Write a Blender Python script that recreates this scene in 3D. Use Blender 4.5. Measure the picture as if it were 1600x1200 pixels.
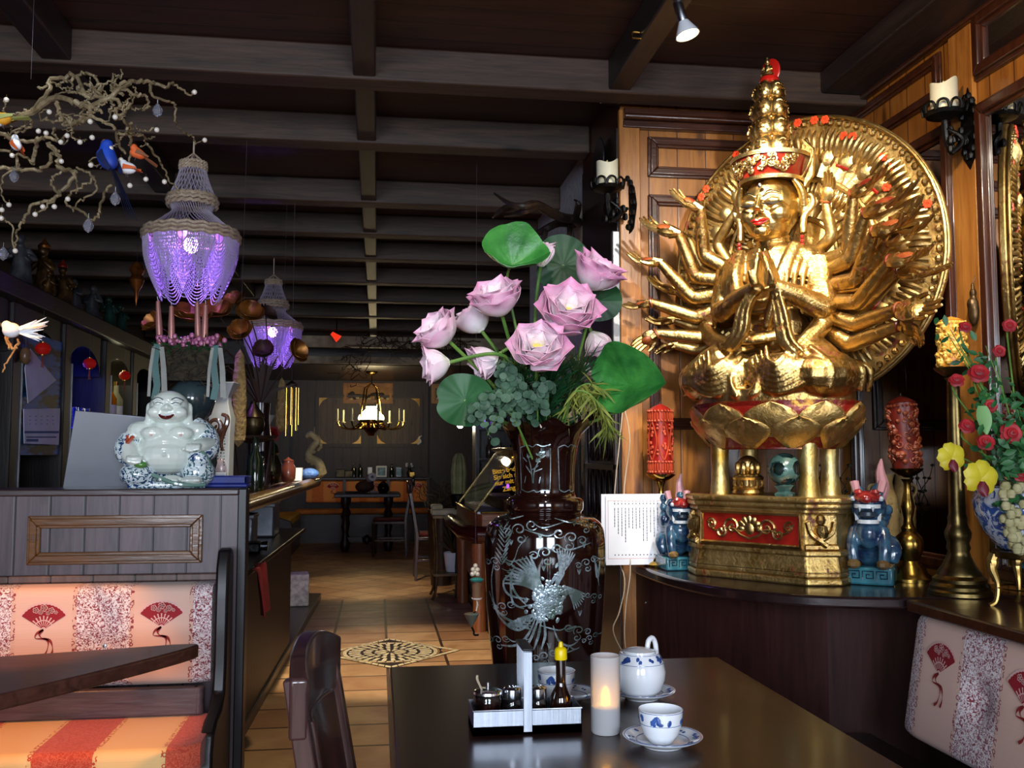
import bpy, bmesh, math, random
from math import sin, cos, pi, radians as R, sqrt, atan2, hypot
from mathutils import Vector as V, Matrix, noise
S = bpy.context.scene
for o in list(bpy.data.objects): bpy.data.objects.remove(o)
COL = S.collection
rnd = random.Random(11)
# ------------------------------------------------------------------ camera
F = 1500.0                                   # focal length in pixels of a 1600 x 1200 frame
YAW, PITCH = math.atan(0.1396), math.atan(111 / 1500)
CAM = V((0, 0, 1.25))
cam = bpy.data.objects.new('camera', bpy.data.cameras.new('camera'))
cam.data.sensor_width = 36; cam.data.lens = F / 1600 * 36; cam.data.clip_start = .05
cam.location = CAM; cam.rotation_euler = (pi / 2 + PITCH, 0, -YAW)
COL.objects.link(cam); S.camera = cam
CF = V((sin(YAW) * cos(PITCH), cos(YAW) * cos(PITCH), sin(PITCH)))
CR = V((cos(YAW), -sin(YAW), 0)); CU = CR.cross(CF)
def ray(px, py): return CF + CR * ((px - 800) / F) + CU * ((600 - py) / F)
def at(px, py, Y): d = ray(px, py); return CAM + d * (Y / d.y)
def atz(px, py, Z): d = ray(px, py); return CAM + d * ((Z - 1.25) / d.z)
def atx(px, py, X): d = ray(px, py); return CAM + d * (X / d.x)
# ------------------------------------------------------------------ world, exposure
S.view_settings.view_transform = 'Standard'; S.view_settings.look = 'None'
S.view_settings.gamma = 1; S.view_settings.use_curve_mapping = False
S.view_settings.exposure = 0.55
S.cycles.max_bounces = 8; S.cycles.diffuse_bounces = 3; S.cycles.glossy_bounces = 4
S.cycles.transmission_bounces = 8; S.cycles.transparent_max_bounces = 12
S.cycles.sample_clamp_indirect = 3; S.cycles.caustics_reflective = False; S.cycles.caustics_refractive = False
W = bpy.data.worlds.new('sky'); S.world = W; W.use_nodes = True
W.node_tree.nodes['Background'].inputs[0].default_value = (.55, .68, .95, 1)
W.node_tree.nodes['Background'].inputs[1].default_value = .6
# ------------------------------------------------------------------ lights
def light(name, kind, loc, power, col, aim=None, **k):
    l = bpy.data.lights.new(name, kind); l.energy = power; l.color = col
    o = bpy.data.objects.new(name, l); COL.objects.link(o); o.location = loc
    for a, b in k.items(): setattr(l, a, b)
    if aim is not None: o.rotation_euler = (V(aim) - V(loc)).to_track_quat('-Z', 'Y').to_euler()
    return o
DAY, WARM, AMBER = (.78, .87, 1), (1, .74, .42), (1, .5, .16)
# daylight falling in through the two windows of the wall behind the camera
for wx in (-1.35, .55):
    light('window_daylight', 'AREA', (wx, -2.32, 1.62), 92, DAY, (wx, 3, 1.35), shape='RECTANGLE', size=1.15, size_y=1.3)
# ceiling spots: the one in view, and further unseen ones without fixtures
SPOT = at(1068, 34, 2.75)
light('spot_on_statue', 'SPOT', SPOT + V((.05, .0, -.1)), 80, (1, .93, .80), (1.5, 3.5, 1.6), spot_size=R(74), spot_blend=.6, shadow_soft_size=.03)
light('spot_on_statue', 'SPOT', (1.2, 1.7, 2.52), 90, (1, .93, .80), (1.38, 3.3, 1.75), spot_size=R(60), spot_blend=.6, shadow_soft_size=.03)
light('spot_on_statue', 'SPOT', (1.55, 1.95, 2.58), 40, (1, .92, .76), (1.5, 3.05, 1.7), spot_size=R(52), spot_blend=.7, shadow_soft_size=.03)  # extra spot, added to brighten the arms on the right
light('spot_on_wall', 'SPOT', (.95, 1.9, 2.5), 30, (1, .72, .38), (1.79, 3.0, 2.1), spot_size=R(70), spot_blend=.7, shadow_soft_size=.02)
light('spot_on_bench', 'SPOT', (-1.1, 1.9, 2.55), 130, (1, .40, .10), (-1.0, 2.98, .42), spot_size=R(26), spot_blend=.35, shadow_soft_size=.03)
light('spot_on_floor', 'SPOT', (-.2, 5.0, 2.55), 290, (1, .90, .64), (.12, 6.0, 0), spot_size=R(44), spot_blend=.5, shadow_soft_size=.02)
light('spot_on_floor', 'SPOT', (-.1, 8.0, 2.55), 150, (1, .88, .6), (-.05, 9.3, 0), spot_size=R(40), spot_blend=.8, shadow_soft_size=.02)
light('added_aisle_spot', 'SPOT', (-.15, 3.6, 2.55), 60, (1, .90, .64), (-.12, 4.2, 0), spot_size=R(60), spot_blend=.8, shadow_soft_size=.05)  # added spot, raises the light on the nearer aisle floor
light('spot_on_laughing_figure', 'SPOT', (-.9, 2.3, 2.55), 9, (.95, .97, 1), (-.93, 3.38, 1.25), spot_size=R(26), spot_blend=.5, shadow_soft_size=.03)
light('spot_on_flowers', 'SPOT', (.35, 1.5, 2.5), 26, (1, .9, .8), (.5, 2.7, 1.55), spot_size=R(42), spot_blend=.6, shadow_soft_size=.03)
# ------------------------------------------------------------------ mesh helpers
class MB:
    def __init__(s): s.v = []; s.f = []; s.m = []; s.cur = 0; s.x = None
    def add(s, vs, fs):
        n = len(s.v)
        s.v += [s.x @ V(p) for p in vs] if s.x is not None else [V(p) for p in vs]
        s.f += [[i + n for i in f] for f in fs]; s.m += [s.cur] * len(fs); return s
    def box(s, x0, x1, y0, y1, z0, z1):
        return s.add([(x0,y0,z0),(x1,y0,z0),(x1,y1,z0),(x0,y1,z0),(x0,y0,z1),(x1,y0,z1),(x1,y1,z1),(x0,y1,z1)],
                     [(3,2,1,0),(4,5,6,7),(0,1,5,4),(1,2,6,5),(2,3,7,6),(3,0,4,7)])
    def bar(s, a, b, w, h, up=(0, 0, 1)):
        a, b = V(a), V(b); d = (b - a).normalized(); u = V(up)
        if abs(d.dot(u)) > .98: u = V((0, 1, 0))
        r = d.cross(u).normalized() * (w / 2); u = r.cross(d).normalized() * (h / 2)
        return s.add([a-r-u, a+r-u, a+r+u, a-r+u, b-r-u, b+r-u, b+r+u, b-r+u],
                     [(0,1,2,3),(7,6,5,4),(1,0,4,5),(2,1,5,6),(3,2,6,7),(0,3,7,4)])
    def tube(s, pts, r, n=8, closed=False, flat=1.0):
        P = [V(p) for p in pts]; k = len(P)
        rs = list(r) if hasattr(r, '__len__') else [r] * k
        if len(rs) != k: rs = [rs[min(len(rs)-1, int(i*(len(rs)-1)/(k-1)))] + (rs[min(len(rs)-1, int(i*(len(rs)-1)/(k-1))+1)] - rs[min(len(rs)-1, int(i*(len(rs)-1)/(k-1)))]) * ((i*(len(rs)-1)/(k-1)) % 1) for i in range(k)]
        T = []
        for i in range(k):
            a = P[i-1] if i or closed else P[0]; b = P[(i+1) % k] if i < k-1 or closed else P[-1]
            t = b - a; T.append(t.normalized() if t.length > 1e-9 else V((0, 0, 1)))
        N = T[0].orthogonal().normalized(); vs = []; fs = []
        for i in range(k):
            N = (N - T[i] * N.dot(T[i]))
            N = N.normalized() if N.length > 1e-6 else T[i].orthogonal().normalized()
            B = T[i].cross(N)
            for j in range(n):
                a = 2 * pi * j / n; vs.append(P[i] + (N * cos(a) + B * sin(a) * flat) * rs[i])
        for i in range(k if closed else k-1):
            i2 = (i+1) % k
            for j in range(n): fs.append((i*n+j, i*n+(j+1) % n, i2*n+(j+1) % n, i2*n+j))
        if not closed: fs.append(tuple(range(n))[::-1]); fs.append(tuple((k-1)*n+j for j in range(n)))
        return s.add(vs, fs)
    def lathe(s, prof, n=28, c=(0, 0, 0), wob=None, sx=1, sy=1):
        vs = []; fs = []; k = len(prof)
        for i, (r, z) in enumerate(prof):
            for j in range(n):
                a = 2 * pi * j / n; rr = r * (wob(a, z) if wob else 1)
                vs.append((c[0] + rr * cos(a) * sx, c[1] + rr * sin(a) * sy, c[2] + z))
        for i in range(k-1):
            for j in range(n): fs.append((i*n+j, i*n+(j+1) % n, (i+1)*n+(j+1) % n, (i+1)*n+j))
        if prof[0][0] > 1e-6: fs.append(tuple(range(n))[::-1])
        if prof[-1][0] > 1e-6: fs.append(tuple((k-1)*n+j for j in range(n)))
        return s.add(vs, fs)
    def ell(s, c, r, n=12, rot=None):
        r = r if hasattr(r, '__len__') else (r, r, r); h = max(4, n // 2); vs = [(0, 0, -1)]; fs = []
        for i in range(1, h):
            t = -pi/2 + pi*i/h
            for j in range(n): vs.append((cos(t)*cos(2*pi*j/n), cos(t)*sin(2*pi*j/n), sin(t)))
        vs.append((0, 0, 1)); e = len(vs)-1
        for j in range(n):
            fs.append((0, 1+(j+1) % n, 1+j)); fs.append((e, e-n+j, e-n+(j+1) % n))
            for i in range(h-2): fs.append((1+i*n+j, 1+i*n+(j+1) % n, 1+(i+1)*n+(j+1) % n, 1+(i+1)*n+j))
        m = rot if rot is not None else Matrix.Identity(3)
        return s.add([V(c) + m @ V((p[0]*r[0], p[1]*r[1], p[2]*r[2])) for p in vs], fs)
    def prism(s, out, fn, d0, d1):
        """outline (u,v) extruded from depth d0 to d1 through fn(u,v,d)"""
        n = len(out); vs = [fn(u, v, d0) for u, v in out] + [fn(u, v, d1) for u, v in out]
        return s.add(vs, [tuple(range(n))[::-1], tuple(range(n, 2*n))] + [(i, (i+1) % n, n+(i+1) % n, n+i) for i in range(n)])
    def grid(s, nu, nv, fn, thick=0):
        vs = [fn(i/nu, j/nv) for i in range(nu+1) for j in range(nv+1)]; w = nv+1
        fs = [(i*w+j, (i+1)*w+j, (i+1)*w+j+1, i*w+j+1) for i in range(nu) for j in range(nv)]
        if thick:
            vs = [V(p) for p in vs]; nn = []
            for i in range(nu+1):
                for j in range(nv+1):
                    a = vs[min(i+1, nu)*w+j] - vs[max(i-1, 0)*w+j]; b = vs[i*w+min(j+1, nv)] - vs[i*w+max(j-1, 0)]
                    c = a.cross(b); nn.append(c.normalized() if c.length > 1e-12 else V((0, 0, 1)))
            k = len(vs); vs2 = vs + [p - q * thick for p, q in zip(vs, nn)]
            fs2 = fs + [tuple(x + k for x in f[::-1]) for f in fs]
            rim = [i*w for i in range(nu+1)] + [nu*w+j for j in range(1, nv+1)] + [i*w+nv for i in range(nu-1, -1, -1)] + [j for j in range(nv-1, 0, -1)]
            m = len(rim); fs2 += [(rim[q], rim[q]+k, rim[(q+1) % m]+k, rim[(q+1) % m]) for q in range(m)]
            return s.add(vs2, fs2)
        return s.add(vs, fs)
    def ribbon(s, pts, nor, w):
        """flat strip along pts; nor = face normal (one or a function), w = width (number or list)"""
        P = [V(p) for p in pts]; k = len(P); vs = []
        for i in range(k):
            t = (P[min(i+1, k-1)] - P[max(i-1, 0)]).normalized(); nn = nor(P[i]) if callable(nor) else V(nor)
            b = t.cross(nn).normalized() * ((w[i] if hasattr(w, '__len__') else w) / 2)
            vs += [P[i] - b, P[i] + b]
        return s.add(vs, [(2*i, 2*i+1, 2*i+3, 2*i+2) for i in range(k-1)])
    def mesh(s, name):
        me = bpy.data.meshes.new(name); me.from_pydata(s.v, [], s.f); return me
    def build(s, name, mat, parent=None, smooth=True, ang=38, bev=0, loc=None, rz=0, vox=0, smo=0, seg=2):
        mats = mat if isinstance(mat, (list, tuple)) else [mat]
        me = s.mesh(name); o = bpy.data.objects.new(name, me); COL.objects.link(o)
        if vox:
            bm = bmesh.new(); bm.from_mesh(me); bmesh.ops.recalc_face_normals(bm, faces=bm.faces); bm.to_mesh(me); bm.free()
            a = o.modifiers.new('r', 'REMESH'); a.mode = 'VOXEL'; a.voxel_size = vox
            if smo: b = o.modifiers.new('s', 'SMOOTH'); b.factor = .5; b.iterations = smo
            dg = bpy.context.evaluated_depsgraph_get()
            me2 = bpy.data.meshes.new_from_object(o.evaluated_get(dg)); o.modifiers.clear(); o.data = me2; bpy.data.meshes.remove(me); me = me2; me.name = name
        me.materials.clear()
        for m in mats: me.materials.append(m)
        if not vox and len(mats) > 1: me.polygons.foreach_set('material_index', s.m)
        if not vox:
            bm = bmesh.new(); bm.from_mesh(me); bmesh.ops.recalc_face_normals(bm, faces=bm.faces) if len(me.polygons) < 60000 else 0
            bm.to_mesh(me); bm.free()
        if smooth:
            me.polygons.foreach_set('use_smooth', [True] * len(me.polygons))
            if not vox: me.set_sharp_from_angle(angle=R(ang))
        if bev:
            b = o.modifiers.new('bevel', 'BEVEL'); b.width = bev; b.segments = seg; b.limit_method = 'ANGLE'; b.angle_limit = R(40)
        if parent: o.parent = parent
        if loc is not None: o.location = loc
        if rz: o.rotation_euler = (0, 0, rz)
        return o
def tag(o, label=None, cat=None, group=None, kind=None):
    if label: o['label'] = label
    if cat: o['category'] = cat
    if group: o['group'] = group
    if kind: o['kind'] = kind
    return o
def thing(name, label, cat, loc=(0, 0, 0), rz=0, group=None):
    o = bpy.data.objects.new(name, None); COL.objects.link(o); o.empty_display_size = .05
    o.location = loc; o.rotation_euler = (0, 0, rz); return tag(o, label, cat, group)
def struct(name, mb, mat, **k): return tag(mb.build(name, mat, **k), kind='structure')
def dup(root, loc=None, rz=None, label=None, group=None, sc=None):
    def cp(o, par):
        c = o.copy(); COL.objects.link(c); c.parent = par
        for ch in [x for x in bpy.data.objects if x.parent == o]: cp(ch, c)
        return c
    r = cp(root, None)
    if loc is not None: r.location = loc
    if rz is not None: r.rotation_euler = (0, 0, rz)
    if sc: r.scale = (sc,) * 3 if not hasattr(sc, '__len__') else sc
    return tag(r, label, None, group)
def smooth_path(pts, n=6, closed=False):
    """Catmull-Rom through pts"""
    P = [V(p) for p in pts]; out = []; k = len(P)
    for i in range(k if closed else k-1):
        g = (lambda q: P[q % k]) if closed else (lambda q: P[max(0, min(k-1, q))])
        a, b, c, d = g(i-1), g(i), g(i+1), g(i+2)
        for j in range(n):
            t = j/n; out.append(.5*((2*b) + (c-a)*t + (2*a-5*b+4*c-d)*t*t + (3*b-a-3*c+d)*t**3))
    if not closed: out.append(P[-1])
    return out
def spiral(c, r0, r1, turns, a0=0, n=26): return [(c[0] + (r0+(r1-r0)*i/n)*cos(a0+2*pi*turns*i/n), c[1] + (r0+(r1-r0)*i/n)*sin(a0+2*pi*turns*i/n)) for i in range(n+1)]
# ------------------------------------------------------------------ materials
def H(h): return tuple(((int(h[i:i+2], 16)/255) / 12.92 if int(h[i:i+2], 16) <= 10 else ((int(h[i:i+2], 16)/255 + .055)/1.055)**2.4) for i in (0, 2, 4)) + (1,)
class NT:
    def __init__(s, name):
        m = bpy.data.materials.new(name); m.use_nodes = True; s.m = m; s.t = m.node_tree; s.p = s.t.nodes['Principled BSDF']
    def n(s, kind, _out=0, **k):
        q = s.t.nodes.new('ShaderNode' + kind)
        for a, b in k.items():
            if a[0] == 'i' and a[1:].isdigit(): s.put(q.inputs[int(a[1:])], b)
            else: setattr(q, a, b)
        return q.outputs[_out]
    def put(s, inp, b):
        if hasattr(b, 'is_output'): s.t.links.new(b, inp)
        else: inp.default_value = b
    def set(s, **k):
        for a, b in k.items(): s.put(s.p.inputs[a.replace('_', ' ')], b)
        return s
    def co(s, scale=(1, 1, 1), rot=(0, 0, 0)):
        q = s.n('TexCoord', 3); return s.n('Mapping', i0=q, i3=scale, i2=rot)
    def noise(s, vec, sc, detail=3, dist=0, rough=.5): return s.n('TexNoise', 0, i0=vec, i2=sc, i3=detail, i4=rough, i8=dist)
    def ramp(s, fac, stops):
        q = s.t.nodes.new('ShaderNodeValToRGB'); s.put(q.inputs[0], fac); e = q.color_ramp.elements
        while len(e) < len(stops): e.new(.5)
        for x, (p, c) in zip(e, stops): x.position = p; x.color = c if hasattr(c, '__len__') else (c, c, c, 1)
        return q.outputs[0]
    def mix(s, f, a, b, mode='MIX'):
        q = s.t.nodes.new('ShaderNodeMix'); q.data_type = 'RGBA'; q.blend_type = mode
        s.put(q.inputs[0], f); s.put(q.inputs[6], a); s.put(q.inputs[7], b); return q.outputs[2]
    def math(s, op, a, b=0, c=0): return s.n('Math', operation=op, i0=a, i1=b, i2=c)
    def bump(s, h, st=.3, d=.01):
        s.put(s.p.inputs['Normal'], s._bump(h, st, d)); return s
    def _bump(s, h, st, d):
        q = s.t.nodes.new('ShaderNodeBump'); q.inputs['Strength'].default_value = st; q.inputs['Distance'].default_value = d
        s.put(q.inputs['Height'], h); return q.outputs[0]
def mat(name, c, rough=.5, metal=0, c2=None, ns=8, lo=.35, hi=.65, bump=0, bs=None, bd=.01, emis=None, es=0, trans=0, ior=1.45, alpha=1, coat=0, sss=0, sheen=0, stretch=(1, 1, 1)):
    t = NT(name); t.set(Roughness=rough, Metallic=metal, IOR=ior)
    c = H(c) if isinstance(c, str) else c; v = t.co(stretch)
    nz = t.noise(v, ns, 4)
    t.set(Base_Color=t.mix(t.ramp(nz, [(lo, 0), (hi, 1)]), c, H(c2) if c2 else tuple(x*.82 for x in c[:3])+(1,)))
    if bump: t.bump(t.noise(v, bs or ns*3, 4), bump, bd)
    if emis: t.set(Emission_Color=H(emis), Emission_Strength=es)
    if trans: t.set(Transmission_Weight=trans)
    if alpha < 1: t.set(Alpha=alpha)
    if coat: t.set(Coat_Weight=coat, Coat_Roughness=.08)
    if sss: t.set(Subsurface_Weight=sss, Subsurface_Radius=(.02, .015, .01))
    if sheen: t.set(Sheen_Weight=sheen)
    return t.m
def wood(name, c1, c2, grain='x', plank=None, pw=.1, rough=.42, dark='120a06', knots=True, coat=0, bump=.25, gap=.012, off=0):
    """grain axis; plank = axis across which boards of width pw repeat"""
    t = NT(name); q = t.n('TexCoord', 3)
    sc = {'x': (.9, 9, 9), 'y': (9, .9, 9), 'z': (9, 9, .9)}[grain]
    v = t.n('Mapping', i0=q, i3=sc)
    if plank:
        sx = t.t.nodes.new('ShaderNodeSeparateXYZ'); t.put(sx.inputs[0], q); ax = sx.outputs['xyz'.index(plank)]
        u = t.math('ADD', t.math('DIVIDE', ax, pw), off+100); idx = t.math('FLOOR', u); fr = t.math('FRACT', u)
        v = t.n('VectorMath', operation='ADD', i0=v, i1=t.n('CombineXYZ', i0=t.math('MULTIPLY', idx, 3.7), i1=t.math('MULTIPLY', idx, 5.3), i2=t.math('MULTIPLY', idx, 1.9)))
    a = t.noise(v, 2.2, 6, 1.2, .6); b = t.noise(v, 9, 3, .3)
    col = t.mix(t.ramp(a, [(.3, 0), (.7, 1)]), H(c1), H(c2))
    col = t.mix(t.math('MULTIPLY', t.ramp(b, [(.52, 0), (.72, 1)]), .35), col, H(dark))
    if knots:
        kv = t.n('Mapping', i0=q, i3={'x': (2.2, 7, 7), 'y': (7, 2.2, 7), 'z': (7, 7, 2.2)}[grain])
        vo = t.n('TexVoronoi', 0, i0=kv, i2=1.0); col = t.mix(t.ramp(vo, [(.06, .85), (.17, 0)]), col, H(dark))
    h = b
    if plank:
        tone = t.n('TexWhiteNoise', 0, noise_dimensions='1D', i1=idx)
        col = t.mix(t.math('MULTIPLY', tone, .3), col, H(c2), 'MIX')
        d = t.math('MINIMUM', fr, t.math('SUBTRACT', 1, fr)); g = t.ramp(d, [(gap, 0), (gap*2.2, 1)])
        col = t.mix(g, H(dark), col); h = t.math('ADD', t.math('MULTIPLY', b, .3), g)
    t.set(Base_Color=col, Roughness=rough); t.bump(h, bump, .004)
    if coat: t.set(Coat_Weight=coat, Coat_Roughness=.12)
    return t.m
# ------------------------------------------------------------------ shared materials
BEAM = wood('dark_stained_beam', '4a3528', '281a12', 'x', rough=.62, dark='0c0705')
JOIST = wood('dark_stained_joist', '2e2220', '1a1210', 'y', rough=.5, dark='0b0605')
CEIL = wood('ceiling_boards', '42241a', '28140d', 'x', plank='y', pw=.13, rough=.5)
PINE = wood('honey_pine_boards', 'a86c2c', '7c4816', 'z', plank='x', pw=.118, rough=.38, dark='3a1a08', coat=.2)
PINEY = wood('honey_pine_boards_side', 'a86c2c', '7c4816', 'z', plank='y', pw=.118, rough=.38, dark='3a1a08', coat=.2)
PINEP = wood('honey_pine_plain', 'b07434', '88501e', 'z', rough=.38, dark='4a220c', coat=.2)
WALNUT = wood('brown_moulding', '4a2413', '2c130a', 'x', rough=.3, knots=False, coat=.3)
WALNUTZ = wood('brown_moulding_upright', '4a2413', '2c130a', 'z', rough=.3, knots=False, coat=.3)
DARKW = wood('dark_wood', '2a1712', '170c09', 'z', rough=.4, coat=.2)
DARKX = wood('dark_wood_long', '2a1712', '170c09', 'x', rough=.4, coat=.2)
DARKP = wood('dark_boards', '3a2a26', '21150f', 'z', plank='x', pw=.13, rough=.5)
TABLEW = wood('table_wood', '321612', '1e0d0a', 'y', rough=.34, knots=False, coat=.22, bump=.06)
MAHOG = wood('reddish_brown_panel', '3a1e1c', '28120f', 'z', rough=.42, knots=False, bump=.1)
GREYW = wood('grey_brown_boards', '6a5048', '48352f', 'z', plank='x', pw=.128, rough=.45, dark='160e0c')
PLASTER = mat('white_plaster', 'b9bcc6', .9, c2='9fa3ad', ns=30, bump=.6, bs=60, bd=.01)
BLACK = mat('black_iron', '0c0b0b', .45, .6, bump=.3, bs=60)
CHROME = mat('polished_steel', 'c9ced6', .2, 1, bump=.03, bs=40)
STEEL = mat('brushed_steel', '9aa0aa', .34, 1, stretch=(40, 1, 1), bump=.05, bs=20)
BRASS = mat('aged_brass', 'a8853e', .26, 1, c2='6e5426', ns=18, bump=.06, bs=40)
BRASSY = mat('polished_brass', 'd8ae52', .16, 1, c2='b08a3c', ns=10)
DKBRASS = mat('dull_brass', '7d6a40', .34, 1, c2='4e4128', ns=14, bump=.08, bs=30)
MIRROR = mat('mirror_glass', 'd8dadc', .02, 1, c2='d0d2d4')
GLASS = mat('clear_glass', 'ffffff', .02, trans=1, ior=1.45, c2='ffffff')
PORC = mat('white_porcelain', 'e9ecf0', .12, c2='dfe4ea', ns=4, coat=.5)
BLUE = mat('cobalt_glaze', '23407e', .15, c2='3d5fa3', ns=60, coat=.5)
PAPER = mat('white_paper', 'e6e8f0', .8, c2='dcdde6')
INK = mat('grey_ink', '4a4650', .8)
REDLAC = mat('red_lacquer', '941c12', .32, c2='6a120c', ns=14, coat=.3)
def gold(name, c='d2b67c', c2='a3824a', wear='5a2414', amt=.59, rough=.25, ns=7):
    t = NT(name); v = t.co(); a = t.noise(v, ns, 5, .8, .6); b = t.noise(v, ns*5, 4, .4, .6)
    base = t.mix(t.ramp(a, [(.35, 0), (.65, 1)]), H(c), H(c2))
    m = t.ramp(t.math('ADD', t.math('MULTIPLY', a, .55), t.math('MULTIPLY', b, .45)), [(amt, 0), (amt+.07, 1)])
    t.set(Base_Color=t.mix(m, base, H(wear)), Metallic=t.math('SUBTRACT', 1, t.math('MULTIPLY', m, .85)), Roughness=t.math('ADD', rough, t.math('MULTIPLY', b, .14)))
    t.bump(t.math('ADD', b, t.math('MULTIPLY', t.noise(v, ns*14, 2), .4)), .42, .006); return t.m
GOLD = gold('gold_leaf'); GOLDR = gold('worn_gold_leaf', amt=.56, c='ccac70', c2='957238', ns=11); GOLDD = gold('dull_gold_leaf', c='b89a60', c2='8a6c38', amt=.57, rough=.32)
# ------------------------------------------------------------------ the room
ZC, ZB, XR = 2.75, 2.62, 1.90
def tiles():
    t = NT('terracotta_tiles'); q = t.n('TexCoord', 3)
    sx = t.t.nodes.new('ShaderNodeSeparateXYZ'); t.put(sx.inputs[0], q)
    def brick(vec, w, h, mor):
        b = t.t.nodes.new('ShaderNodeTexBrick'); b.offset = 0; b.squash = 1
        t.put(b.inputs['Vector'], vec); b.inputs['Scale'].default_value = 1
        b.inputs['Color1'].default_value = H('b28a60'); b.inputs['Color2'].default_value = H('8c6242'); b.inputs['Mortar'].default_value = H('20130b')
        b.inputs['Mortar Size'].default_value = mor; b.inputs['Mortar Smooth'].default_value = .2; b.inputs['Bias'].default_value = 0
        b.inputs['Brick Width'].default_value = w; b.inputs['Row Height'].default_value = h; return b
    A = brick(t.n('Mapping', i0=q, i1=(.288+.36*6, 0, 0)),   .36, .33, .010); B = brick(t.n('Mapping', i0=q, i2=(0, 0, R(45)), i1=(5, 0, 0)), .33, .33, .008)
    far = t.math('GREATER_THAN', sx.outputs[1], 8.55)
    col = t.mix(far, A.outputs[0], B.outputs[0]); nz = t.noise(t.co(), 5, 5, .5)
    col = t.mix(t.math('MULTIPLY', t.ramp(nz, [(.4, 0), (.7, 1)]), .5), col, H('6e3c22'))
    t.set(Base_Color=col, Roughness=t.math('ADD', .34, t.math('MULTIPLY', nz, .2)))
    fac = t.mix(far, A.outputs[1], B.outputs[1]); t.bump(t.math('SUBTRACT', t.math('MULTIPLY', nz, .15), fac), .35, .004); return t.m
GOLDP = gold('brushed_gold_leaf', amt=.55, c='d2b274', c2='9c7c40', ns=9, rough=.36)
struct('floor', MB().box(-2.75, 3.2, -2.5, 15, -.1, 0), tiles())
struct('ceiling', MB().box(-2.75, 3.2, -2.5, 15, ZC, ZC+.1), CEIL)
struct('wall_left', MB().box(-2.85, -2.7, -2.5, 15, 0, ZC), DARKW)
struct('wall_back', MB().box(-2.75, 3.2, 14.6, 14.75, 0, ZC), DARKP)
struct('wall_right', MB().box(XR, 2.06, -2.5, 3.65, 0, ZC), PINEY)
struct('wall_niche', MB().box(.945, 2.06, 3.65, 4.35, 0, ZC), PINE)
struct('wall_plaster', MB().box(1.0, 1.15, 4.35, 6.3, 0, ZC), PLASTER)
struct('wall_side_return', MB().box(1.15, 2.6, 6.2, 6.35, 0, ZC), PLASTER)
struct('wall_right_back', MB().box(1.66, 1.8, 6.3, 10.2, 0, ZC), PLASTER)
struct('wall_right_far', MB().box(2.5, 2.65, 10.2, 14.7, 0, ZC), DARKW); struct('wall_far_return', MB().box(1.8, 2.6, 10.1, 10.2, 0, ZC), DARKW)
def wall_front():
    m = MB(); xs = [-2.75, -1.93, -.77, -.03, 1.13, 2.06]; y0, y1, a, b = -2.5, -2.36, .95, 2.3
    m.box(-2.75, 2.06, y0, y1, 0, a).box(-2.75, 2.06, y0, y1, b, ZC)
    for i in (0, 2, 4): m.box(xs[i], xs[i+1], y0, y1, a, b)
    return m
struct('wall_front', wall_front(), PLASTER)
for i, x in enumerate((-1.93, -.03)):
    m = MB()
    for a in (x, x+.55, x+1.1): m.box(a, a+.06, -2.47, -2.38, .95, 2.3)
    m.box(x, x+1.16, -2.47, -2.38, .95, 1.01).box(x, x+1.16, -2.47, -2.38, 2.24, 2.3)
    struct('window_%d' % (i+1), m, PORC)
# ceiling beams run across the room, thinner joists along it
BY = [.5, 1.3, 2.15, 3.46, 4.19, 5.2, 5.96, 6.72, 7.67, 8.6, 9.6, 10.6, 11.6]
for i, y in enumerate(BY):
    if y < 3: continue
    x1 = XR if y < 3.6 else (.945 if y < 4.3 else (1.0 if y < 6.3 else 2.5))
    struct('ceiling_beam', MB().box(-2.7, x1, y, y+.115, ZB, ZC), BEAM, bev=.008)
for x, w, y1 in ((-1.13, .10, 12), (-.062, .082, 12), (.895, .085, 3.62)):
    struct('ceiling_joist', MB().box(x-w/2, x+w/2, 2.3 if x > .5 else 2.2, y1, ZB+.012, ZC), JOIST, bev=.006)
struct('ceiling_beam', MB().box(1.70, XR, -2, 3.46, 2.66, ZC), JOIST, bev=.01)
# lowered plank bulkhead at the back of the room
struct('ceiling_back', MB().box(-2.7, 2.5, 12.0, 14.6, 2.36, ZC), DARKX)
# niche facing: corner stile, raised moulding frames, cornice
m = MB().box(.935, 1.02, 3.625, 3.65, 0, 2.62)
struct('trim_1', m, PINEP, bev=.004)
def frame(m, x0, x1, z0, z1, y, w=.045, d=.022, ax='y'):
    """picture-frame moulding made of two stepped mitred rails round a rectangle"""
    for ww, dd in ((w, d*.55), (w*.55, d)):
        o = (w-ww)/2
        a, b, c, e = x0+o, x1-o, z0+o, z1-o
        out = [(a, c), (b, c), (b, e), (a, e)]; inn = [(a+ww, c+ww), (b-ww, c+ww), (b-ww, e-ww), (a+ww, e-ww)]
        f = (lambda u, v, t: (u, y-t, v)) if ax == 'y' else ((lambda u, v, t: (y-t, u, v)) if ax == 'x' else (lambda u, v, t: (y+t, u, v)))
        for i in range(4):
            j = (i+1) % 4; q = [out[i], out[j], inn[j], inn[i]]
            m.prism(q, f, 0, dd)
    return m
struct('trim_2', frame(frame(MB(), 1.055, 1.80, 2.355, 2.52, 3.65), 1.055, 1.80, 1.35, 2.285, 3.65), WALNUT, bev=.004)
m = MB().box(.95, XR, 3.60, 3.65, 2.575, 2.62).box(.95, XR, 3.615, 3.65, 2.545, 2.575).tube([(.95, 3.60, 2.585), (XR, 3.60, 2.585)], .012)
struct('trim_3', m, WALNUT, bev=.004)
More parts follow.
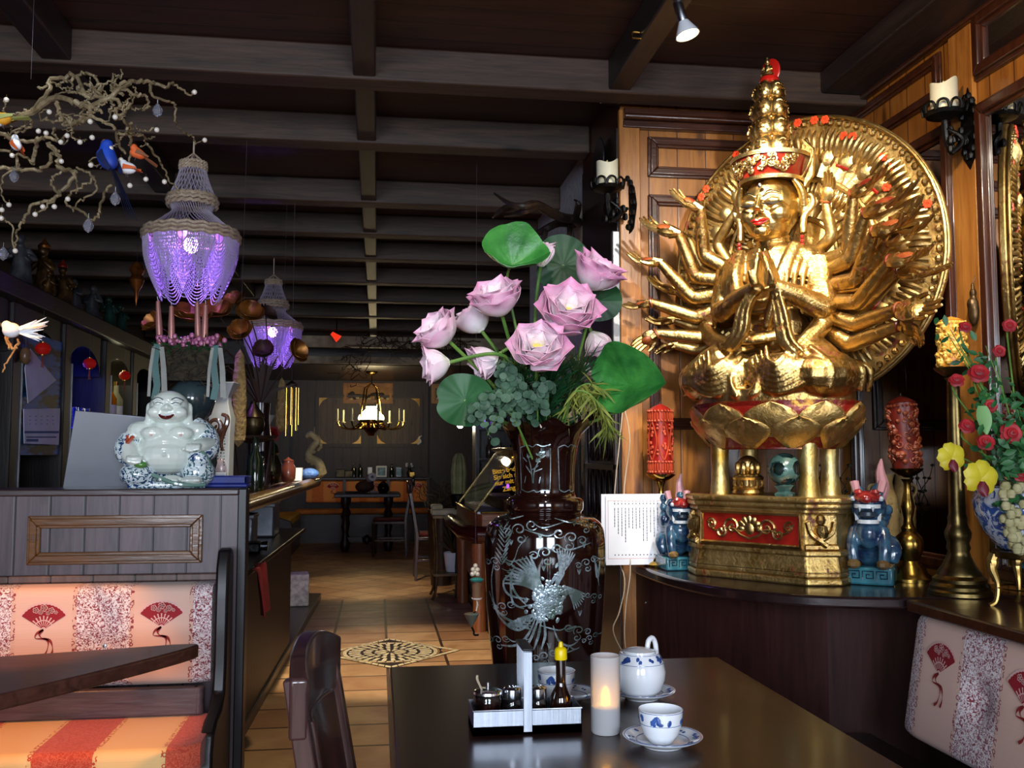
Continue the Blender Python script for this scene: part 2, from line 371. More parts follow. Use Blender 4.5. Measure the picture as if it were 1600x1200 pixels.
# left flank of the niche block: dark carved boards and grey edge strip
m = MB().box(.93, .945, 3.65, 4.3, 0, 2.55)
struct('trim_4', m, DARKW)
m = MB()
for k in range(5):
    for zz in (.98, 1.22):
        y = 3.72 + k*.1; m.tube([(.925, y+.04*cos(t*pi/8-pi/2)*1, zz+.11+.1*sin(t*pi/8-pi/2)) for t in range(17)], .006, 6)
m.box(.915, .93, 3.66, 3.69, .9, 1.5).box(.915, .93, 4.2, 4.24, .9, 1.5).box(.915, .93, 3.66, 4.24, 1.44, 1.48).box(.915, .93, 3.66, 4.24, 1.19, 1.215)
struct('trim_5', m, DARKW, bev=.003)
struct('trim_6', MB().box(.905, .935, 3.63, 3.66, 1.45, 2.13), mat('grey_edge_strip', '8a8a8c', .4, .6), bev=.004)
# right wall: frames, pilaster and mirrors
struct('trim_7', frame(MB(), 2.96, 3.62, 2.465, 2.63, XR, ax='x'), WALNUT, bev=.004)
struct('trim_8', MB().box(XR-.035, XR, 1.2, 3.62, 2.645, 2.70), WALNUT, bev=.008)
struct('trim_9', MB().box(XR-.018, XR, 2.775, 2.90, .85, 2.645), PINEP, bev=.004)
def mirror(name, y0, y1, z0, z1, label):
    t = thing('wall_mirror', label, 'mirror', (XR, y0, z0), 0)
    h, w = z1-z0, y1-y0
    frame(MB(), 0, w, 0, h, 0, .055, .03, 'x').build('frame', WALNUTZ, t, bev=.004)
    MB().box(-.008, -.003, .04, w-.04, .04, h-.04).build('mirror_glass', MIRROR, t)
mirror('a', 2.905, 3.63, .86, 2.37, 'tall wall mirror left of the pilaster, showing the edge of the golden halo')
mirror('b', 1.3, 2.77, .86, 2.37, 'large wall mirror right of the pilaster, behind the roses')
mirror('c', 1.3, 2.77, 2.445, 2.66, 'low strip mirror high on the right wall, above the large mirror')
# corner platform carrying the statue and the window-sill shelf along the right wall
m = MB(); sg = lambda v: abs(v)**(2/3.3); arc = [(XR-.012 - .925*sg(cos(a)), 3.638 - 1.03*sg(sin(a))) for a in [R(90)*i/32 for i in range(33)]]
m.prism(arc + [(XR-.012, 3.638)], lambda u, v, d: (u, v, d), .805, .84)
pl = thing('corner_platform', 'dark brown curved corner platform carrying the golden statue', 'platform', (0, 0, 0))
m.build('platform_top', wood('platform_wood', '2a1a1c', '1a0f10', 'x', rough=.25, knots=False, coat=.4, bump=.06), pl, bev=.008)
MB().prism([(.985, 3.635), (1.02, 3.36), (1.42, 2.93), (XR-.015, 2.92), (XR-.015, 3.635)], lambda u, v, d: (u, v, d), 0, .805).build('front_panel', MAHOG, pl)
MB().ell((.997, 3.53, .70), .006, 8).build('screw', CHROME, pl); MB().ell((1.003, 3.48, .52), .006, 8).build('screw', CHROME, pl)
sh = MB().box(1.50, XR-.002, 1.0, 2.60, .805, .838)
tag(sh.build('wall_shelf', WALNUT, bev=.006), 'brown wooden shelf along the right wall, above the fan patterned bench back', 'shelf')
# star-shaped mosaic let into the floor
def mosaic():
    c = V((at(610, 1020, 6).x, atz(610, 1020, 0).y, 0)); c.x = atz(610, 1020, 0).x; t = thing('floor_medallion', 'diamond shaped floor mosaic with a round sunburst in the tiled aisle', 'mosaic', (c.x, c.y, 0))
    z = .004; fl = lambda u, v, d: (u, v, d)
    HX, HY = .44, .46; D = mat('brown_mosaic', '22130b', .8, c2='160c06', ns=40); C = mat('cream_mosaic', 'd8c6a0', .5, c2='b0956c', ns=30); B = mat('tan_mosaic', 'a8764a', .3, c2='7a4e2c', ns=30)
    MB().prism([(HX, 0), (0, HY), (-HX, 0), (0, -HY)], fl, 0, z).build('ground', D, t, smooth=False)
    m = MB(); n = 11
    P = [V((HX, 0, 0)), V((0, HY, 0)), V((-HX, 0, 0)), V((0, -HY, 0))]
    for i in range(4):
        a, b = P[i], P[(i+1) % 4]
        for k in range(n):
            p, q = a.lerp(b, (k+.08)/n), a.lerp(b, (k+.92)/n); m.prism([(p.x, p.y), (q.x, q.y), (q.x*.91, q.y*.91), (p.x*.91, p.y*.91)], fl, z, z+.002)
    m.build('border', C, t, smooth=False)
    def ring(m, r0, r1, n, fill, off=0):
        for k in range(n):
            a0 = 2*pi*(k+off)/n; a1 = a0 + 2*pi/n*fill; m.prism([(r0*cos(a0), r0*sin(a0)), (r1*cos(a0), r1*sin(a0)), (r1*cos(a1), r1*sin(a1)), (r0*cos(a1), r0*sin(a1))], fl, z, z+.002)
    m = MB(); ring(m, .275, .30, 34, .8); ring(m, .03, .10, 12, .5); ring(m, .12, .17, 18, .5, .5); ring(m, .19, .262, 28, .5)
    m.build('sunburst', C, t, smooth=False)
    m = MB()
    for sx in (1, -1): m.prism([(sx*.41, 0), (sx*.33, .05), (sx*.32, 0), (sx*.33, -.05)], fl, z, z+.002)
    ring(m, .304, .312, 40, .9); m.build('corner_piece', B, t, smooth=False)
mosaic()
# ------------------------------------------------------------------ the golden many-armed statue
def hand(m, w, tip, nrm, r=.016, red=None, curl=.25, spread=.5, thumb=1):
    """palm, four unequal bent fingers and a thumb, from wrist w towards tip; nrm = side the palm looks to"""
    w, tip, nrm = V(w), V(tip), V(nrm); d = tip - w; Lh = d.length; d.normalize()
    s = d.cross(nrm).normalized(); n = s.cross(d).normalized()
    pw = Lh*.27
    rot = Matrix((s, d, n)).transposed()
    m.ell(w + d*Lh*.26, (pw, Lh*.30, pw*.45), 10, rot)
    m.tube([w - d*.01, w + d*Lh*.2], [r*.85, pw*.62], 8)
    for k, (a, ln) in enumerate(((-1.2, .47), (-.4, .54), (.4, .5), (1.2, .38))):
        b = w + d*Lh*.47 + s*pw*.58*a*.8; dd = (d + s*a*.13*spread).normalized()
        p1 = b + dd*Lh*ln*.5 + n*Lh*curl*.12; p2 = b + dd*Lh*ln + n*Lh*curl*.45
        m.tube(smooth_path([b, p1, p2], 4), [r*.46, r*.44, r*.27], 6)
    b = w + d*Lh*.18 + s*pw*.75*thumb
    m.tube(smooth_path([b, b + (s*thumb*.6 + d)*Lh*.18 + n*.004, b + (s*thumb*.5 + d*1.3)*Lh*.27 + n*Lh*.1], 4), [r*.55, r*.48, r*.28], 6)
    if red is not None:
        m.cur = red; m.ell(w + d*Lh*.36 + n*pw*.30, (pw*.55, Lh*.2, pw*.24), 9, rot); m.cur = 0
def arm(m, P, r=(.028, .026, .024, .0165), band=None, **k):
    sh, el, wr, tip = [V(p) for p in P]
    a = sh.lerp(el, .5); b = el.lerp(wr, .45)
    m.tube(smooth_path([sh, a, el + (sh-el).normalized()*.012, el + (wr-el).normalized()*.014, b, wr], 4), [r[0], r[1], r[1]*1.02, r[2]*1.05, r[2], r[3]], 10)
    if band is not None:
        d = (tip-wr).normalized(); m.cur = band; q = d.orthogonal().normalized(); e = d.cross(q)
        m.tube([wr + (q*cos(t*pi/6) + e*sin(t*pi/6))*r[3]*1.12 for t in range(12)], .004, 6, closed=True); m.cur = 0
    hand(m, wr, tip, **k)
def statue():
    C = V((1.357, 3.16, .8405)); A = R(51); SC = 1.047
    ex, ey = V((cos(A), -sin(A), 0)), V((sin(A), cos(A), 0))
    def L(px, py, ly):
        d = ray(px, py); t = (ly*SC - (CAM-C).dot(ey)) / d.dot(ey); p = (CAM + d*t - C) / SC
        return V((p.dot(ex), p.dot(ey), p.z))
    st = thing('golden_statue', 'large gilded statue with many arms and a stack of small heads, seated on a lotus', 'statue', C, -A); st.scale = (SC,)*3
    # pedestal: stepped box with chamfered corners
    plan = lambda k, e=0: [(x*k + (e if x > 0 else -e), y*k + (e if y > 0 else -e)) for x, y in ((-.195, -.185), (.195, -.185), (.27, -.115), (.27, .14), (-.27, .14), (-.27, -.115))]
    m = MB(); up = lambda u, v, d: (u, v, d)
    for k, e, z0, z1 in ((1, 0, .0, .022), (.985, 0, .022, .04), (.99, 0, .085, .104), (.94, 0, .1, .215), (.97, 0, .213, .228), (1.0, 0, .228, .245), (1.02, 0, .245, .262)): m.prism(plan(k, e), up, z0, z1)
    a, b = plan(.985), plan(.95); n = 6
    m.add([(u, v, .04) for u, v in a] + [(u, v, .088) for u, v in b], [(i, (i+1) % n, n+(i+1) % n, n+i) for i in range(n)])
    ped = m.build('pedestal', GOLDP, st, bev=.006, smooth=False)
    m = MB(); m.box(-.165, .165, -.178, -.172, .118, .205); m.build('red_panel', REDLAC, ped)
    m = MB(); y = -.180
    m.tube(smooth_path([(-.172, y, .112), (.172, y, .112), (.172, y, .210), (-.172, y, .210)], 1, True), .007, 6, closed=True)
    for s in (1, -1):
        for c, r0, t, a0 in (((s*.06, .165), .028, 1.4, 0), ((s*.10, .148), .02, 1.3, 2), ((s*.135, .17), .018, 1.3, 1)):
            m.tube([(c[0] + (u-c[0])*s, y, v) for u, v in spiral(c, r0, .003, t, a0)], .0042, 5)
        m.tube(smooth_path([(0, y, .13), (s*.03, y, .14), (s*.06, y, .16), (s*.12, y, .15), (s*.15, y, .18)], 5), .004, 5)
    for k in range(7):
        a = pi*(k/6); m.ell((.030*cos(a), y, .160+.030*sin(a)), (.010, .005, .014), 6, Matrix.Rotation(-(a-pi/2), 3, 'Y'))
    m.ell((0, y, .16), (.018, .006, .02), 8)
    m.build('gold_relief', GOLD, ped)
    for s in (1, -1):
        q = V((s*.222, -.146, 0)); m = MB()
        m.ell(q + V((0, 0, .196)), (.016, .016, .017), 8).ell(q + V((0, 0, .160)), (.026, .02, .026), 8)
        for t in (1, -1): m.tube(smooth_path([q + V((t*.03, t*.028*s, .19)), q + V((t*.022, t*.02*s, .155)), q + V((0, -.012, .135)), q + V((-t*.02, 0, .118))], 4), .0085, 6)
        m.tube([q + V((-.035, -.035*s, .114)), q + V((.035, .035*s, .114))], .01, 6)
        m.build('corner_figure', GOLDR, ped)
    SILV = gold('silvery_gold', 'd8c88e', 'b8903c', amt=.66, rough=.4)
    for x, yy in ((-.16, -.08), (.15, -.07), (-.14, .08), (.15, .08)): MB().lathe([(.034, .26), (.027, .34), (.031, .43)], 14, (x, yy, 0)).build('post', SILV, st)
    # lotus seat: bowl and two rows of raised petals
    rx, ry = .285, .205
    def bowl(a, t, off=0):
        s = .70 + .30*sin(min(1, t*1.15)*pi/2) + off; return V((rx*s*cos(a), ry*s*sin(a), .415 + t*.145))
    m = MB(); m.grid(40, 8, lambda u, v: bowl(u*2*pi, v)); m.prism([(rx*cos(2*pi*i/40), ry*sin(2*pi*i/40)) for i in range(40)], up, .545, .560)
    m.prism([(rx*.7*cos(2*pi*i/40), ry*.7*sin(2*pi*i/40)) for i in range(40)], up, .410, .42)
    lot = m.build('lotus_seat', gold('red_gold', 'a87c38', '7c541c', '70140c', .42), st)
    m = MB()
    for row, (t0, t1, off, n) in enumerate(((-.02, .66, .05, 10), (.22, .98, .02, 10))):
        for k in range(n):
            ac = 2*pi*(k + .5*row)/n - pi/2; hw = 2*pi/n*.5
            def pet(u, v, ac=ac, hw=hw, t0=t0, t1=t1, off=off):
                x = 2*u-1; prof = (sin(min(v/.55, 1)*pi/2)*.75 + .25 if v < .55 else max(0, cos((v-.55)/.45*pi/2))**.8)
                inner = 1-abs(x); rim = .028*max(0, 1-abs(inner*prof-.22)/.12)
                return bowl(ac + x*hw*prof, t0+(t1-t0)*v, off + .03*(1-x*x)*sin(pi*min(1, v*1.05)) + rim)
            m.grid(12, 10, pet, .012)
    m.build('lotus_petals', GOLDP, lot)
    # body: crossed legs, torso, shawl, drapery, praying arms; one fused surface
    m = MB()
    m.prism([(.27*cos(2*pi*i/30), .19*sin(2*pi*i/30)-.005) for i in range(30)], up, .555, .60)
    for s in (1, -1):
        m.ell((s*.205, -.05, .64), (.095, .135, .082), 18); m.ell((s*.10, -.12, .635), (.12, .075, .075), 18)
        m.tube(smooth_path([(s*.05, .02, .70), (s*.16, -.06, .685), (s*.24, -.08, .64)], 4), [.08, .085, .06], 14)
        m.ell((s*.125, .01, 1.028), (.062, .062, .05), 14)
        m.tube(smooth_path([(s*.155, .01, 1.02), (s*.17, -.005, .93), (s*.16, -.03, .84)], 5), [.055, .05, .045], 14)
        # shawl edge from shoulder to waist
        m.tube(smooth_path([(s*.10, -.02, 1.07), (s*.085, -.085, .98), (s*.06, -.105, .88), (s*.03, -.10, .80)], 6), [.026, .024, .02, .014], 10)
        for k in range(5): m.tube(smooth_path([(s*(.115+.018*k), -.035+.012*k, 1.075-.012*k), (s*(.105+.019*k), -.098+.018*k, .97), (s*(.095+.018*k), -.100+.02*k, .86)], 6), [.008, .0105, .007], 6)
    m.ell((0, -.02, .66), (.2, .15, .085), 20); m.ell((0, .02, .80), (.118, .082, .14), 18); m.ell((0, .01, .97), (.135, .085, .14), 18)
    m.tube([(0, .015, 1.04), (0, .012, 1.16)], [.062, .045], 14)
    for k in range(3): m.tube([(.052*cos(t), .012+.05*sin(t), 1.085+k*.017) for t in [2*pi*i/16 for i in range(16)]], .006, 6, closed=True)
    # lap folds: nested hanging loops on each shin, plus folds down the sides
    for s in (1, -1):
        for k in range(6):
            r = .035 + .022*k
            m.tube(smooth_path([(s*.105 - r*1.0, -.13-.008*(6-k), .735-.012*k), (s*.105 - r*.7, -.188+.004*k, .69-.013*k), (s*.105+s*.01, -.205+.004*k, .668-.016*k), (s*.105 + r*.75, -.185+.006*k, .69-.012*k), (s*.105 + r*1.05, -.125, .735-.012*k)], 5), [.005, .0125, .0145, .0125, .005], 6)
        for k in range(6): m.tube(smooth_path([(s*(.19+.01*k), -.13+.035*k, .725-.006*k), (s*(.262+.007*k), -.14+.04*k, .66), (s*(.255+.006*k), -.135+.042*k, .59)], 5), [.008, .0135, .009], 6)
        for k in range(3): m.tube(smooth_path([(s*.02, -.15, .70-.03*k), (s*.05, -.19, .635-.02*k), (s*.02-.0*s, -.2, .575)], 4), .008, 6)
    for k in range(5):  # gathered folds across chest and belly
        z = .93 - .035*k; m.tube(smooth_path([(-.075+.006*k, -.075, z+.03), (-.03, -.098, z), (.03, -.10, z-.004), (.075-.006*k, -.078, z+.028)], 5), [.005, .009, .009, .005], 6)
    # hanging sleeves from the praying wrists
    for pts in ([(1188, 447, -.17), (1166, 480, -.17), (1158, 520, -.165), (1138, 548, -.155)], [(1212, 447, -.17), (1222, 490, -.17), (1230, 530, -.165), (1248, 552, -.15)]):
        q = [L(*p) for p in pts]; m.tube(smooth_path(q, 6), [.012, .022, .026, .02], 10, flat=.6)
        for o in (-.014, .0, .014): m.tube(smooth_path([p + V((o*(1+.25*i), -.014, 0)) for i, p in enumerate(q)], 6), [.003, .007, .008, .006], 6)
    m.tube(smooth_path([(-.10, -.115, .775), (0, -.135, .765), (.10, -.115, .775)], 6), [.02, .03, .02], 10, flat=.5)
    # praying forearms and pressed hands
    for e, el, w in ((-1, L(1128, 487, -.06), L(1186, 446, -.185)), (1, L(1288, 478, -.03), L(1207, 446, -.185))):
        m.tube(smooth_path([V((e*.155, 0, 1.0)), el, el.lerp(w, .5), w], 5), [.045, .040, .034, .022], 12)
        t = L(1192+e*1, 386, -.19)
        for k in range(4):
            b = w + V((e*.004, -.022+.013*k, .03)); tt = t + V((e*.006, -.018+.012*k, -.014*abs(k-1.3)))
            m.tube([w + V((e*.004, -.014+.008*k, 0)), b, b.lerp(tt, .6), tt], [.016, .012, .0095, .005], 8)
        m.tube([w + V((e*.012, -.02, .01)), w + V((e*.012, -.042, .045))], [.011, .006], 7)
    # lower pair of hands resting in the lap
    for el, w in ((L(1107, 520, .0), L(1150, 548, -.13)), (L(1290, 498, .0), L(1248, 545, -.12))): m.tube(smooth_path([V((el.x*.8, .03, .90)), el, w], 6), [.04, .036, .024], 12)
    m.build('body', GOLDR, st, vox=.0045, smo=1)
    # head
    hz = 1.205; m = MB(); hh = lambda x, y, z: V((x*1.1, y*1.08+.005, hz+z*1.03))
    m.ell(hh(0, .01, .02), (.092, .1, .105), 24); m.ell(hh(0, -.018, -.035), (.078, .082, .075), 20)
    for s in (1, -1):
        m.ell(hh(s*.042, -.052, -.022), (.038, .042, .04), 14)
        m.ell(hh(s*.036, -.088, .012), (.026, .014, .0125), 14)
        m.tube(smooth_path([hh(s*.010, -.098, .026), hh(s*.034, -.098, .040), hh(s*.064, -.078, .030)], 5), [.005, .006, .003], 7)
        m.ell(hh(s*.011, -.104, -.022), (.009, .01, .007), 8)
        m.tube(smooth_path([hh(s*.088, .0, .03), hh(s*.116, .016, .042), hh(s*.122, .02, .01), hh(s*.1, .005, -.03), hh(s*.098, .0, -.085)], 5), [.007, .009, .011, .012, .014], 8)
        m.tube(smooth_path([hh(s*.08, -.03, .09), hh(s*.098, -.005, .05), hh(s*.095, .02, -.02), hh(s*.088, .035, -.05)], 5), [.008, .015, .013, .006], 8)
    m.tube([hh(0, -.096, .035), hh(0, -.108, .008), hh(0, -.12, -.018)], [.006, .008, .0115], 10)
    m.ell(hh(0, -.086, -.092+.012), (.026, .022, .02), 12); m.ell(hh(0, -.092, -.05), (.03, .016, .016), 12)
    hd = m.build('head', gold('face_gold', 'd8bc80', 'b0904e', '6a4a22', .66, .24), st, vox=.0034, smo=2); hd.rotation_euler = (0, 0, R(8))
    m = MB()
    for s in (1, -1): m.tube(smooth_path([hh(s*.011, -.1035, .004), hh(s*.024, -.1065, .000), hh(s*.038, -.1065, -.001), hh(s*.052, -.099, .002), hh(s*.066, -.086, .009)], 5), [.0015, .0042, .0042, .0035, .0012], 6); m.tube(smooth_path([hh(s*.012, -.1045, .032), hh(s*.034, -.104, .043), hh(s*.062, -.085, .034)], 5), [.0006, .0016, .0006], 5)
    m.build('eye_line', mat('black_paint', '120d0a', .4), hd)
    m = MB(); m.tube(smooth_path([hh(-.028, -.096, -.048), hh(-.012, -.1075, -.049), hh(0, -.107, -.052), hh(.012, -.1075, -.049), hh(.028, -.096, -.048)], 5), [.002, .0055, .005, .0055, .002], 8)
    m.tube(smooth_path([hh(-.022, -.099, -.052), hh(0, -.108, -.062), hh(.022, -.099, -.052)], 5), [.002, .0065, .002], 8)
    m.build('lips', mat('red_lips', '8a120c', .3, coat=.4), hd)
    MB().ell(hh(0, -.092, .066), (.008, .006, .009), 10).build('forehead_jewel', CHROME, hd)
    for s in (1, -1):
        m = MB()
        for k in range(3): m.ell(hh(s*.098, -.012, -.098-.013*k), .0075, 8)
        m.build('earring', REDLAC, hd)
    # crown with relief
    m = MB(); m.lathe([(.094, 0), (.1, .004), (.124, .074), (.108, .078), (0, .07)], 36, (0, .01, 1.305), sy=1.03)
    cr = m.build('crown', mat('crown_red', '8c2010', .32, c2='5e140a', coat=.3), st)
    m = MB(); m.lathe([(.092, 0), (.105, -.006), (.108, .006), (.095, .012)], 36, (0, .01, 1.302)); m.lathe([(.118, 0), (.132, -.004), (.134, .008), (.115, .01)], 36, (0, .01, 1.376))
    for k in range(64):
        a = -pi/2 + rnd.uniform(-1.15, 1.15); z = rnd.uniform(.018, .062); r = .103 + .024*z/.075
        c = V((r*cos(a), .01 + r*sin(a), 1.305+z)); tx = V((-sin(a), cos(a), 0)); sp = spiral((0, 0), rnd.uniform(.008, .016), .002, 1.2, rnd.uniform(0, 6), 10)
        m.tube([c + tx*u + V((0, 0, v*.9)) + V((cos(a), sin(a), 0))*.003 for u, v in sp], .0036, 5)
    m.build('crown_relief', GOLD, cr)
    for s in (1, -1):
        m = MB(); m.prism([(0, 0), (.03, .04), (.035, .13), (.0, .17), (-.02, .10), (-.012, .04)], lambda u, v, d, s=s: (s*(.108+u), .03+d, 1.27+v), 0, .016)
        m.tube(smooth_path([(s*.10, .02, 1.30), (s*.135, .03, 1.37), (s*.115, .04, 1.44)], 5), .006, 6)
        m.build('crown_wing', GOLDR, cr, bev=.004)
    # stacked small heads
    m = MB()
    for z, rr, hr in ((1.418, .040, .043), (1.488, .036, .040), (1.556, .032, .037), (1.618, .027, .032)):
        m.lathe([(rr*.9, -hr*1.2), (rr*1.15, -hr*.5), (rr*.9, hr*.9), (rr*.3, hr*1.2)], 20, (0, .01, z))
        for k in range(5):
            a = -pi/2 + k*2*pi/5; d = V((cos(a), sin(a), 0)); t = V((-sin(a), cos(a), 0)); c = V((0, .01, z)) + d*rr
            m.ell(c, (hr*.82, hr*.82, hr*1.12), 14); m.ell(c + d*hr*.25 + V((0, 0, -hr*.35)), (hr*.62, hr*.62, hr*.7), 12)
            m.tube([c + d*hr*.82 + V((0, 0, hr*.3)), c + d*hr*1.02 + V((0, 0, -hr*.18))], [hr*.06, hr*.13], 6)
            for s in (1, -1):
                m.tube(smooth_path([c + d*hr*.84 + t*s*hr*.12 + V((0, 0, hr*.36)), c + d*hr*.78 + t*s*hr*.36 + V((0, 0, hr*.46)), c + d*hr*.60 + t*s*hr*.58 + V((0, 0, hr*.34))], 3), hr*.06, 5)
                m.tube([c + d*hr*.84 + t*s*hr*.15 + V((0, 0, hr*.14)), c + d*hr*.74 + t*s*hr*.48 + V((0, 0, hr*.14))], hr*.055, 5)
            m.tube([c + d*hr*.86 - t*hr*.2 + V((0, 0, -hr*.5)), c + d*hr*.9 + V((0, 0, -hr*.55)), c + d*hr*.86 + t*hr*.2 + V((0, 0, -hr*.5))], hr*.08, 5)
    m.build('small_heads', GOLD, st)
    m = MB(); m.lathe([(.028, 0), (.034, .008), (.03, .02), (.01, .024)], 18, (0, .01, 1.648)); m.ell((0, .022, 1.695), (.036, .006, .044), 20)
    tp = m.build('red_aureole', mat('bright_red_lacquer', 'd0241c', .3, c2='b01812', coat=.3), st)
    m = MB(); m.ell((0, -.002, 1.677), (.024, .017, .009), 12).ell((0, .002, 1.696), (.013, .011, .02), 12).ell((0, 0, 1.721), (.009, .0095, .011), 12).ell((0, 0, 1.732), (.005, .005, .006), 8)
    for s in (1, -1): m.tube([(s*.013, 0, 1.704), (s*.019, -.006, 1.69), (s*.004, -.014, 1.686)], .004, 6)
    m.build('crowning_figure', GOLD, tp)
    # halo: disc of carved hands in two rings with a beaded rim
    hc = L(1250, 405, .10); Rr = .487; HX = lambda r, a, dy=0: V((hc.x + r*cos(a), hc.y + dy, hc.z + r*sin(a)))
    m = MB(); m.prism([(Rr*cos(2*pi*i/72), Rr*sin(2*pi*i/72)) for i in range(72)], lambda u, v, d: (hc.x+u, hc.y+d, hc.z+v), 0, .022)
    halo = m.build('halo', GOLDP, st, bev=.005)
    m = MB()
    for r, rr in ((.265, .011), (.135, .009), (.477, .007)): m.tube([HX(r, 2*pi*i/64, -.008) for i in range(64)], rr, 8, closed=True)
    m.build('halo_ring', GOLDD, halo)
    m = MB()
    for i in range(92): m.ell(HX(.459, 2*pi*i/92, -.008), .0115, 7)
    tag(m.build('halo_bead', GOLD, halo), kind='stuff')
    m = MB()
    for ring, (r0, r1, n) in enumerate(((.275, .44, 30), (.145, .26, 22))):
        for k in range(n):
            a = 2*pi*(k+.5*ring)/n; wv = 2*pi/n*(r0*.5+r1*.5)*.42; u = V((cos(a), 0, sin(a))); s = V((-sin(a), 0, cos(a))); o = HX(r0, a, -.006); ln = r1-r0
            j = rnd.uniform(-.2, .2)
            m.tube([o, o + u*ln*.28], [wv*.8, wv*.62], 8, flat=.5)
            m.ell(o + u*ln*.42 + V((0, -.006, 0)), (wv*.85, wv*.30, ln*.22), 8, Matrix((s, V((0, 1, 0)), u)).transposed())
            for q in range(4):
                t = (q-1.5)/1.5; b = o + u*ln*.46 + s*wv*.75*t
                m.tube(smooth_path([b, b + u*ln*.28 + s*(wv*.16*t + j*.01) + V((0, -.016, 0)), b + u*ln*(.54-.07*abs(t)) + s*wv*(.25*t+j) + V((0, -.003, 0))], 3), [wv*.27, wv*.27, wv*.15], 6)
            if ring == 0 and k % 2:
                m.cur = 1; m.tube([o + u*ln*.29 + s*wv*.7 + V((0, -.006, 0)), o + u*ln*.29 + V((0, -.018, 0)), o + u*ln*.29 - s*wv*.7 + V((0, -.006, 0))], .0055, 6); m.cur = 0
    m.build('carved_hands', [gold('halo_gold', 'd4b87c', 'a88850', '6e3a12', .62, .3), REDLAC], halo)
    # red flower ornaments on the halo rim
    RF = mat('orange_red_lacquer', 'e0401c', .4)
    for px, py in ((1317, 212), (1331, 213), (1378, 245), (1272, 180), (1384, 292), (1448, 318), (1290, 176), (1141, 228), (1093, 288), (1075, 295), (1245, 172), (1388, 262)):
        c = L(px, py, .08); dx, dz = c.x-hc.x, c.z-hc.z; q = min(1, .465/hypot(dx, dz)); c = V((hc.x+dx*q, hc.y-.012, hc.z+dz*q))
        fl = MB()
        for k in range(6): fl.ell(c + V((.009*cos(k*1.05), -.004, .009*sin(k*1.05))), (.007, .005, .007), 6)
        fl.ell(c, .006, 6); fl.build('red_flower', RF, halo)
    # the many arms
    UP, DN, FW = (0, -.5, 1), (0, -.5, -1), (0, -1, .2)
    arms = [  # shoulder, elbow, wrist, fingertip in the photo and their depth in front of the halo; palm side; red palm
        [(1142, 423, .02), (1100, 399, -.02), (1094, 326, -.08), (1046, 303, -.12), UP, 1],
        [(1134, 438, .02), (1087, 433, -.02), (1060, 365, -.09), (1000, 352, -.13), UP, 1],
        [(1126, 460, .02), (1083, 466, -.02), (1031, 410, -.10), (980, 408, -.15), UP, 1],
        [(1118, 486, .02), (1088, 496, -.01), (1018, 473, -.10), (975, 484, -.14), UP, 1],
        [(1116, 524, .02), (1096, 528, -.02), (1026, 521, -.10), (984, 546, -.14), (0, -.7, -.6), 1],
        [(1138, 410, .05), (1120, 380, .03), (1150, 330, .01), (1172, 296, -.01), FW, 0],
        [(1124, 470, .05), (1100, 480, .04), (1056, 455, .0), (1010, 441, -.05), UP, 0],
        [(1118, 500, .05), (1090, 512, .04), (1052, 500, .0), (1010, 508, -.05), UP, 0],
        [(1116, 535, .05), (1090, 548, .04), (1055, 540, .0), (1022, 545, -.05), DN, 0],
        [(1130, 430, .05), (1098, 420, .04), (1076, 372, .0), (1048, 362, -.04), UP, 0],
        [(1280, 412, .02), (1326, 396, -.02), (1333, 304, -.07), (1392, 268, -.12), (-.3, -.6, 1), 1],
        [(1284, 428, .02), (1330, 405, -.03), (1352, 334, -.08), (1440, 302, -.12), UP, 1],
        [(1288, 447, .02), (1338, 438, -.03), (1366, 362, -.10), (1442, 346, -.15), UP, 1],
        [(1290, 455, .03), (1345, 446, .0), (1386, 378, -.06), (1462, 352, -.10), UP, 0],
        [(1292, 472, .02), (1340, 472, -.03), (1390, 408, -.10), (1460, 402, -.15), UP, 1],
        [(1292, 480, .03), (1350, 476, .0), (1406, 424, -.06), (1484, 430, -.10), UP, 0],
        [(1292, 494, .02), (1340, 507, -.03), (1403, 482, -.10), (1477, 492, -.15), (0, -.8, .4), 0],
        [(1290, 516, .02), (1330, 538, -.02), (1406, 508, -.08), (1456, 526, -.12), (0, -.7, -.6), 0],
        [(1272, 400, .05), (1300, 370, .03), (1290, 315, .01), (1302, 268, -.01), FW, 0],
        [(1284, 440, .05), (1345, 420, .04), (1396, 345, .01), (1448, 318, -.02), UP, 0],
    ]
    PALM = mat('red_brown_palm', '641c12', .35, .2, c2='8a4a22', ns=16, coat=.3)
    for i, (s, e, w, t, nr, red) in enumerate(arms):
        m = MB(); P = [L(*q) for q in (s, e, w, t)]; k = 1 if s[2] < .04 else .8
        arm_hand(m, P, k, 1 if i > 9 or i in (3, 4) else None, nr, red, i)
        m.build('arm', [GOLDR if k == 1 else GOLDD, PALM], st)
    return st, L
def arm_hand(m, P, k, band, nr, red, i):
    arm(m, P, (.027*k, .0265*k, .0235*k, .016*k), band, nrm=nr, curl=.35+.3*((i*7) % 5)/5, spread=.6, thumb=1 if i % 2 else -1, red=1 if red else None)
STATUE, SL = statue()
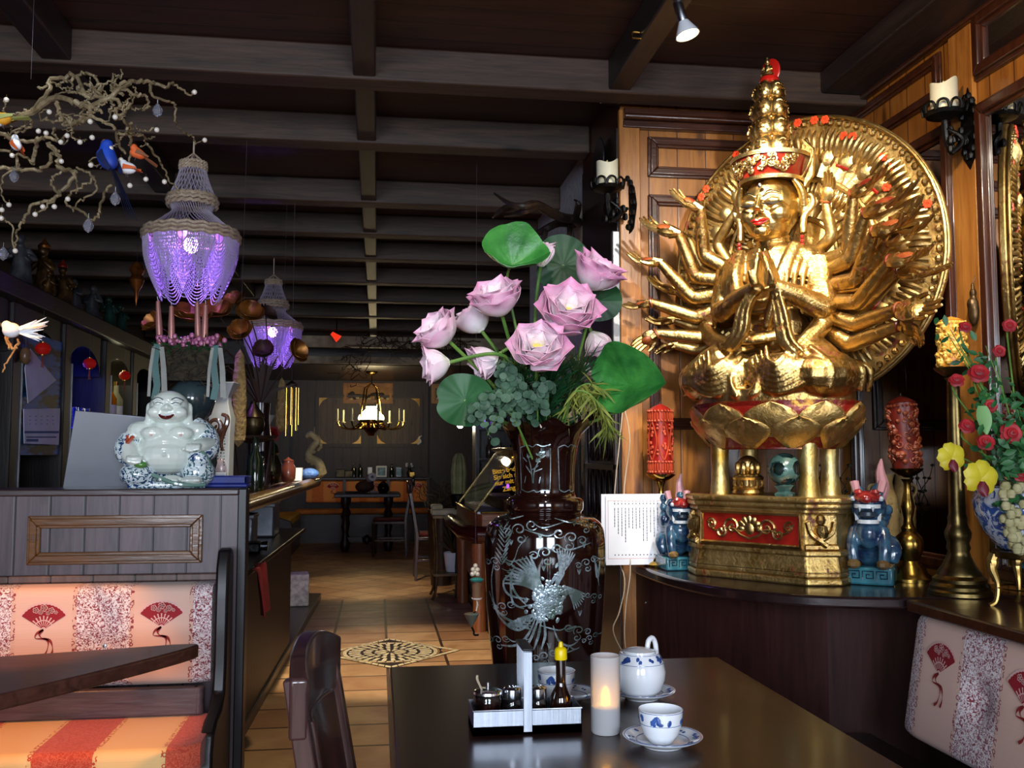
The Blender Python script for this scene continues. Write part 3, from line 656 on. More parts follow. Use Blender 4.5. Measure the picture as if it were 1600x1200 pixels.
# ------------------------------------------------------------------ benches with fan fabric
def fabric(name, plain, pat1, pat2, warm=0):
    t = NT(name); q = t.n('TexCoord', 3); sx = t.t.nodes.new('ShaderNodeSeparateXYZ'); t.put(sx.inputs[0], q)
    u = t.math('MODULO', t.math('ADD', t.math('ABSOLUTE', sx.outputs[0]), .115), .345)
    st = t.math('LESS_THAN', u, .18)
    nz = t.noise(q, 95, 2, 2.2, .6); curl = t.ramp(nz, [(.44, 0), (.52, 1)])
    pat = t.mix(curl, H(pat1), H(pat2))
    e = t.math('MINIMUM', u, t.math('SUBTRACT', .18, u)); edge = t.math('MULTIPLY', st, t.math('LESS_THAN', e, .012))
    wv = t.n('TexVoronoi', 0, i0=q, i2=70); scroll = t.ramp(wv, [(.25, 0), (.3, 1), (.42, 1), (.47, 0)])
    col = t.mix(st, H(plain), pat); col = t.mix(edge, col, t.mix(scroll, H(plain), H(pat1)))
    wave = t.noise(t.n('Mapping', i0=q, i3=(1, 400, 400)), 1, 1)
    t.set(Base_Color=col, Roughness=.8, Sheen_Weight=.2); t.bump(t.math('ADD', t.math('MULTIPLY', curl, t.math('MULTIPLY', st, .6)), t.math('MULTIPLY', wave, .3)), .45, .004); return t.m
FAB = fabric('fan_fabric', 'd8b3a2', '8a3440', 'eadfe0')
FAB_LIT = fabric('seat_fan_fabric', 'e6b878', 'b83a20', 'd0583a')  # same cloth as the back, with the orange lamp light put into its colours
FANRED = mat('fan_red', '9a1c2a', .8, c2='841622'); FANPINK = mat('fan_line', 'e2b6b0', .8); FANRIB = mat('fan_ribbon_red', '8e2a2a', .8)
def fan(m, fn, s=1, i0=1):
    """folding fan with blossoms, ribs and a trailing ribbon; fn(u,v) -> point on the cloth; material slots i0 red, i0+1 line, i0+2 ribbon"""
    a0, a1 = R(33), R(147); r0, r1 = .028*s, .098*s; o = (0, -.045*s)
    P = lambda r, a, d=0: fn(o[0] + r*cos(a), o[1] + r*sin(a), d)
    n = 14
    def sect(ra, rb, slot, d, w=0, n=n, s0=a0, s1=a1):
        m.cur = slot; vs = []
        for i in range(n+1):
            a = s0+(s1-s0)*i/n; vs += [P(ra, a, d), P(rb*(1 + w*(.012 if i % 2 else -.012)), a, d)]
        m.add(vs, [(2*i, 2*i+1, 2*i+3, 2*i+2) for i in range(n)])
    sect(r0*.2, r1*1.07, i0+1, .0006, 1, 28); sect(r0*1.35, r1*.99, i0, .0010, 1, 28); sect(r0*.35, r0*1.2, i0, .0010)
    for k in range(7):
        a = a0+(a1-a0)*(k+.5)/7; sect(r0*.5, r0*1.9, i0+1, .0014, 0, 1, a-.05, a+.05)
    m.cur = i0+1
    for cx, cy, rr in ((-.03, .03, .012), (.0, .038, .014), (.028, .028, .012), (-.012, .022, .009), (.015, .018, .008), (.045, .02, .007)):
        for k in range(5):
            a = 2*pi*k/5; c = (cx*s + rr*.55*s*cos(a), cy*s + rr*.55*s*sin(a))
            pts = [(c[0] + rr*.5*s*cos(t*pi/4), c[1] + rr*.5*s*sin(t*pi/4)) for t in range(9)]
            for i in range(8):
                p, q = pts[i], pts[i+1]; m.add([fn(p[0], p[1], .0015), fn(q[0], q[1], .0015), fn(c[0]+(q[0]-c[0])*.6, c[1]+(q[1]-c[1])*.6, .0015), fn(c[0]+(p[0]-c[0])*.6, c[1]+(p[1]-c[1])*.6, .0015)], [(0, 1, 2, 3)])
    m.cur = i0+2
    for pts in ([(0, -.045), (-.024, -.06), (-.028, -.078), (.01, -.082), (.02, -.10), (.012, -.135), (-.006, -.15)], [(0, -.045), (-.014, -.062), (-.004, -.078), (.022, -.085), (.034, -.105), (.036, -.13), (.028, -.15)]):
        q = smooth_path([V((a*s, b*s, 0)) for a, b in pts], 5); k = len(q); vs = []
        for i, p in enumerate(q):
            t = (q[min(i+1, k-1)] - q[max(0, i-1)]).normalized(); b = V((-t.y, t.x, 0))*(.0032*s*(1+.6*sin(i*.5)))
            vs += [fn(p.x-b.x, p.y-b.y, .0012), fn(p.x+b.x, p.y+b.y, .0012)]
        m.add(vs, [(2*i, 2*i+1, 2*i+3, 2*i+2) for i in range(k-1)])
    m.cur = 0
def cushion(m, x0, x1, y0, y1, z0, z1, r=.03, dim=(), lean=0, nx=None):
    """soft padded block, front face at y0, optional button dimples (x, z)"""
    nx = nx or int(abs(x1-x0)/.03)+2; prof = []
    for (cy, cz, s0) in ((y0+r, z1-r, 90), (y0+r, z0+r, 180), (y1-r, z0+r, 270), (y1-r, z1-r, 0)):
        for k in range(5): a = R(s0 + 22.5*k); prof.append((cy + r*cos(a), cz + r*sin(a)))
        if s0 == 90:
            for k in range(1, 10): prof.append((y0, (z1-r) + (z0-z1+2*r)*k/10))
    n = len(prof); vs = []; fs = []
    for i in range(nx+1):
        x = x0 + (x1-x0)*i/nx; e = min(i, nx-i); sh = (.75, .93, 1)[min(e, 2)]
        for y, z in prof:
            cy, cz = (y0+y1)/2, (z0+z1)/2; yy, zz = cy+(y-cy)*sh, cz+(z-cz)*(.9+.1*sh)
            for dx, dz in dim: yy += .035*math.exp(-((x-dx)**2+(z-dz)**2)/.0016)*(1 if y < cy else 0)
            vs.append((x, yy + lean*(z-z0), zz))
    for i in range(nx):
        for j in range(n): fs.append((i*n+j, i*n+(j+1) % n, (i+1)*n+(j+1) % n, (i+1)*n+j))
    fs.append(tuple(range(n))[::-1]); fs.append(tuple(nx*n+j for j in range(n))); return m.add(vs, fs)
FM = [FAB, FANRED, FANPINK, FANRIB]
def bench_left():
    t = thing('bench', 'long dark bench under the laughing figure, with fan patterned back cushion and orange lit seat', 'bench', (-.51, 3.28, 0))
    ox, oy = -.51, 3.28
    pn = MB().box(-2.15, .055, 0, .06, 0, 1.118).build('back_panel', wood('grey_violet_boards', '66545a', '40343a', 'z', plank='x', pw=.106, rough=.42, dark='0e0a0b', gap=.02), t)
    MB().box(-2.15, .06, -.012, .2, 1.118, 1.14).build('top_ledge', wood('ledge_wood', '4a3a3a', '2e2222', 'x', rough=.35, knots=False), t, bev=.005)
    MB().box(.055, .085, -.004, .064, 0, 1.14).build('end_post', mat('blue_black_post', '1c1a20', .4, c2='121014'), t, bev=.004)
    GBM = wood('golden_brown_moulding', '7a5028', '4e3018', 'x', rough=.25, knots=False, coat=.4)
    for a, b in ((-.594, -.054), (-1.32, -.732), (-2.05, -1.46)): frame(MB(), a, b, .90, 1.056, 0, .04, .02).build('moulding', GBM, t, bev=.003)
    MB().box(-2.15, .0, -.03, 0, .845, .868).build('lower_ledge', GREYW, t, bev=.004)
    m = MB(); dims = [(-.32-.345*k, .66) for k in range(6)]; cushion(m, -2.15, .0, -.14, -.012, .54, .845, dim=dims)
    for k in range(6): fan(m, lambda u, v, d, k=k: V((-.1475-.345*k+u, -.1405-d, .755+v)), .78)
    bc = m.build('back_cushion', FM, t)
    for x, z in dims:
        MB().lathe([(0, 0), (.008, .002), (.006, .006), (0, .007)], 10).build('button', CHROME, bc, loc=(x, -.107, z)).rotation_euler = (R(90), 0, 0)
    m = MB(); m.box(-2.15, -.03, -.165, -.13, .455, .538).lathe([(.0175, .455), (.0175, .538)], 14, (-.03, -.1475, 0)); m.build('back_rail', wood('rail_wood', '5a4a4e', '382c30', 'x', rough=.35, knots=False), t, bev=.004)
    m = MB(); cushion(m, -2.15, .03, -.50, -.10, .375, .452, .026)
    m.build('seat_cushion', [FAB_LIT, FANRED, FANPINK, FANRIB], t)
    m = MB(); m.box(-2.15, .0, -.47, -.06, .0, .372); m.build('seat_base', DARKX, t)
    pr = [(-.04, 0), (-.04, .93), (-.07, .955), (-.11, .95), (-.14, .90), (-.15, .80), (-.155, .60), (-.17, .52), (-.22, .485), (-.30, .475), (-.36, .45), (-.38, .40), (-.38, 0)]
    m = MB(); m.prism([(y, z) for y, z in smooth_path([V((a, b, 0)) for a, b in pr], 3) for y, z in [(y, z)]] if 0 else pr, lambda u, v, d: (d, u, v), .012, .052); m.build('end_panel', mat('black_stained_wood', '120e10', .4, c2='0a0809'), t, bev=.008)
bench_left()
def bench_right():
    t = thing('bench', 'bench along the right wall with cream and burgundy fan patterned upholstery, beside the dining table', 'bench', (1.56, 2.60, 0), -R(90))
    m = MB(); dims = [(.32+.345*k, .63) for k in range(3)]; cushion(m, 0, 1.4, -.09, -.002, .465, .80, .026, dim=dims, lean=.17)
    for k in range(4): fan(m, lambda u, v, d, k=k: V((.150+.345*k+u, -.0915-d+.17*(.70+v-.465), .70+v)), .80)
    m.build('back_cushion', FM, t)
    MB().box(-.0, 1.4, .0, .018, 0, .80).build('back_board', DARKX, t)
    m = MB(); cushion(m, -.29, 1.4, -.50, -.205, .385, .45, .024); m.build('seat_cushion', FAB, t)
    MB().box(-.28, 1.4, -.44, -.03, 0, .385).build('seat_base', DARKX, t)
bench_right()
# ------------------------------------------------------------------ tables
def dining_table():
    t = thing('dining_table', 'dark glossy dining table in the foreground carrying the tea set and condiments', 'table', (.437, 1.55, 0))
    MB().box(-.403, .405, -.72, .785, .722, .75).build('tabletop', TABLEW, t, bev=.004)
    MB().box(-.36, .36, -.66, .67, .65, .722).build('apron', DARKX, t)
    for x in (-.33, .33):
        for y in (-.62, .63): MB().box(x-.03, x+.03, y-.03, y+.03, 0, .65).build('leg', DARKW, t, bev=.004)
dining_table()
def corner_table():
    t = thing('corner_table', 'dark rounded wooden table in front of the left bench', 'table', (-1.0, 2.3, 0))
    A = [V(p) for p in ((-.47, 2.655, 0), (-.66, 2.345, 0), (-.90, 2.05, 0), (-1.5, 1.5, 0), (-2.2, 1.7, 0), (-2.2, 2.36, 0), (-1.5, 2.48, 0), (-1.0, 2.575, 0), (-.62, 2.665, 0), (-.52, 2.69, 0))]
    out = [(p.x+1.0, p.y-2.3) for p in smooth_path(A, 5, True)]
    MB().prism(out, lambda u, v, d: (u, v, d), .715, .75).build('tabletop', wood('brown_table_wood', '5a362c', '3a2019', 'x', rough=.3, knots=False, coat=.12, bump=.05), t, bev=.006)
    m = MB()
    for o in (0, pi): m.tube([(.15+.010*cos(o+k*.9), .02+.010*sin(o+k*.9), .03+.69*k/34) for k in range(35)], .008, 6)
    m.build('twisted_leg', BLACK, t); MB().lathe([(.2, 0), (.2, .012), (.03, .03), (.02, .05)], 24, (.15, .02, 0)).build('foot', BLACK, t)
    m = MB(); m.lathe([(.06, 0), (.05, .1), (.05, .6), (.09, .715)], 16, (-.6, -.1, 0)); m.build('pedestal', DARKW, t)
corner_table()
# ------------------------------------------------------------------ chairs (front faces local +x)
CHAIRW = wood('chair_wood', '4a302e', '2e1e1e', 'z', rough=.26, knots=False, coat=.5, bump=.08)
def chair(loc, rz, label, group=None, seatc='7a2018'):
    t = thing('dining_chair', label, 'chair', loc, rz, group); L = .2  # back stands at x = -L
    lean = lambda z: -.20 - .17*(z-.45) if z > .45 else -.20 - .03*(.45-z)
    for s in (1, -1):
        MB().tube([(lean(z), s*.185, z) for z in (0, .2, .45, .6, .75, .88, .955)], [.019, .021, .023, .022, .021, .020, .019], 4, flat=1).build('back_post', CHAIRW, t, bev=.003)
        MB().tube([(.19, s*.18, 0), (.185, s*.18, .43)], [.016, .023], 8).build('front_leg', CHAIRW, t)
        MB().bar((lean(.2), s*.185, .2), (.186, s*.18, .2), .018, .025).build('side_stretcher', CHAIRW, t, bev=.003)
    m = MB(); zt = lambda y: .958 + .034*(1-(y/.2)**2)
    m.grid(20, 4, lambda u, v: (lean(.9) - .011 - .02*(1-((u*2-1))**2), (u*2-1)*.205, .865 + (zt((u*2-1)*.205)-.865)*v), -.028)
    m.build('crest_rail', CHAIRW, t, bev=.005)
    m = MB(); m.grid(12, 6, lambda u, v: (lean(.5+.37*v) - .004 - .016*(1-((u*2-1))**2), (u*2-1)*.125, .52 + .355*v), -.014)
    m.build('back_panel', CHAIRW, t, bev=.004)
    MB().bar((lean(.52), -.185, .52), (lean(.52), .185, .52), .022, .04).build('lower_rail', CHAIRW, t, bev=.003)
    MB().box(-.20, .21, -.20, .20, .40, .435).build('seat_frame', CHAIRW, t, bev=.006)
    m = MB(); cushion(m, -.18, .20, -.19, .19, .436, .468, .014); m.build('seat_cushion', mat('seat_'+seatc, seatc, .7, c2='5a1812', ns=30), t)
    return t
chair((.180, 1.60, 0), R(-6), 'brown wooden chair drawn up to the left side of the dining table').scale = (1, .84, .965)
# ------------------------------------------------------------------ things on the dining table
ZT = .7505
def tray():
    t = thing('condiment_tray', 'steel condiment tray with an upright handle, holding jars and a sauce bottle', 'tray', (.272, 1.785, ZT))
    m = MB(); w, d, h, k = .099, .042, .043, .0015
    m.box(-w, w, -d, d, 0, .0155).box(-w, w, -d, -d+k, 0, h).box(-w, w, d-k, d, 0, h).box(-w, -w+k, -d, d, 0, h).box(w-k, w, -d, d, 0, h)
    m.tube([(-w, -d, h), (w, -d, h), (w, d, h), (-w, d, h)], .0015, 5, closed=True)
    m.build('tray_body', STEEL, t, smooth=False)
    m = MB(); hx = .0; m.box(-.008, .008, -d-.0015, -d, .004, .145).box(-.008, .008, d, d+.0015, .004, .145).box(-.008, .008, -d-.0015, d+.0015, .1455, .147)
    m.build('handle', STEEL, t, bev=.0006)
    MB().box(-.0105, .0105, -d-.003, d+.003, .1472, .152).build('handle_grip', mat('black_plastic', '16161a', .4), t, bev=.002)
tray()
def jar():
    t = thing('sauce_jar', 'squat glass jar of red chilli paste with steel lid, left end of tray', 'jar', (.205, 1.788, ZT+.016))
    MB().lathe([(.0255, 0), (.027, .003), (.027, .042), (.025, .046), (.0235, .045), (.0235, .006), (0, .005)], 24).build('glass', GLASS, t)
    MB().lathe([(.0225, .0065), (.0225, .036), (0, .037)], 20).build('chilli_paste', mat('chilli_paste', '8e1c08', .3, c2='5c0f04', ns=60), t)
    m = MB().lathe([(.0265, .046), (.0275, .048), (.0265, .052), (.02, .055), (0, .056)], 24); m.build('lid', CHROME, t)
    MB().lathe([(.003, .055), (.0032, .067), (0, .068)], 10).build('lid_knob', CHROME, t)
    MB().tube(smooth_path([(-.012, -.005, .056), (-.016, -.007, .064), (-.021, -.009, .076), (-.0205, -.010, .083)], 5), [.0022, .002, .0026, .0022], 6).build('spoon', mat('horn_spoon', 'b0a088', .3), t)
jar()
def shaker(x, label, fill):
    t = thing('shaker', label, 'shaker', (x, 1.79, ZT+.016))
    MB().lathe([(.0165, 0), (.018, .003), (.018, .03), (.0155, .036), (.0145, .035), (.016, .028), (.016, .005), (0, .004)], 16).build('glass', GLASS, t)
    MB().lathe([(.0152, .0055), (.0152, .022), (0, .0225)], 14).build('filling', fill, t)
    m = MB().lathe([(.017, .036), (.0175, .038), (.017, .054), (.012, .0575), (0, .058)], 20)
    for k in range(5): m.ell((.006*cos(k*1.26), .006*sin(k*1.26), .058), .0011, 5)
    m.build('cap', CHROME, t)
shaker(.2505, 'salt shaker with chrome cap, left of the tray handle', mat('salt', 'e8e8ea', .8)); shaker(.2975, 'pepper shaker with chrome cap, right of the tray handle', mat('pepper', '8a8070', .9, c2='4a4238', ns=200))
def soy():
    t = thing('sauce_bottle', 'dark soy sauce bottle with yellow spout cap', 'bottle', (.341, 1.787, ZT+.016))
    MB().lathe([(.0195, 0), (.021, .003), (.021, .03), (.018, .042), (.011, .055), (.0092, .065), (.0095, .108), (0, .109)], 24).build('glass_body', mat('dark_soy_glass', '120704', .06, coat=.6, c2='1e0c06'), t)
    MB().lathe([(.0115, .105), (.012, .107), (.0115, .123), (.0095, .126), (.005, .128), (.0035, .137), (0, .138)], 20).build('spout_cap', mat('yellow_plastic', 'e8c800', .35), t)
soy()
def blossoms(m, fn, n, v0, v1, s=.011, seed=1):
    """blue painted sprigs round a rim: fn(a, v) -> point, normal"""
    r = random.Random(seed)
    for k in range(n):
        a = 2*pi*k/n + r.uniform(-.1, .1); v = (v0+v1)/2; big = k % 3 == 0
        for q in range(5 if big else 2):
            p, nn = fn(a + r.uniform(-.16, .16)*(1 if big else .5), v + (v1-v0)*r.uniform(-.35, .35)); rot = nn.to_track_quat('Z', 'Y').to_matrix()
            m.ell(p, (s*r.uniform(.4, .7)*(1 if big else .6), s*.28, .0006), 8, rot @ Matrix.Rotation(r.uniform(0, 3), 3, 'Z'))
def saucer(loc, label):
    t = thing('saucer', label, 'saucer', loc)
    MB().lathe([(.034, 0), (.036, .003), (.052, .009), (.068, .0165), (.069, .018), (.066, .0178), (.05, .0112), (.034, .006), (0, .0055)], 40).build('dish', PORC, t)
    m = MB(); rz = lambda r: .006 + (r-.034)/(.067-.034)*.0118
    for rr in (.0655, .045): m.tube([(rr*cos(a), rr*sin(a), rz(rr)+.0005) for a in [2*pi*i/48 for i in range(48)]], .0006, 4, closed=True)
    blossoms(m, lambda a, v: (V((v*cos(a), v*sin(a), rz(v)+.0008)), V((-.25*cos(a), -.25*sin(a), 1)).normalized()), 11, .048, .063)
    m.build('blue_pattern', BLUE, t); return t
def cup(loc, label, k=1):
    t = thing('tea_cup', label, 'cup', loc)
    prof = [(.019, 0), (.021, .002), (.023, .005), (.031, .016), (.0365, .034), (.038, .05), (.0385, .056), (.0372, .0565), (.0365, .05), (.034, .03), (.026, .012), (0, .008)]
    MB().lathe([(r*k, z*k) for r, z in prof], 40).build('bowl', PORC, t)
    m = MB()
    for z, r in ((.0545, .0387), (.0335, .0368)): m.tube([(r*k*cos(a), r*k*sin(a), z*k) for a in [2*pi*i/48 for i in range(48)]], .0006, 4, closed=True)
    blossoms(m, lambda a, v: (V(((.0367+.0018*(v-.034)/.02)*k*cos(a)*1.012, (.0367+.0018*(v-.034)/.02)*k*sin(a)*1.012, v*k)), V((cos(a), sin(a), 0))), 9, .036, .053, .014, 4)
    m.build('blue_pattern', BLUE, t); return t
saucer((.492, 1.645, ZT), 'blue and white saucer under the front tea cup'); cup((.489, 1.645, ZT+.0062), 'blue and white tea cup in front, on its saucer at the table edge')
saucer((.545, 1.965, ZT), 'blue and white saucer under the teapot')
saucer((.385, 1.97, ZT), 'blue and white saucer mostly hidden behind the sauce bottle'); cup((.366, 1.965, ZT+.0062), 'white tea cup standing behind the condiment tray')
def teapot():
    t = thing('teapot', 'small white teapot with blue sprigs and a loop handle, behind the candle glass', 'teapot', (.54, 1.965, ZT+.006))
    MB().lathe([(.03, 0), (.034, .003), (.045, .014), (.053, .035), (.054, .05), (.049, .07), (.041, .084), (.039, .088), (.036, .087), (.0, .082)], 40).build('pot', PORC, t)
    MB().lathe([(.034, .087), (.033, .091), (.02, .095), (.008, .097), (.0, .098)], 30).build('lid', PORC, t)
    MB().tube(smooth_path([(.022, .018, .09), (.026, .02, .106), (.036, .026, .110), (.043, .03, .098), (.045, .03, .078)], 6), .0055, 10).build('handle', PORC, t)
    MB().tube(smooth_path([(-.045, -.005, .03), (-.064, -.008, .045), (-.072, -.01, .066), (-.08, -.012, .075)], 6), [.015, .011, .008, .007], 12).build('spout', PORC, t)
    m = MB()
    for z, r in ((.086, .0402), (.068, .0501)): m.tube([(r*cos(a), r*sin(a), z) for a in [2*pi*i/48 for i in range(48)]], .0006, 4, closed=True)
    blossoms(m, lambda a, v: (V(((.0502-(v-.068)*.55)*cos(a)*1.01, (.0502-(v-.068)*.55)*sin(a)*1.01, v)), V((cos(a), sin(a), .5)).normalized()), 10, .07, .084, .013, 9)
    m.build('blue_pattern', BLUE, t)
teapot()
def led_candle():
    t = thing('candle_glass', 'tall frosted glass with a glowing yellow electric candle, on the dining table', 'candle', (.413, 1.735, ZT))
    fr = NT('frosted_glass'); fr.set(Base_Color=H('f2f2f4'), Roughness=.6, Transmission_Weight=.6, IOR=1.12)
    MB().lathe([(.024, 0), (.0265, .004), (.0268, .136), (.0255, .137), (.0245, .135), (.0242, .006), (0, .005)], 36).build('glass', fr.m, t)
    MB().lathe([(.0225, .006), (.0232, .008), (.0232, .046), (.02, .05), (0, .051)], 28).build('candle_body', mat('white_wax', 'ececf0', .6, sss=.2), t)
    MB().lathe([(.004, .050), (.0075, .058), (.0065, .068), (.003, .078), (0, .082)], 16).build('flame_bulb', mat('candle_flame', 'ffb400', .5, emis='ffb010', es=32), t)
    light('candle_light', 'POINT', (.413, 1.735, ZT+.066), .12, (1, .62, .1), shadow_soft_size=.006)
led_candle()
# ------------------------------------------------------------------ lacquer floor vase with mother-of-pearl inlay
VC = V((.478, 2.74, 0)); VF = V((-.172, -.985, 0)); VR = V((.985, -.172, 0))
LAC = mat('dark_lacquer', '150605', .07, c2='1f0a06', ns=5, coat=.6)
def pearl():
    t = NT('mother_of_pearl'); v = t.co(); a = t.noise(v, 90, 3, 1.5); b = t.noise(v, 22, 3)
    t.set(Base_Color=t.mix(t.ramp(b, [(.4, 0), (.62, 1)]), t.ramp(a, [(.3, H('5f6e78')), (.6, H('a9bac2')), (.8, H('8a9a92'))]), H('55655f')), Roughness=.24, Metallic=.35); return t.m
PEARL = pearl()
def vase():
    t = thing('floor_vase', 'tall dark lacquer vase with silvery phoenix and cloud inlay, holding lotus flowers', 'vase', VC)
    P = [(.095, .25), (.098, .28), (.112, .34), (.135, .50), (.152, .66), (.165, .80), (.172, .93), (.173, 1.0), (.166, 1.045), (.145, 1.068), (.115, 1.08), (.104, 1.086), (.110, 1.096), (.110, 1.118), (.102, 1.128), (.086, 1.138), (.085, 1.17), (.087, 1.22), (.094, 1.27), (.110, 1.31), (.138, 1.34)]
    PS = [(p.x, p.z) for p in smooth_path([V((r, 0, z)) for r, z in P], 4)]
    wob = lambda a, z: 1 + (max(0, (z-1.27)/.07)**1.5)*.055*cos(8*a)
    n = 96; vs = []; fs = []
    m = MB(); inner = [(r-.006, z) for r, z in PS[::-1] if z > 1.1]
    full = PS + [(PS[-1][0]-.003, PS[-1][1]+.002)] + inner; m.lathe(full, n, wob=wob)
    for i, p in enumerate(m.v):
        z = p.z
        if z > 1.26: a = atan2(p.y, p.x); m.v[i] = V((p.x, p.y, z + .010*((z-1.26)/.08)**2*cos(8*a)))
    body = m.build('body', LAC, t)
    MB().lathe([(.20, 0), (.20, .03), (.15, .06), (.15, .19), (.17, .22), (.17, .25), (.0, .25)], 32).build('stand', DARKW, t)
    def rad(z):
        for (r0, z0), (r1, z1) in zip(PS, PS[1:]):
            if z0 <= z <= z1: return r0 + (r1-r0)*(z-z0)/(z1-z0+1e-9)
        return PS[0][0]
    k = 2.74/F*.995
    def sp(px, py, off=.0012):
        z = 1.25 + (711-py)*(2.74-.15)/F; r = rad(z); x = max(-.97, min(.97, (px-852)*(2.74-.1)/F/r)); a = math.asin(x)
        d = VF*cos(a) + VR*sin(a); return d*(r+off) + V((0, 0, z))
    nor = lambda p: V((p.x, p.y, 0)).normalized()
    m = MB()
    def st(pts, w=1.6, close=False, n=5, taper=True):
        q = smooth_path([V((a, b, 0)) for a, b in pts], n, close); kk = len(q)
        ws = [w*.00176*((.35+.65*sin(pi*i/(kk-1))) if taper and not close else 1) for i in range(kk)]
        m.ribbon([sp(p.x, p.y) for p in q], nor, ws)
    # neck panels
    for x0, x1, s in ((813, 861, 1), (873, 906, .8)):
        st([(x0, 700), (x0+1, 735), (x0+2, 767)], 1.4, taper=False); st([(x1, 700), (x1, 735), (x1-1, 767)], 1.4, taper=False)
        st([(x0, 699), (x0+12*s, 695), (x0+20*s, 698), (x0+26*s, 694), (x0+36*s, 697), (x1, 694)], 1.4, taper=False); st([(x0+2, 767), (x0+12*s, 771), (x0+22*s, 768), (x0+26*s, 771), (x0+36*s, 768), (x1-1, 769)], 1.4, taper=False)
    for pts in ([(833, 757), (830, 730), (824, 708)], [(834, 757), (836, 735), (846, 715)], [(831, 742), (822, 728)], [(832, 735), (842, 728)], [(836, 738), (848, 733)], [(820, 757), (822, 745)], [(843, 757), (845, 746)], [(824, 722), (818, 715)]): st(pts, 2)
    for c in ((842, 712), (847, 707), (838, 722), (826, 716), (846, 716)):
        for q in range(4): st([c, (c[0] + rnd.uniform(-5, 8), c[1] - rnd.uniform(0, 9))], 2.4)
    m.build('neck_inlay', PEARL, body); m = MB()
    # clouds and scrolls
    def cloud(cx, cy, s=1, f=1):
        s *= 1.4
        for ox, oy, r, a, tn in ((0, 0, 7, 2.4, 1.3), (11*f, -4, 6, .5, 1.2), (-10*f, 3, 5, 3.6, 1.2), (2*f, 8, 5, 5.2, 1.1)):
            st([(cx+ox*s*1.1 + (u)*s, cy+oy*s*1.1 + v*s) for u, v in [(x, y*.85) for x, y in spiral((0, 0), r, 1.5, tn, a, 14)]], 2.0*s**.5, n=2)
        st([(cx+12*f*s, cy-8*s), (cx+22*f*s, cy-2*s), (cx+36*f*s, cy-5*s), (cx+46*f*s, cy-8*s)], 2.2)
    cloud(812, 828, 1.15); cloud(892, 840, 1.1, -1); cloud(852, 862, 1.1); cloud(918, 820, .8, -1); cloud(774, 880, .8); cloud(915, 880, .8, 1); cloud(786, 950, .8); cloud(778, 1005, .8); cloud(903, 985, .9, -1); cloud(850, 1022, .8); cloud(928, 935, .6, -1); cloud(780, 815, .6); cloud(920, 1000, .6)
    for c in ((845, 838), (850, 886), (897, 818), (912, 852), (794, 818), (905, 958), (858, 1006), (800, 848), (770, 848), (904, 893)):
        for q in (-1, 0, 1): st([(c[0], c[1]+5), (c[0]+q*3, c[1]-4)], 1.6)
    for k in range(9):  # sprig at upper left
        y = 822 + k*7; x = 787 + 3*sin(k*.6)
        st([(x, y+6), (x-10, y-6)], 3); st([(x+1, y+6), (x+10, y-7)], 3)
    st([(826, 838), (812, 855), (806, 872), (798, 884), (793, 880), (806, 886), (796, 893), (785, 890)], 2.2)
    # phoenix: wings, body scales, tail plumes, legs
    for k in range(11): a = R(100 + k*7); st([(850 - k*.5, 925), (842 + 40*cos(a)*.6, 918 - 30*sin(a)), (838 + 52*cos(a), 922 - 52*sin(a) - (k < 5)*4)], 4.2)
    for k in range(8): a = R(48 + k*7); st([(874, 900), (876 + 20*cos(a), 892 - 18*sin(a)), (874 + 36*cos(a), 892 - 36*sin(a))], 3.6)
    for k in range(8): a = R(-70 + k*9); st([(884, 915), (888 + 14*cos(a), 922 - 14*sin(a)), (888 + 26*cos(a), 926 - 28*sin(a))], 3.4)
    for k in range(330):
        u, v = rnd.gauss(0, .42), rnd.gauss(0, .42)
        x = 857 + 24*u - 12*v; y = 938 + 32*v + 4*u; q = sp(x, y, .0010 + rnd.random()*.0008); rot = nor(q).to_track_quat('Z', 'Y').to_matrix()
        m.ell(q, (rnd.uniform(.004, .0085), rnd.uniform(.004, .007), .0007), 7, rot @ Matrix.Rotation(rnd.uniform(0, 3), 3, 'Z'))
    st([(866, 925), (872, 905), (878, 893), (876, 884)], 9); st([(872, 892), (866, 902), (862, 910)], 5); st([(878, 886), (872, 880), (868, 886)], 5)
    for k in range(26): st([(842, 955), (826 - k*1.2 + rnd.uniform(-6, 6), 962 + k*.6), (808 + rnd.uniform(-10, 26), 974 + rnd.uniform(-12, 10))], 3)
    for pts in ([(836, 958), (806, 972), (776, 955), (768, 915), (772, 885)], [(838, 960), (812, 984), (782, 968), (764, 930)], [(838, 962), (826, 990), (808, 1008), (784, 1012)], [(842, 964), (832, 992), (822, 1012)], [(846, 966), (842, 990), (834, 1014)], [(850, 966), (852, 990), (846, 1012)], [(824, 945), (806, 925), (800, 905), (816, 895)], [(828, 935), (796, 930), (788, 910), (804, 894)], [(820, 950), (802, 940), (800, 900), (804, 890)]): st(pts, 4.2)
    st([(864, 975), (872, 998), (888, 1008), (902, 1002)], 3.4); st([(888, 1008), (896, 1014), (904, 1012)], 2.6); st([(888, 1008), (884, 1018)], 2.4); st([(884, 982), (900, 978)], 4)
    st([(930, 885), (934, 905), (938, 880)], 8); st([(926, 870), (932, 890), (936, 920)], 5)
    m.build('inlay', PEARL, body)
vase()
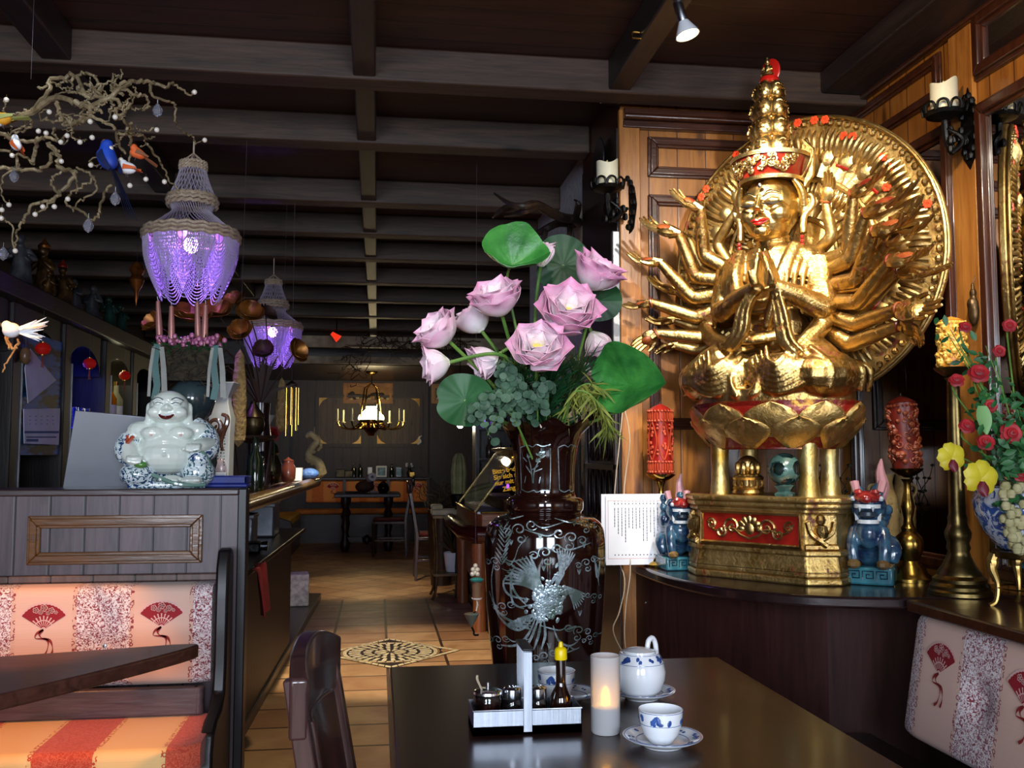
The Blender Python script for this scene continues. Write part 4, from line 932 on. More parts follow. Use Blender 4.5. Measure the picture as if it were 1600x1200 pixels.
# ------------------------------------------------------------------ lotus flowers
def petal_mat():
    t = NT('lotus_petal'); q = t.n('TexCoord', 3); sx = t.t.nodes.new('ShaderNodeSeparateXYZ'); t.put(sx.inputs[0], q)
    r = t.math('SQRT', t.math('ADD', t.math('ADD', t.math('POWER', sx.outputs[0], 2), t.math('POWER', sx.outputs[1], 2)), t.math('POWER', sx.outputs[2], 2)))
    nz = t.noise(q, 30, 3, .6); d = t.math('ADD', t.math('MULTIPLY', r, 11), t.math('MULTIPLY', t.math('SUBTRACT', nz, .5), .5))
    t.set(Base_Color=t.ramp(d, [(.12, H('cfdca6')), (.30, H('faf0f2')), (.66, H('f6d6e4')), (1, H('e69ec6'))]), Roughness=.55, Subsurface_Weight=.15, Subsurface_Radius=(.02, .01, .01)); return t.m
PETAL = petal_mat(); PPALE = mat('pale_petal', 'dfe0c4', .6, c2='e8c6d2', ns=14, sss=.1)
GREEN = mat('lotus_leaf_green', '44923e', .4, c2='1a5a26', ns=13, lo=.3, hi=.7, bump=.3, bs=40, sss=.05); DKGREEN = mat('dark_leaf_green', '1e4f2a', .5, c2='123a1c', ns=9)
STEM = mat('green_stem', '6f9440', .5, c2='4f7a30', ns=20); EUC = mat('blue_green_leaf', '4c6c54', .6, c2='2e4a38', ns=22); SPRIG = mat('yellow_green_leaf', '8a8f3c', .55, c2='5f7030', ns=14)
SEED = mat('lotus_heart', 'e0c060', .5, c2='c0b050')
MOUTH = VC + V((0, 0, 1.30))
def sdir(dx, dy, dz): return (CR*dx + CU*dy - CF*dz).normalized()
def stem_to(c, ax, r, inn=.03, sag=.0):
    a = V(c); b = a - ax*r*2.0; e = MOUTH + V((rnd.uniform(-.06, .06), rnd.uniform(-.05, .05), -.02)); mid = b.lerp(e, .5) + V((0, 0, -sag)) - ax*r*.3
    return smooth_path([a, b, mid, e, e + V((0, 0, -.12))], 6)
def lotus(px, py, Y, rp, ax, label, openn=1.0, m1=None, sag=.02):
    c = at(px, py, Y); ax = sdir(*ax); r = rp*Y/F*1.22; openn *= 1.25
    t = thing('lotus_flower', label, 'flower', c, 0, 'pink lotus flowers in the vase')
    m = MB(); q = ax.to_track_quat('Z', 'Y')
    for (n, tilt, ln, w, off) in ((6, 62, 1.08, .50, 0), (6, 46, 1.10, .50, .5), (5, 30, 1.04, .46, .2), (4, 14, .86, .40, .7)):
        tl = R(tilt*openn)
        for k in range(n):
            A = 2*pi*(k+off)/n + rnd.uniform(-.15, .15); tk = tl*rnd.uniform(.85, 1.15); Lk = ln*r*rnd.uniform(.92, 1.06)
            def pf(u, v, A=A, tk=tk, Lk=Lk, w=w):
                x = 2*u-1; wd = w*r*(sin(pi*min(1, v*.80+.08))**.9)*(1 - max(0, (v-.66)/.34)**1.6*.98)*1.08
                th = tk*1.30 - .70*tk*v + .8*max(0, v-.76); s = Lk*v
                h = s*cos(th); rr = s*sin(th) + .05*r; cup = (x*x)*wd*.55
                rr2 = rr - cup*cos(tk); h2 = h + cup*sin(tk)*.8
                tx = x*wd*.92
                return V((rr2*cos(A) - tx*sin(A), rr2*sin(A) + tx*cos(A), h2 - .28*r))
            m.grid(6, 9, pf, .0012)
    o = m.build('petals', m1 or PETAL, t); o.rotation_mode = 'QUATERNION'; o.rotation_quaternion = q
    m = MB().lathe([(.01, -.25*r), (.17*r, .0), (.2*r, .14*r), (0, .16*r)], 14); o = m.build('seed_head', SEED, t); o.rotation_mode = 'QUATERNION'; o.rotation_quaternion = q
    MB().tube([p - c for p in stem_to(c - ax*r*.18, ax, r, sag=sag)], [.0052, .0048, .0056, .006], 8).build('stem', STEM, t)
for a in ((692, 524, 2.62, 42, (-.62, .62, .35), 'pink lotus at the far left of the bouquet, upper of the left pair', .8), (690, 568, 2.60, 38, (-.95, -.12, .2), 'pink lotus at the far left of the bouquet, drooping lower one of the pair', .62),
          (780, 477, 2.62, 48, (-.25, .85, .42), 'large pink lotus at the upper left of the bouquet, under the curled leaf', .85), (746, 508, 2.76, 38, (-.5, .7, -.2), 'pink lotus seen from below behind the upper left lotus', .7),
          (846, 406, 2.80, 32, (.12, 1, .1), 'half closed pink lotus bud, topmost of the bouquet', .42), (925, 438, 2.72, 50, (.48, .78, .35), 'pink lotus at the upper right of the bouquet', .78),
          (888, 494, 2.56, 53, (.12, .62, .72), 'wide open pink lotus in the middle right of the bouquet', .95), (840, 549, 2.52, 48, (.0, .58, .8), 'wide open pink lotus lowest in front of the bouquet', .95),
          (766, 560, 2.66, 38, (-.75, -.35, .25), 'pale pink lotus hanging under the left stems, back turned', .6), (929, 528, 2.86, 33, (.4, -.75, .25), 'pale greenish pink lotus hanging behind the middle right lotus', .6),
          (904, 586, 2.90, 26, (.4, .5, .3), 'small pink lotus low on the right behind the stems', .7)):
    lotus(*a)
def leaf(px, py, Y, rp, nrm, label, dish=.15, fold=0, wav=.05, m=None, seed=0, asp=1):
    c = at(px, py, Y); ax = sdir(*nrm); r = rp*Y/F; rr = random.Random(seed)
    t = thing('lotus_leaf', label, 'leaf', c, 0, 'lotus leaves in the vase'); q = ax.to_track_quat('Z', 'Y'); ph = [rr.uniform(0, 6) for _ in range(3)]
    def lf(u, v):
        a = 2*pi*u; s = v; R_ = r*s*(1 + .08*sin(2*a+ph[0]) - .16*math.exp(-((a-pi)/.22)**2))
        z = dish*r*s*s + wav*r*s*s*(sin(3*a+ph[1]) + .7*sin(5*a+ph[2])) + .03*r*s*abs(sin(7*a)); x, y = R_*cos(a), R_*sin(a)*asp
        return V((x, y*cos(fold*.6) , z + abs(y)*sin(fold)))
    mb = MB(); mb.grid(54, 8, lf, .0016)
    o = mb.build('blade', m or GREEN, t); o.rotation_mode = 'QUATERNION'; o.rotation_quaternion = q
    MB().tube([p - c for p in stem_to(c, ax, r*.45)], [.004, .005], 7).build('stem', STEM, t)
leaf(800, 414, 2.72, 52, (.15, .62, .75), 'bright curled lotus leaf at the top of the bouquet', .55, .35, .10, seed=3)
leaf(880, 415, 2.92, 50, (-.1, .25, .95), 'dark round lotus leaf behind the topmost bud', .05, 0, .05, DKGREEN, 5)
leaf(727, 626, 2.60, 46, (-.25, .2, .95), 'round dark green lotus leaf hanging at the lower left of the bouquet', .12, .0, .06, mat('mid_leaf_green', '2a5f34', .5, c2='1c4a26', ns=9), 7)
leaf(984, 602, 2.62, 66, (-.62, .30, .72), 'large bright green lotus leaf at the right, in front of the red candle', .10, .62, .10, None, 11, .95)
leaf(935, 470, 2.84, 36, (.1, -.2, .95), 'dark lotus leaf below the upper right lotus', .1, 0, .08, DKGREEN, 13)
def sprig(name, label, pts, m, kind, n, seed, ls=.03):
    r = random.Random(seed); P = [at(*p) for p in pts]; c = P[-1]; t = thing(name, label, 'greenery', c); q = smooth_path([MOUTH + V((r.uniform(-.05, .05), r.uniform(-.05, 0), -.1))] + P, 8)
    MB().tube([p - c for p in q], [.003, .0016], 6).build('stem', STEM, t); b = MB(); k = len(q)
    for i in range(n):
        p = q[min(k-1, int(k*(.3 + .7*i/n)))] - c; d = V((r.gauss(0, 1), r.gauss(0, 1), r.gauss(0, .7))).normalized()
        if kind == 'round':
            o = p + d*r.uniform(.012, .035); b.tube([p, o], .0008, 4); nn = (d + V((r.gauss(0, .5), -1.0, .4))).normalized(); rot = nn.to_track_quat('Z', 'Y').to_matrix(); s = ls*r.uniform(.6, 1.1)
            b.add([o + rot @ V((s*cos(j*pi/5), s*.9*sin(j*pi/5), .12*s*(j % 2))) for j in range(10)] + [o + rot @ V((0, 0, -.1*s))], [(j, (j+1) % 10, 10) for j in range(10)])
        else:
            dn = (d*.8 + V((.1, -.15, -.7 if kind == 'droop' else .8))).normalized(); s = ls*r.uniform(.7, 1.3); sd = dn.orthogonal().normalized()
            pts2 = [p + dn*s*v + V((0, 0, -.25*s*v*v if kind == 'droop' else 0)) for v in (0, .25, .5, .75, 1)]
            b.ribbon(pts2, sd.cross(dn), [.002, .006, .0065, .004, .0005])
    b.build('foliage', m, t)
sprig('eucalyptus_sprig', 'blue green round leaved sprig at the left front of the vase mouth', [(800, 640, 2.6), (770, 620, 2.56), (745, 650, 2.55)], EUC, 'round', 95, 1, .0135)
sprig('eucalyptus_sprig', 'blue green round leaved sprig upright over the left rim', [(815, 630, 2.6), (800, 600, 2.58), (790, 575, 2.58)], EUC, 'round', 95, 2, .0135)
sprig('eucalyptus_sprig', 'blue green sprig in the middle of the vase mouth', [(840, 640, 2.6), (838, 615, 2.58), (855, 600, 2.58)], EUC, 'round', 80, 3, .0135)
sprig('eucalyptus_sprig', 'short blue green sprig hanging over the left rim', [(800, 650, 2.58), (775, 655, 2.55), (762, 680, 2.55)], EUC, 'round', 30, 4, .013)
sprig('bamboo_sprig', 'yellow green narrow leaved sprig drooping over the right rim', [(890, 625, 2.6), (920, 615, 2.57), (945, 650, 2.56), (950, 675, 2.56)], SPRIG, 'droop', 90, 5, .052)
sprig('bamboo_sprig', 'olive narrow leaved sprig at the right of the vase mouth', [(890, 630, 2.62), (915, 600, 2.62), (945, 610, 2.62)], SPRIG, 'droop', 70, 6, .05)
sprig('grass_tuft', 'dark green grassy leaves rising from the middle of the vase mouth', [(855, 640, 2.66), (860, 590, 2.66)], DKGREEN, 'up', 150, 7, .10)
sprig('grass_tuft', 'dark green grassy leaves rising left in the vase mouth', [(820, 640, 2.68), (800, 590, 2.68)], DKGREEN, 'up', 130, 8, .10)
sprig('grass_tuft', 'dark green grassy leaves at the right behind the olive sprig', [(880, 640, 2.68), (905, 585, 2.7)], DKGREEN, 'up', 120, 9, .10)
# ------------------------------------------------------------------ things on the corner platform and the wall shelf
ZP = .841
def candlestick(loc, rz, H_, k, label, m, bp):
    t = thing('candlestick', label, 'candlestick', loc, rz)
    MB().lathe(bp, 32).build('stem', m, t)
    MB().lathe([(.008, H_-.03), (.03*k, H_-.022), (.05*k, H_-.008), (.056*k, H_), (.052*k, H_+.001), (.0, H_-.006)], 32).build('drip_dish', m, t); return t
PA = lambda px, py, z=.841: atz(px, py, z)
bp1 = [(.068, 0), (.068, .008), (.06, .016), (.052, .02), (.05, .03), (.034, .045), (.022, .06), (.018, .075), (.022, .085), (.030, .10), (.033, .115), (.030, .13), (.02, .145), (.014, .158), (.012, .185), (.014, .20), (.020, .215), (.022, .228), (.016, .245), (.011, .26), (.010, .285), (.014, .30), (.018, .31), (.012, .316)]
CL = PA(1034, 884); candlestick(CL, 0, .338, 1, 'shiny brass baluster candlestick at the left end of the platform', BRASSY, bp1)
bp2 = [(.07, 0), (.07, .01), (.062, .02), (.055, .026), (.05, .04), (.035, .055), (.03, .065), (.036, .08), (.044, .10), (.046, .12), (.042, .14), (.03, .152), (.022, .16), (.024, .17), (.018, .18), (.014, .20), (.018, .22), (.022, .24), (.018, .262), (.012, .29), (.011, .315), (.016, .325), (.02, .33)]
CRT = PA(1422, 907); candlestick(CRT, 0, .365, .95, 'dull brass candlestick right of the golden statue, with the leaning red candle', BRASS, bp2)
bp3 = [(.088, 0), (.088, .01), (.082, .016), (.083, .026), (.074, .036), (.075, .046), (.062, .056), (.06, .066), (.046, .085), (.034, .11), (.03, .125), (.034, .135), (.030, .15), (.036, .165), (.038, .18), (.030, .196), (.026, .21), (.028, .222), (.024, .235), (.021, .40), (.019, .56), (.017, .63), (.024, .64)]
CT = PA(1500, 928); candlestick(CT, 0, .67, .95, 'tall dark brass candlestick on the wall shelf, left of the rose bowl', DKBRASS, bp3)
def carved_candle(loc, h, r, label, wax, relief, style, tilt=0):
    t = thing('pillar_candle', label, 'candle', loc); t.rotation_euler = (0, tilt, 0)
    MB().lathe([(r*.98, 0), (r, .004), (r, h*.9), (r*1.04, h*.905), (r*.5, h*.965), (0, h)], 32).build('wax', wax, t)
    MB().tube([(0, 0, h-.004), (.001, 0, h+.008)], .0012, 5).build('wick', INK, t); m = MB(); q = random.Random(int(h*1000))
    S_ = lambda a, z, o=.001: V(((r+o)*cos(a), (r+o)*sin(a), z))
    if style:
        for z in (h*.03, h*.17, h*.75, h*.89):
            for k in range(22): m.ell(S_(2*pi*k/22, z, .002), .0055, 6)
        for z0, z1 in ((h*.05, h*.15), (h*.77, h*.87)):
            for k in range(30): a = 2*pi*k/30; m.tube([S_(a, z0), S_(a, (z0+z1)/2, .003), S_(a, z1)], .003, 5)
        for k in range(6):
            a = 2*pi*k/6
            for s in (1, -1): m.tube([S_(a + s*(.46 - .38*sin(pi*i/12)) , h*.2+h*.53*i/12, .0015) for i in range(13)], .0026, 5)
            for z in (.28, .33, .64, .69): m.ell(S_(a, h*z, .002), .0055, 6)
            for i in range(8): m.ell(S_(a+.52+q.uniform(-.13, .13), h*q.uniform(.3, .66), .001), (.006, .006, .007), 6)
    else:
        for k in range(22): m.ell(S_(2*pi*k/22, h*.86, .002), .005, 6)
        for i in range(170):
            a, z = q.uniform(0, 2*pi), q.uniform(.05, .8)*h
            if i % 3 == 0: m.ell(S_(a, z), q.uniform(.007, .012), 7)
            elif i % 3 == 1: m.tube(smooth_path([S_(a, z), S_(a+.2, z+.012, .004), S_(a+.35, z+.004)], 3), [.002, .005, .001], 5)
            else: m.tube([S_(a+u/r*1.0, z+v) for u, v in spiral((0, 0), .013, .003, 1.1, q.uniform(0, 6), 10)], .0028, 5)
    m.build('carving', relief, t)
RWAX = mat('red_wax', '9a1c14', .38, c2='74100e', ns=12, sss=.1)
carved_candle(CL + V((0, 0, .339)), .262, .044, 'red carved pillar candle with beaded bands on the left candlestick', RWAX, mat('coppery_wax_relief', 'c05030', .35, c2='a03a22', ns=20), 1)
carved_candle(CRT + V((0, 0, .366)), .24, .044, 'leaning red brown pillar candle carved with fruit, on the right candlestick', mat('red_brown_wax', '5c160c', .42, c2='4c120a', ns=14), mat('copper_wax_relief', '7e3c22', .4, c2='5c2414', ns=20), 0, -.06)
carved_candle(CT + V((0, 0, .671)), .155, .036, 'amber carved pillar candle on the tall dark candlestick, behind the rose leaves', mat('amber_wax', 'd08a2a', .4, c2='a8641c', ns=12, sss=.1), mat('amber_wax_relief', 'e0a848', .35), 0)
# jade ball and gilded ball figure on the statue's pedestal
def on_ped(lx, ly): return V((1.357 + .7071*(lx+ly)*1.047, 3.16 + .7071*(ly-lx)*1.047, .8405+.2625*1.047))
JADE = mat('grey_green_jade', '4f6f66', .25, c2='2f4a46', ns=16, coat=.4)
def jade():
    t = thing('jade_ball', 'green carved stone puzzle ball on a small foot, under the lotus seat', 'ball', on_ped(.075, -.115))
    m = MB(); c = V((0, 0, .088)); r = .054; pts = []
    for i in range(60):
        z = 1-2*(i+.5)/60; a = i*2.39996; pts.append(V((sqrt(1-z*z)*cos(a), sqrt(1-z*z)*sin(a), z)))
    holes = [V(p).normalized() for p in ((0, -.35, .95), (-.75, -.6, .05), (.55, -.8, .1), (.8, .5, 0), (-.6, .75, .1), (0, -.5, -.85), (0, .6, -.6))]
    bm = bmesh.new(); bmesh.ops.create_icosphere(bm, subdivisions=4, radius=1)
    for f in list(bm.faces):
        d = f.calc_center_median().normalized()
        if any(d.dot(h) > .90 for h in holes): bm.faces.remove(f)
    vs = [v.co.copy() for v in bm.verts]; ix = {v: i for i, v in enumerate(bm.verts)}; fs = [[ix[v] for v in f.verts] for f in bm.faces]; bm.free()
    m.add([c + v*r*(1+.03*sin(v.x*14)*sin(v.z*13)) for v in vs], fs); n = len(vs)
    m.add([c + v*r*.86 for v in vs], [f[::-1] for f in fs]); sh = m.build('pierced_shell', JADE, t)
    sh.modifiers.new('s', 'SMOOTH').iterations = 1
    MB().ell(c, .036, 18).build('inner_ball', mat('dark_jade', '22332f', .3, coat=.3), t)
    m = MB().lathe([(.03, 0), (.032, .008), (.02, .016), (.026, .026), (.034, .034), (.02, .04)], 16, wob=lambda a, z: 1+.14*cos(6*a)); m.build('foot', JADE, t)
jade()
def gball():
    t = thing('gilded_figure', 'small gilded ball on a stepped stand, under the lotus seat', 'ornament', on_ped(-.07, -.06)); 
    m = MB().lathe([(.05, 0), (.055, .006), (.05, .016), (.054, .022), (.046, .03)], 28); m.build('lower_step', GOLDR, t)
    m = MB()
    for k in range(10): a = 2*pi*k/10; m.tube(smooth_path([(.046*cos(a), .046*sin(a), .028), (.05*cos(a), .05*sin(a), .04), (.044*cos(a), .044*sin(a), .052)], 3), .005, 5)
    m.build('balusters', GOLDR, t)
    MB().lathe([(.03, .03), (.03, .05), (.05, .05), (.053, .058), (.046, .066), (.03, .07)], 28).build('upper_step', GOLD, t)
    m = MB().ell((0, 0, .10), (.036, .036, .034), 20)
    m.build('ball', GOLD, t); m = MB()
    for k in range(8): a = 2*pi*k/8; m.ell((.036*cos(a), .036*sin(a), .09), (.012, .012, .024), 8)
    m.build('petals', GOLDD, t)
gball()
BEIGE = mat('beige_clay', 'b39a6a', .6, c2='8f7448', ns=12, bump=.4, bs=30)
def clay(loc, prof, label, handle):
    t = thing('clay_vase', label, 'vase', loc); MB().lathe(prof, 28).build('body', BEIGE, t); m = MB()
    for s in (1, -1): m.tube(smooth_path([(s*.034, 0, .30), (s*.058, 0, .295), (s*.06, 0, .27), (s*.044, 0, .25)], 4), .006, 7) if handle else 0
    for k in range(12): a = k*.52; m.ell((.043*cos(a), .043*sin(a), .22+.02*sin(k*2.3)), (.012, .012, .014), 7)
    m.build('relief', BEIGE, t)
clay(PA(1385, 885), [(.032, 0), (.035, .01), (.044, .06), (.05, .14), (.052, .20), (.046, .25), (.032, .285), (.029, .31), (.036, .338), (.033, .338), (.026, .31), (0, .3)], 'beige clay vase with a scroll handle, behind the right hand guardian lion', True)
clay(PA(1097, 868), [(.05, 0), (.052, .02), (.05, .2), (.054, .31), (.058, .345), (.062, .36), (.056, .36), (.05, .34), (0, .33)], 'beige clay pot behind the left end of the gilded pedestal', False)
def twig(loc, label, seed):
    r = random.Random(seed); t = thing('dried_plant', label, 'plant', loc); MB().lathe([(.03, 0), (.035, .06), (.04, .08), (0, .075)], 14).build('pot', BLACK, t); m = MB()
    for k in range(9):
        p = V((0, 0, .07)); q = [p.copy()]
        for j in range(6): p = p + V((r.gauss(0, .018), r.gauss(0, .014), .05)); q.append(p.copy())
        m.tube(smooth_path(q, 3), [.003, .0015], 5)
        for p in q[2:]: m.ell(p, (.009, .009, .006), 5)
    m.build('twigs', mat('dark_olive_twig', '3a3320', .6, c2='1c180e'), t)
twig(PA(1072, 866), 'dark dried plant behind the left candlestick', 3); twig(at(1300, 700, 3.5)*V((1, 1, 0)) + V((0, 0, ZP)) if 0 else V((1.72, 3.5, ZP)), 'dark dried plant in the corner behind the jade ball', 5)
# guardian lions
TEAL = mat('teal_glaze', '35586e', .2, c2='1a2a48', ns=26, coat=.6, lo=.4, hi=.6); TEALB = mat('turquoise_glaze', '3a7a86', .18, c2='24525e', ns=25, coat=.6); TAN = mat('tan_glaze', '8a6a3c', .25, c2='5e4626', ns=18, coat=.5)
LRED = mat('oxblood_glaze', '9a2a26', .2, c2='6e1a1a', ns=20, coat=.6); LWHITE = mat('white_glaze', 'c8ccd0', .2, c2='a8b0b8', coat=.5); LPINK = mat('pink_glaze', 'c08a90', .3)
def lion(loc, rz, label, s=1):
    t = thing('guardian_lion', label, 'figurine', loc, rz); t.scale = (s,)*3
    m = MB(); m.prism([(-.06, -.05), (.06, -.05), (.06, .07), (-.06, .07)], lambda u, v, d: (u, v, d), 0, .045); b = m.build('base', TEALB, t, bev=.006)
    m = MB()
    for x in (-.036, -.002, .032): m.tube([(x+u, -.0512, .024+v) for u, v in [(-.013, -.012), (-.013, .012), (.013, .012), (.013, -.006), (-.004, -.006), (-.004, .004), (.005, .004)]], .0018, 4)
    m.build('key_pattern', mat('dark_teal_line', '14303c', .3), b)
    m = MB(); m.ell((0, .03, .09), (.05, .045, .05), 16); m.ell((0, .0, .135), (.046, .042, .055), 16); m.ell((0, -.03, .13), (.032, .028, .04), 14)
    for e in (1, -1):
        m.tube(smooth_path([(e*.032, -.015, .14), (e*.04, -.04, .10), (e*.036, -.045, .055)], 4), [.02, .017, .015], 10); m.tube(smooth_path([(e*.04, .035, .10), (e*.055, .01, .085), (e*.05, .0, .055)], 4), [.03, .024, .016], 10)
    m.ell((0, -.012, .20), (.046, .045, .044), 16); m.tube([(0, .05, .12), (0, .075, .17), (.01, .07, .22)], [.02, .022, .008], 9)
    for k in range(26):
        a = rnd.uniform(0, 2*pi); z = rnd.uniform(.15, .25); m.ell((.046*cos(a), .012+.04*abs(sin(a)), z), (.014, .014, .016), 7)
    m.build('body', TEAL, t, vox=.004, smo=1)
    m = MB(); m.ell((0, -.035, .225), (.036, .032, .018), 14).ell((0, -.062, .222), (.016, .014, .013), 10)
    for e in (1, -1): m.ell((e*.02, -.052, .238), (.012, .01, .01), 8)
    m.build('brow', LRED, t)
    m = MB(); m.grid(10, 2, lambda u, v: (.034*cos(pi*u), -.035-.034*sin(pi*u), .208-.010*v), .004); m.grid(10, 2, lambda u, v: (.028*cos(pi*u), -.030-.03*sin(pi*u), .168-.010*v), .004)
    for e in (1, -1): m.tube([(e*.031, -.036, .205), (e*.027, -.034, .165)], .005, 6); m.lathe([(.005, 0), (.0, -.014)], 6, (e*.016, -.066, .202))
    m.build('jaw', LWHITE, t); MB().tube(smooth_path([(.02, .05, .20), (.03, .055, .25), (.026, .05, .29), (.03, .045, .325)], 4), [.012, .018, .012, .002], 8).build('mane_flame', LPINK, t); MB().ell((0, -.045, .183), (.024, .02, .014), 10).build('mouth', mat('dark_mouth', '2a3440', .3), t)
    for e in (1, -1):
        MB().ell((e*.034, -.043, .222), .0075, 8).build('eye', LWHITE, t)
        MB().tube([(e*.03, .0, .238), (e*.036, .004, .265), (e*.034, .006, .262)], [.010, .012, .002], 8).build('ear', LPINK, t)
        MB().ell((e*.036, -.052, .054), (.018, .02, .014), 10).build('paw', TAN, t)
lion(PA(1361, 911), R(-34), 'blue glazed guardian lion with open jaws, right of the gilded pedestal', 1.22); lion(PA(1060, 889), R(2), 'blue glazed guardian lion at the left of the pedestal, beside the menu card', 1.05)
# menu card hung at the niche corner
def menu():
    t = thing('menu_card', 'white folded menu card with rows of fine print, left of the brass candlestick', 'menu', at(988, 877, 3.46))
    MB().box(-.115, .13, .0, .004, -.0, .245).build('back_leaf', PAPER, t); f = MB().box(-.10, .14, -.006, -.002, -.012, .238).build('front_leaf', PAPER, t)
    m = MB(); r = random.Random(2)
    for k in range(13):
        x = -.068 + k*.0135; top = .195
        for z0, z1 in ((top+.012, top+.018), (top+.022, top+.024)): m.box(x, x+.003, -.0066, -.006, z0, z1)
        z = top; e = r.uniform(.06, .13)
        while z > e: l = r.uniform(.004, .012); m.box(x, x+.0028, -.0066, -.006, z-l, z); z -= l+.002
        m.box(x, x+.004, -.0066, -.006, .022, .026)
    m.build('print', INK, f, smooth=False)
    m = MB()
    for a in ((-.092, -.090, .01, .222), (.132, .134, .01, .222)): m.box(a[0], a[1], -.0064, -.006, a[2], a[3])
    m.box(-.092, .134, -.0064, -.006, .01, .012).box(-.092, .134, -.0064, -.006, .220, .222); m.build('pink_border', mat('pink_print', 'd8b0b4', .8), f, smooth=False)
menu()
m = MB()
for pts in ([(973, 640, 3.55), (968, 690, 3.55), (960, 775, 3.55), (958, 850, 3.55), (976, 905, 3.45), (968, 955, 3.42), (958, 985, 3.40), (975, 1022, 3.40), (985, 1030, 3.4)], [(976, 640, 3.55), (984, 690, 3.55), (975, 775, 3.55), (985, 880, 3.45), (978, 945, 3.42), (976, 1000, 3.40), (985, 1050, 3.4)]): m.tube(smooth_path([at(*p) for p in pts], 6), .0022, 6)
tag(m.build('fairy_light_wire', mat('beige_cable', 'b8a890', .6)), 'thin pale cables hanging down behind the menu card beside the platform', 'cable')
# blue and white bowl on its gilt tripod, with roses, orchids and grapes
BC = atz(1606, 948, .8385)
def bluewhite():
    t = NT('blue_and_white_glaze'); v = t.co(); a = t.noise(v, 26, 5, 2, .6); b = t.noise(v, 7, 2)
    col = t.mix(t.ramp(a, [(.46, 0), (.52, 1)]), H('3d5fa8'), H('dfe6f2')); col = t.mix(t.ramp(b, [(.52, 0), (.54, 1)]), col, t.mix(t.ramp(a, [(.36, 1), (.40, 0)]), H('eef2f8'), H('34549a')))
    t.set(Base_Color=col, Roughness=.12, Coat_Weight=.5); return t.m
t = thing('flower_bowl', 'blue and white porcelain bowl with red roses, on a gilt tripod at the right edge', 'bowl', BC + V((0, 0, .155)))
MB().lathe([(.06, 0), (.075, .012), (.105, .05), (.124, .095), (.130, .13), (.124, .155), (.128, .168), (.122, .168), (.118, .15), (.12, .10), (0, .08)], 40).build('body', bluewhite(), t)
t = thing('bowl_tripod', 'gilt three legged stand carrying the blue and white bowl', 'stand', BC)
m = MB().lathe([(.07, .13), (.083, .135), (.085, .15), (.07, .153), (.062, .145)], 32); m.build('ring', DKBRASS, t)
for k in range(4):
    a = -pi/2 - .35 + k*pi/2; d = V((cos(a), sin(a), 0)); m = MB(); m.tube(smooth_path([d*.078 + V((0, 0, .14)), d*.088 + V((0, 0, .105)), d*.074 + V((0, 0, .06)), d*.078 + V((0, 0, .015)), d*.095], 5), [.016, .013, .007, .006, .008], 8); m.ell(d*.084 + V((0, 0, .118)), (.016, .016, .022), 8); m.build('leg', mat('pale_gilt', 'c8a868', .3, .9, c2='9a7838', ns=20), t)
MB().tube([(.074*cos(a), .074*sin(a), .05) for a in [2*pi*i/24 for i in range(24)]], .0025, 6, closed=True).build('lower_ring', BRASS, t)
ROSE = mat('red_rose', 'b8101c', .55, c2='8a0814', ns=20, sheen=.3); RLEAF = mat('rose_leaf', '2f6a34', .5, c2='1c4a24', ns=14)
BM = BC + V((0, 0, .32))
def rose(px, py, Y, rp, label):
    c = at(px, py, Y); r = rp*Y/F; t = thing('rose', label, 'flower', c, 0, 'red roses in the blue and white bowl'); ax = (V((rnd.uniform(-.5, -.1), -1, rnd.uniform(.1, .6)))).normalized(); q = ax.to_track_quat('Z', 'Y'); m = MB()
    for n, tl, ln, w in ((5, 75, 1.0, .62), (5, 52, .95, .58), (4, 32, .8, .5), (3, 14, .66, .4)):
        o = rnd.random()
        for k in range(n):
            A = 2*pi*(k+o)/n; th = R(tl)
            def pf(u, v, A=A, th=th, ln=ln, w=w):
                x = 2*u-1; wd = w*r*sin(pi*min(1, v*.7+.14))**.6; b = th*(.35+.8*v) ; s = ln*r*v; rr = s*sin(b) - x*x*wd*.4; z = s*cos(b)
                return V((rr*cos(A) - x*wd*sin(A), rr*sin(A) + x*wd*cos(A), z - .35*r))
            m.grid(4, 5, pf, .001)
    o = m.build('petals', ROSE, t); o.rotation_mode = 'QUATERNION'; o.rotation_quaternion = q
    MB().tube([p - c for p in smooth_path([c - ax*r*.3, c - ax*r*1.8 + V((0, 0, -.02)), BM.lerp(c, .3), BM])], [.002, .003], 6).build('stem', STEM, t)
for a in ((1508, 510, 2.36, 11, 'red rose at the top left of the bunch, against the brown pilaster'), (1495, 593, 2.36, 13, 'red rose at the left, below the small leaves'), (1530, 582, 2.33, 18, 'larger red rose beside the left rose'),
          (1548, 634, 2.36, 12, 'small red rose in the middle of the bunch, above the heart shaped leaf'), (1512, 665, 2.36, 14, 'red rose above the upper yellow orchid'), (1541, 690, 2.33, 15, 'red rose right of the upper yellow orchid'),
          (1581, 677, 2.30, 19, 'largest red rose, near the right edge of the picture'), (1594, 742, 2.30, 12, 'red rose at the right edge, above the grapes'), (1578, 508, 2.4, 12, 'red rose at the top right, against the large mirror'), (1562, 548, 2.42, 11, 'red rose bud below the top right rose')): rose(*a)
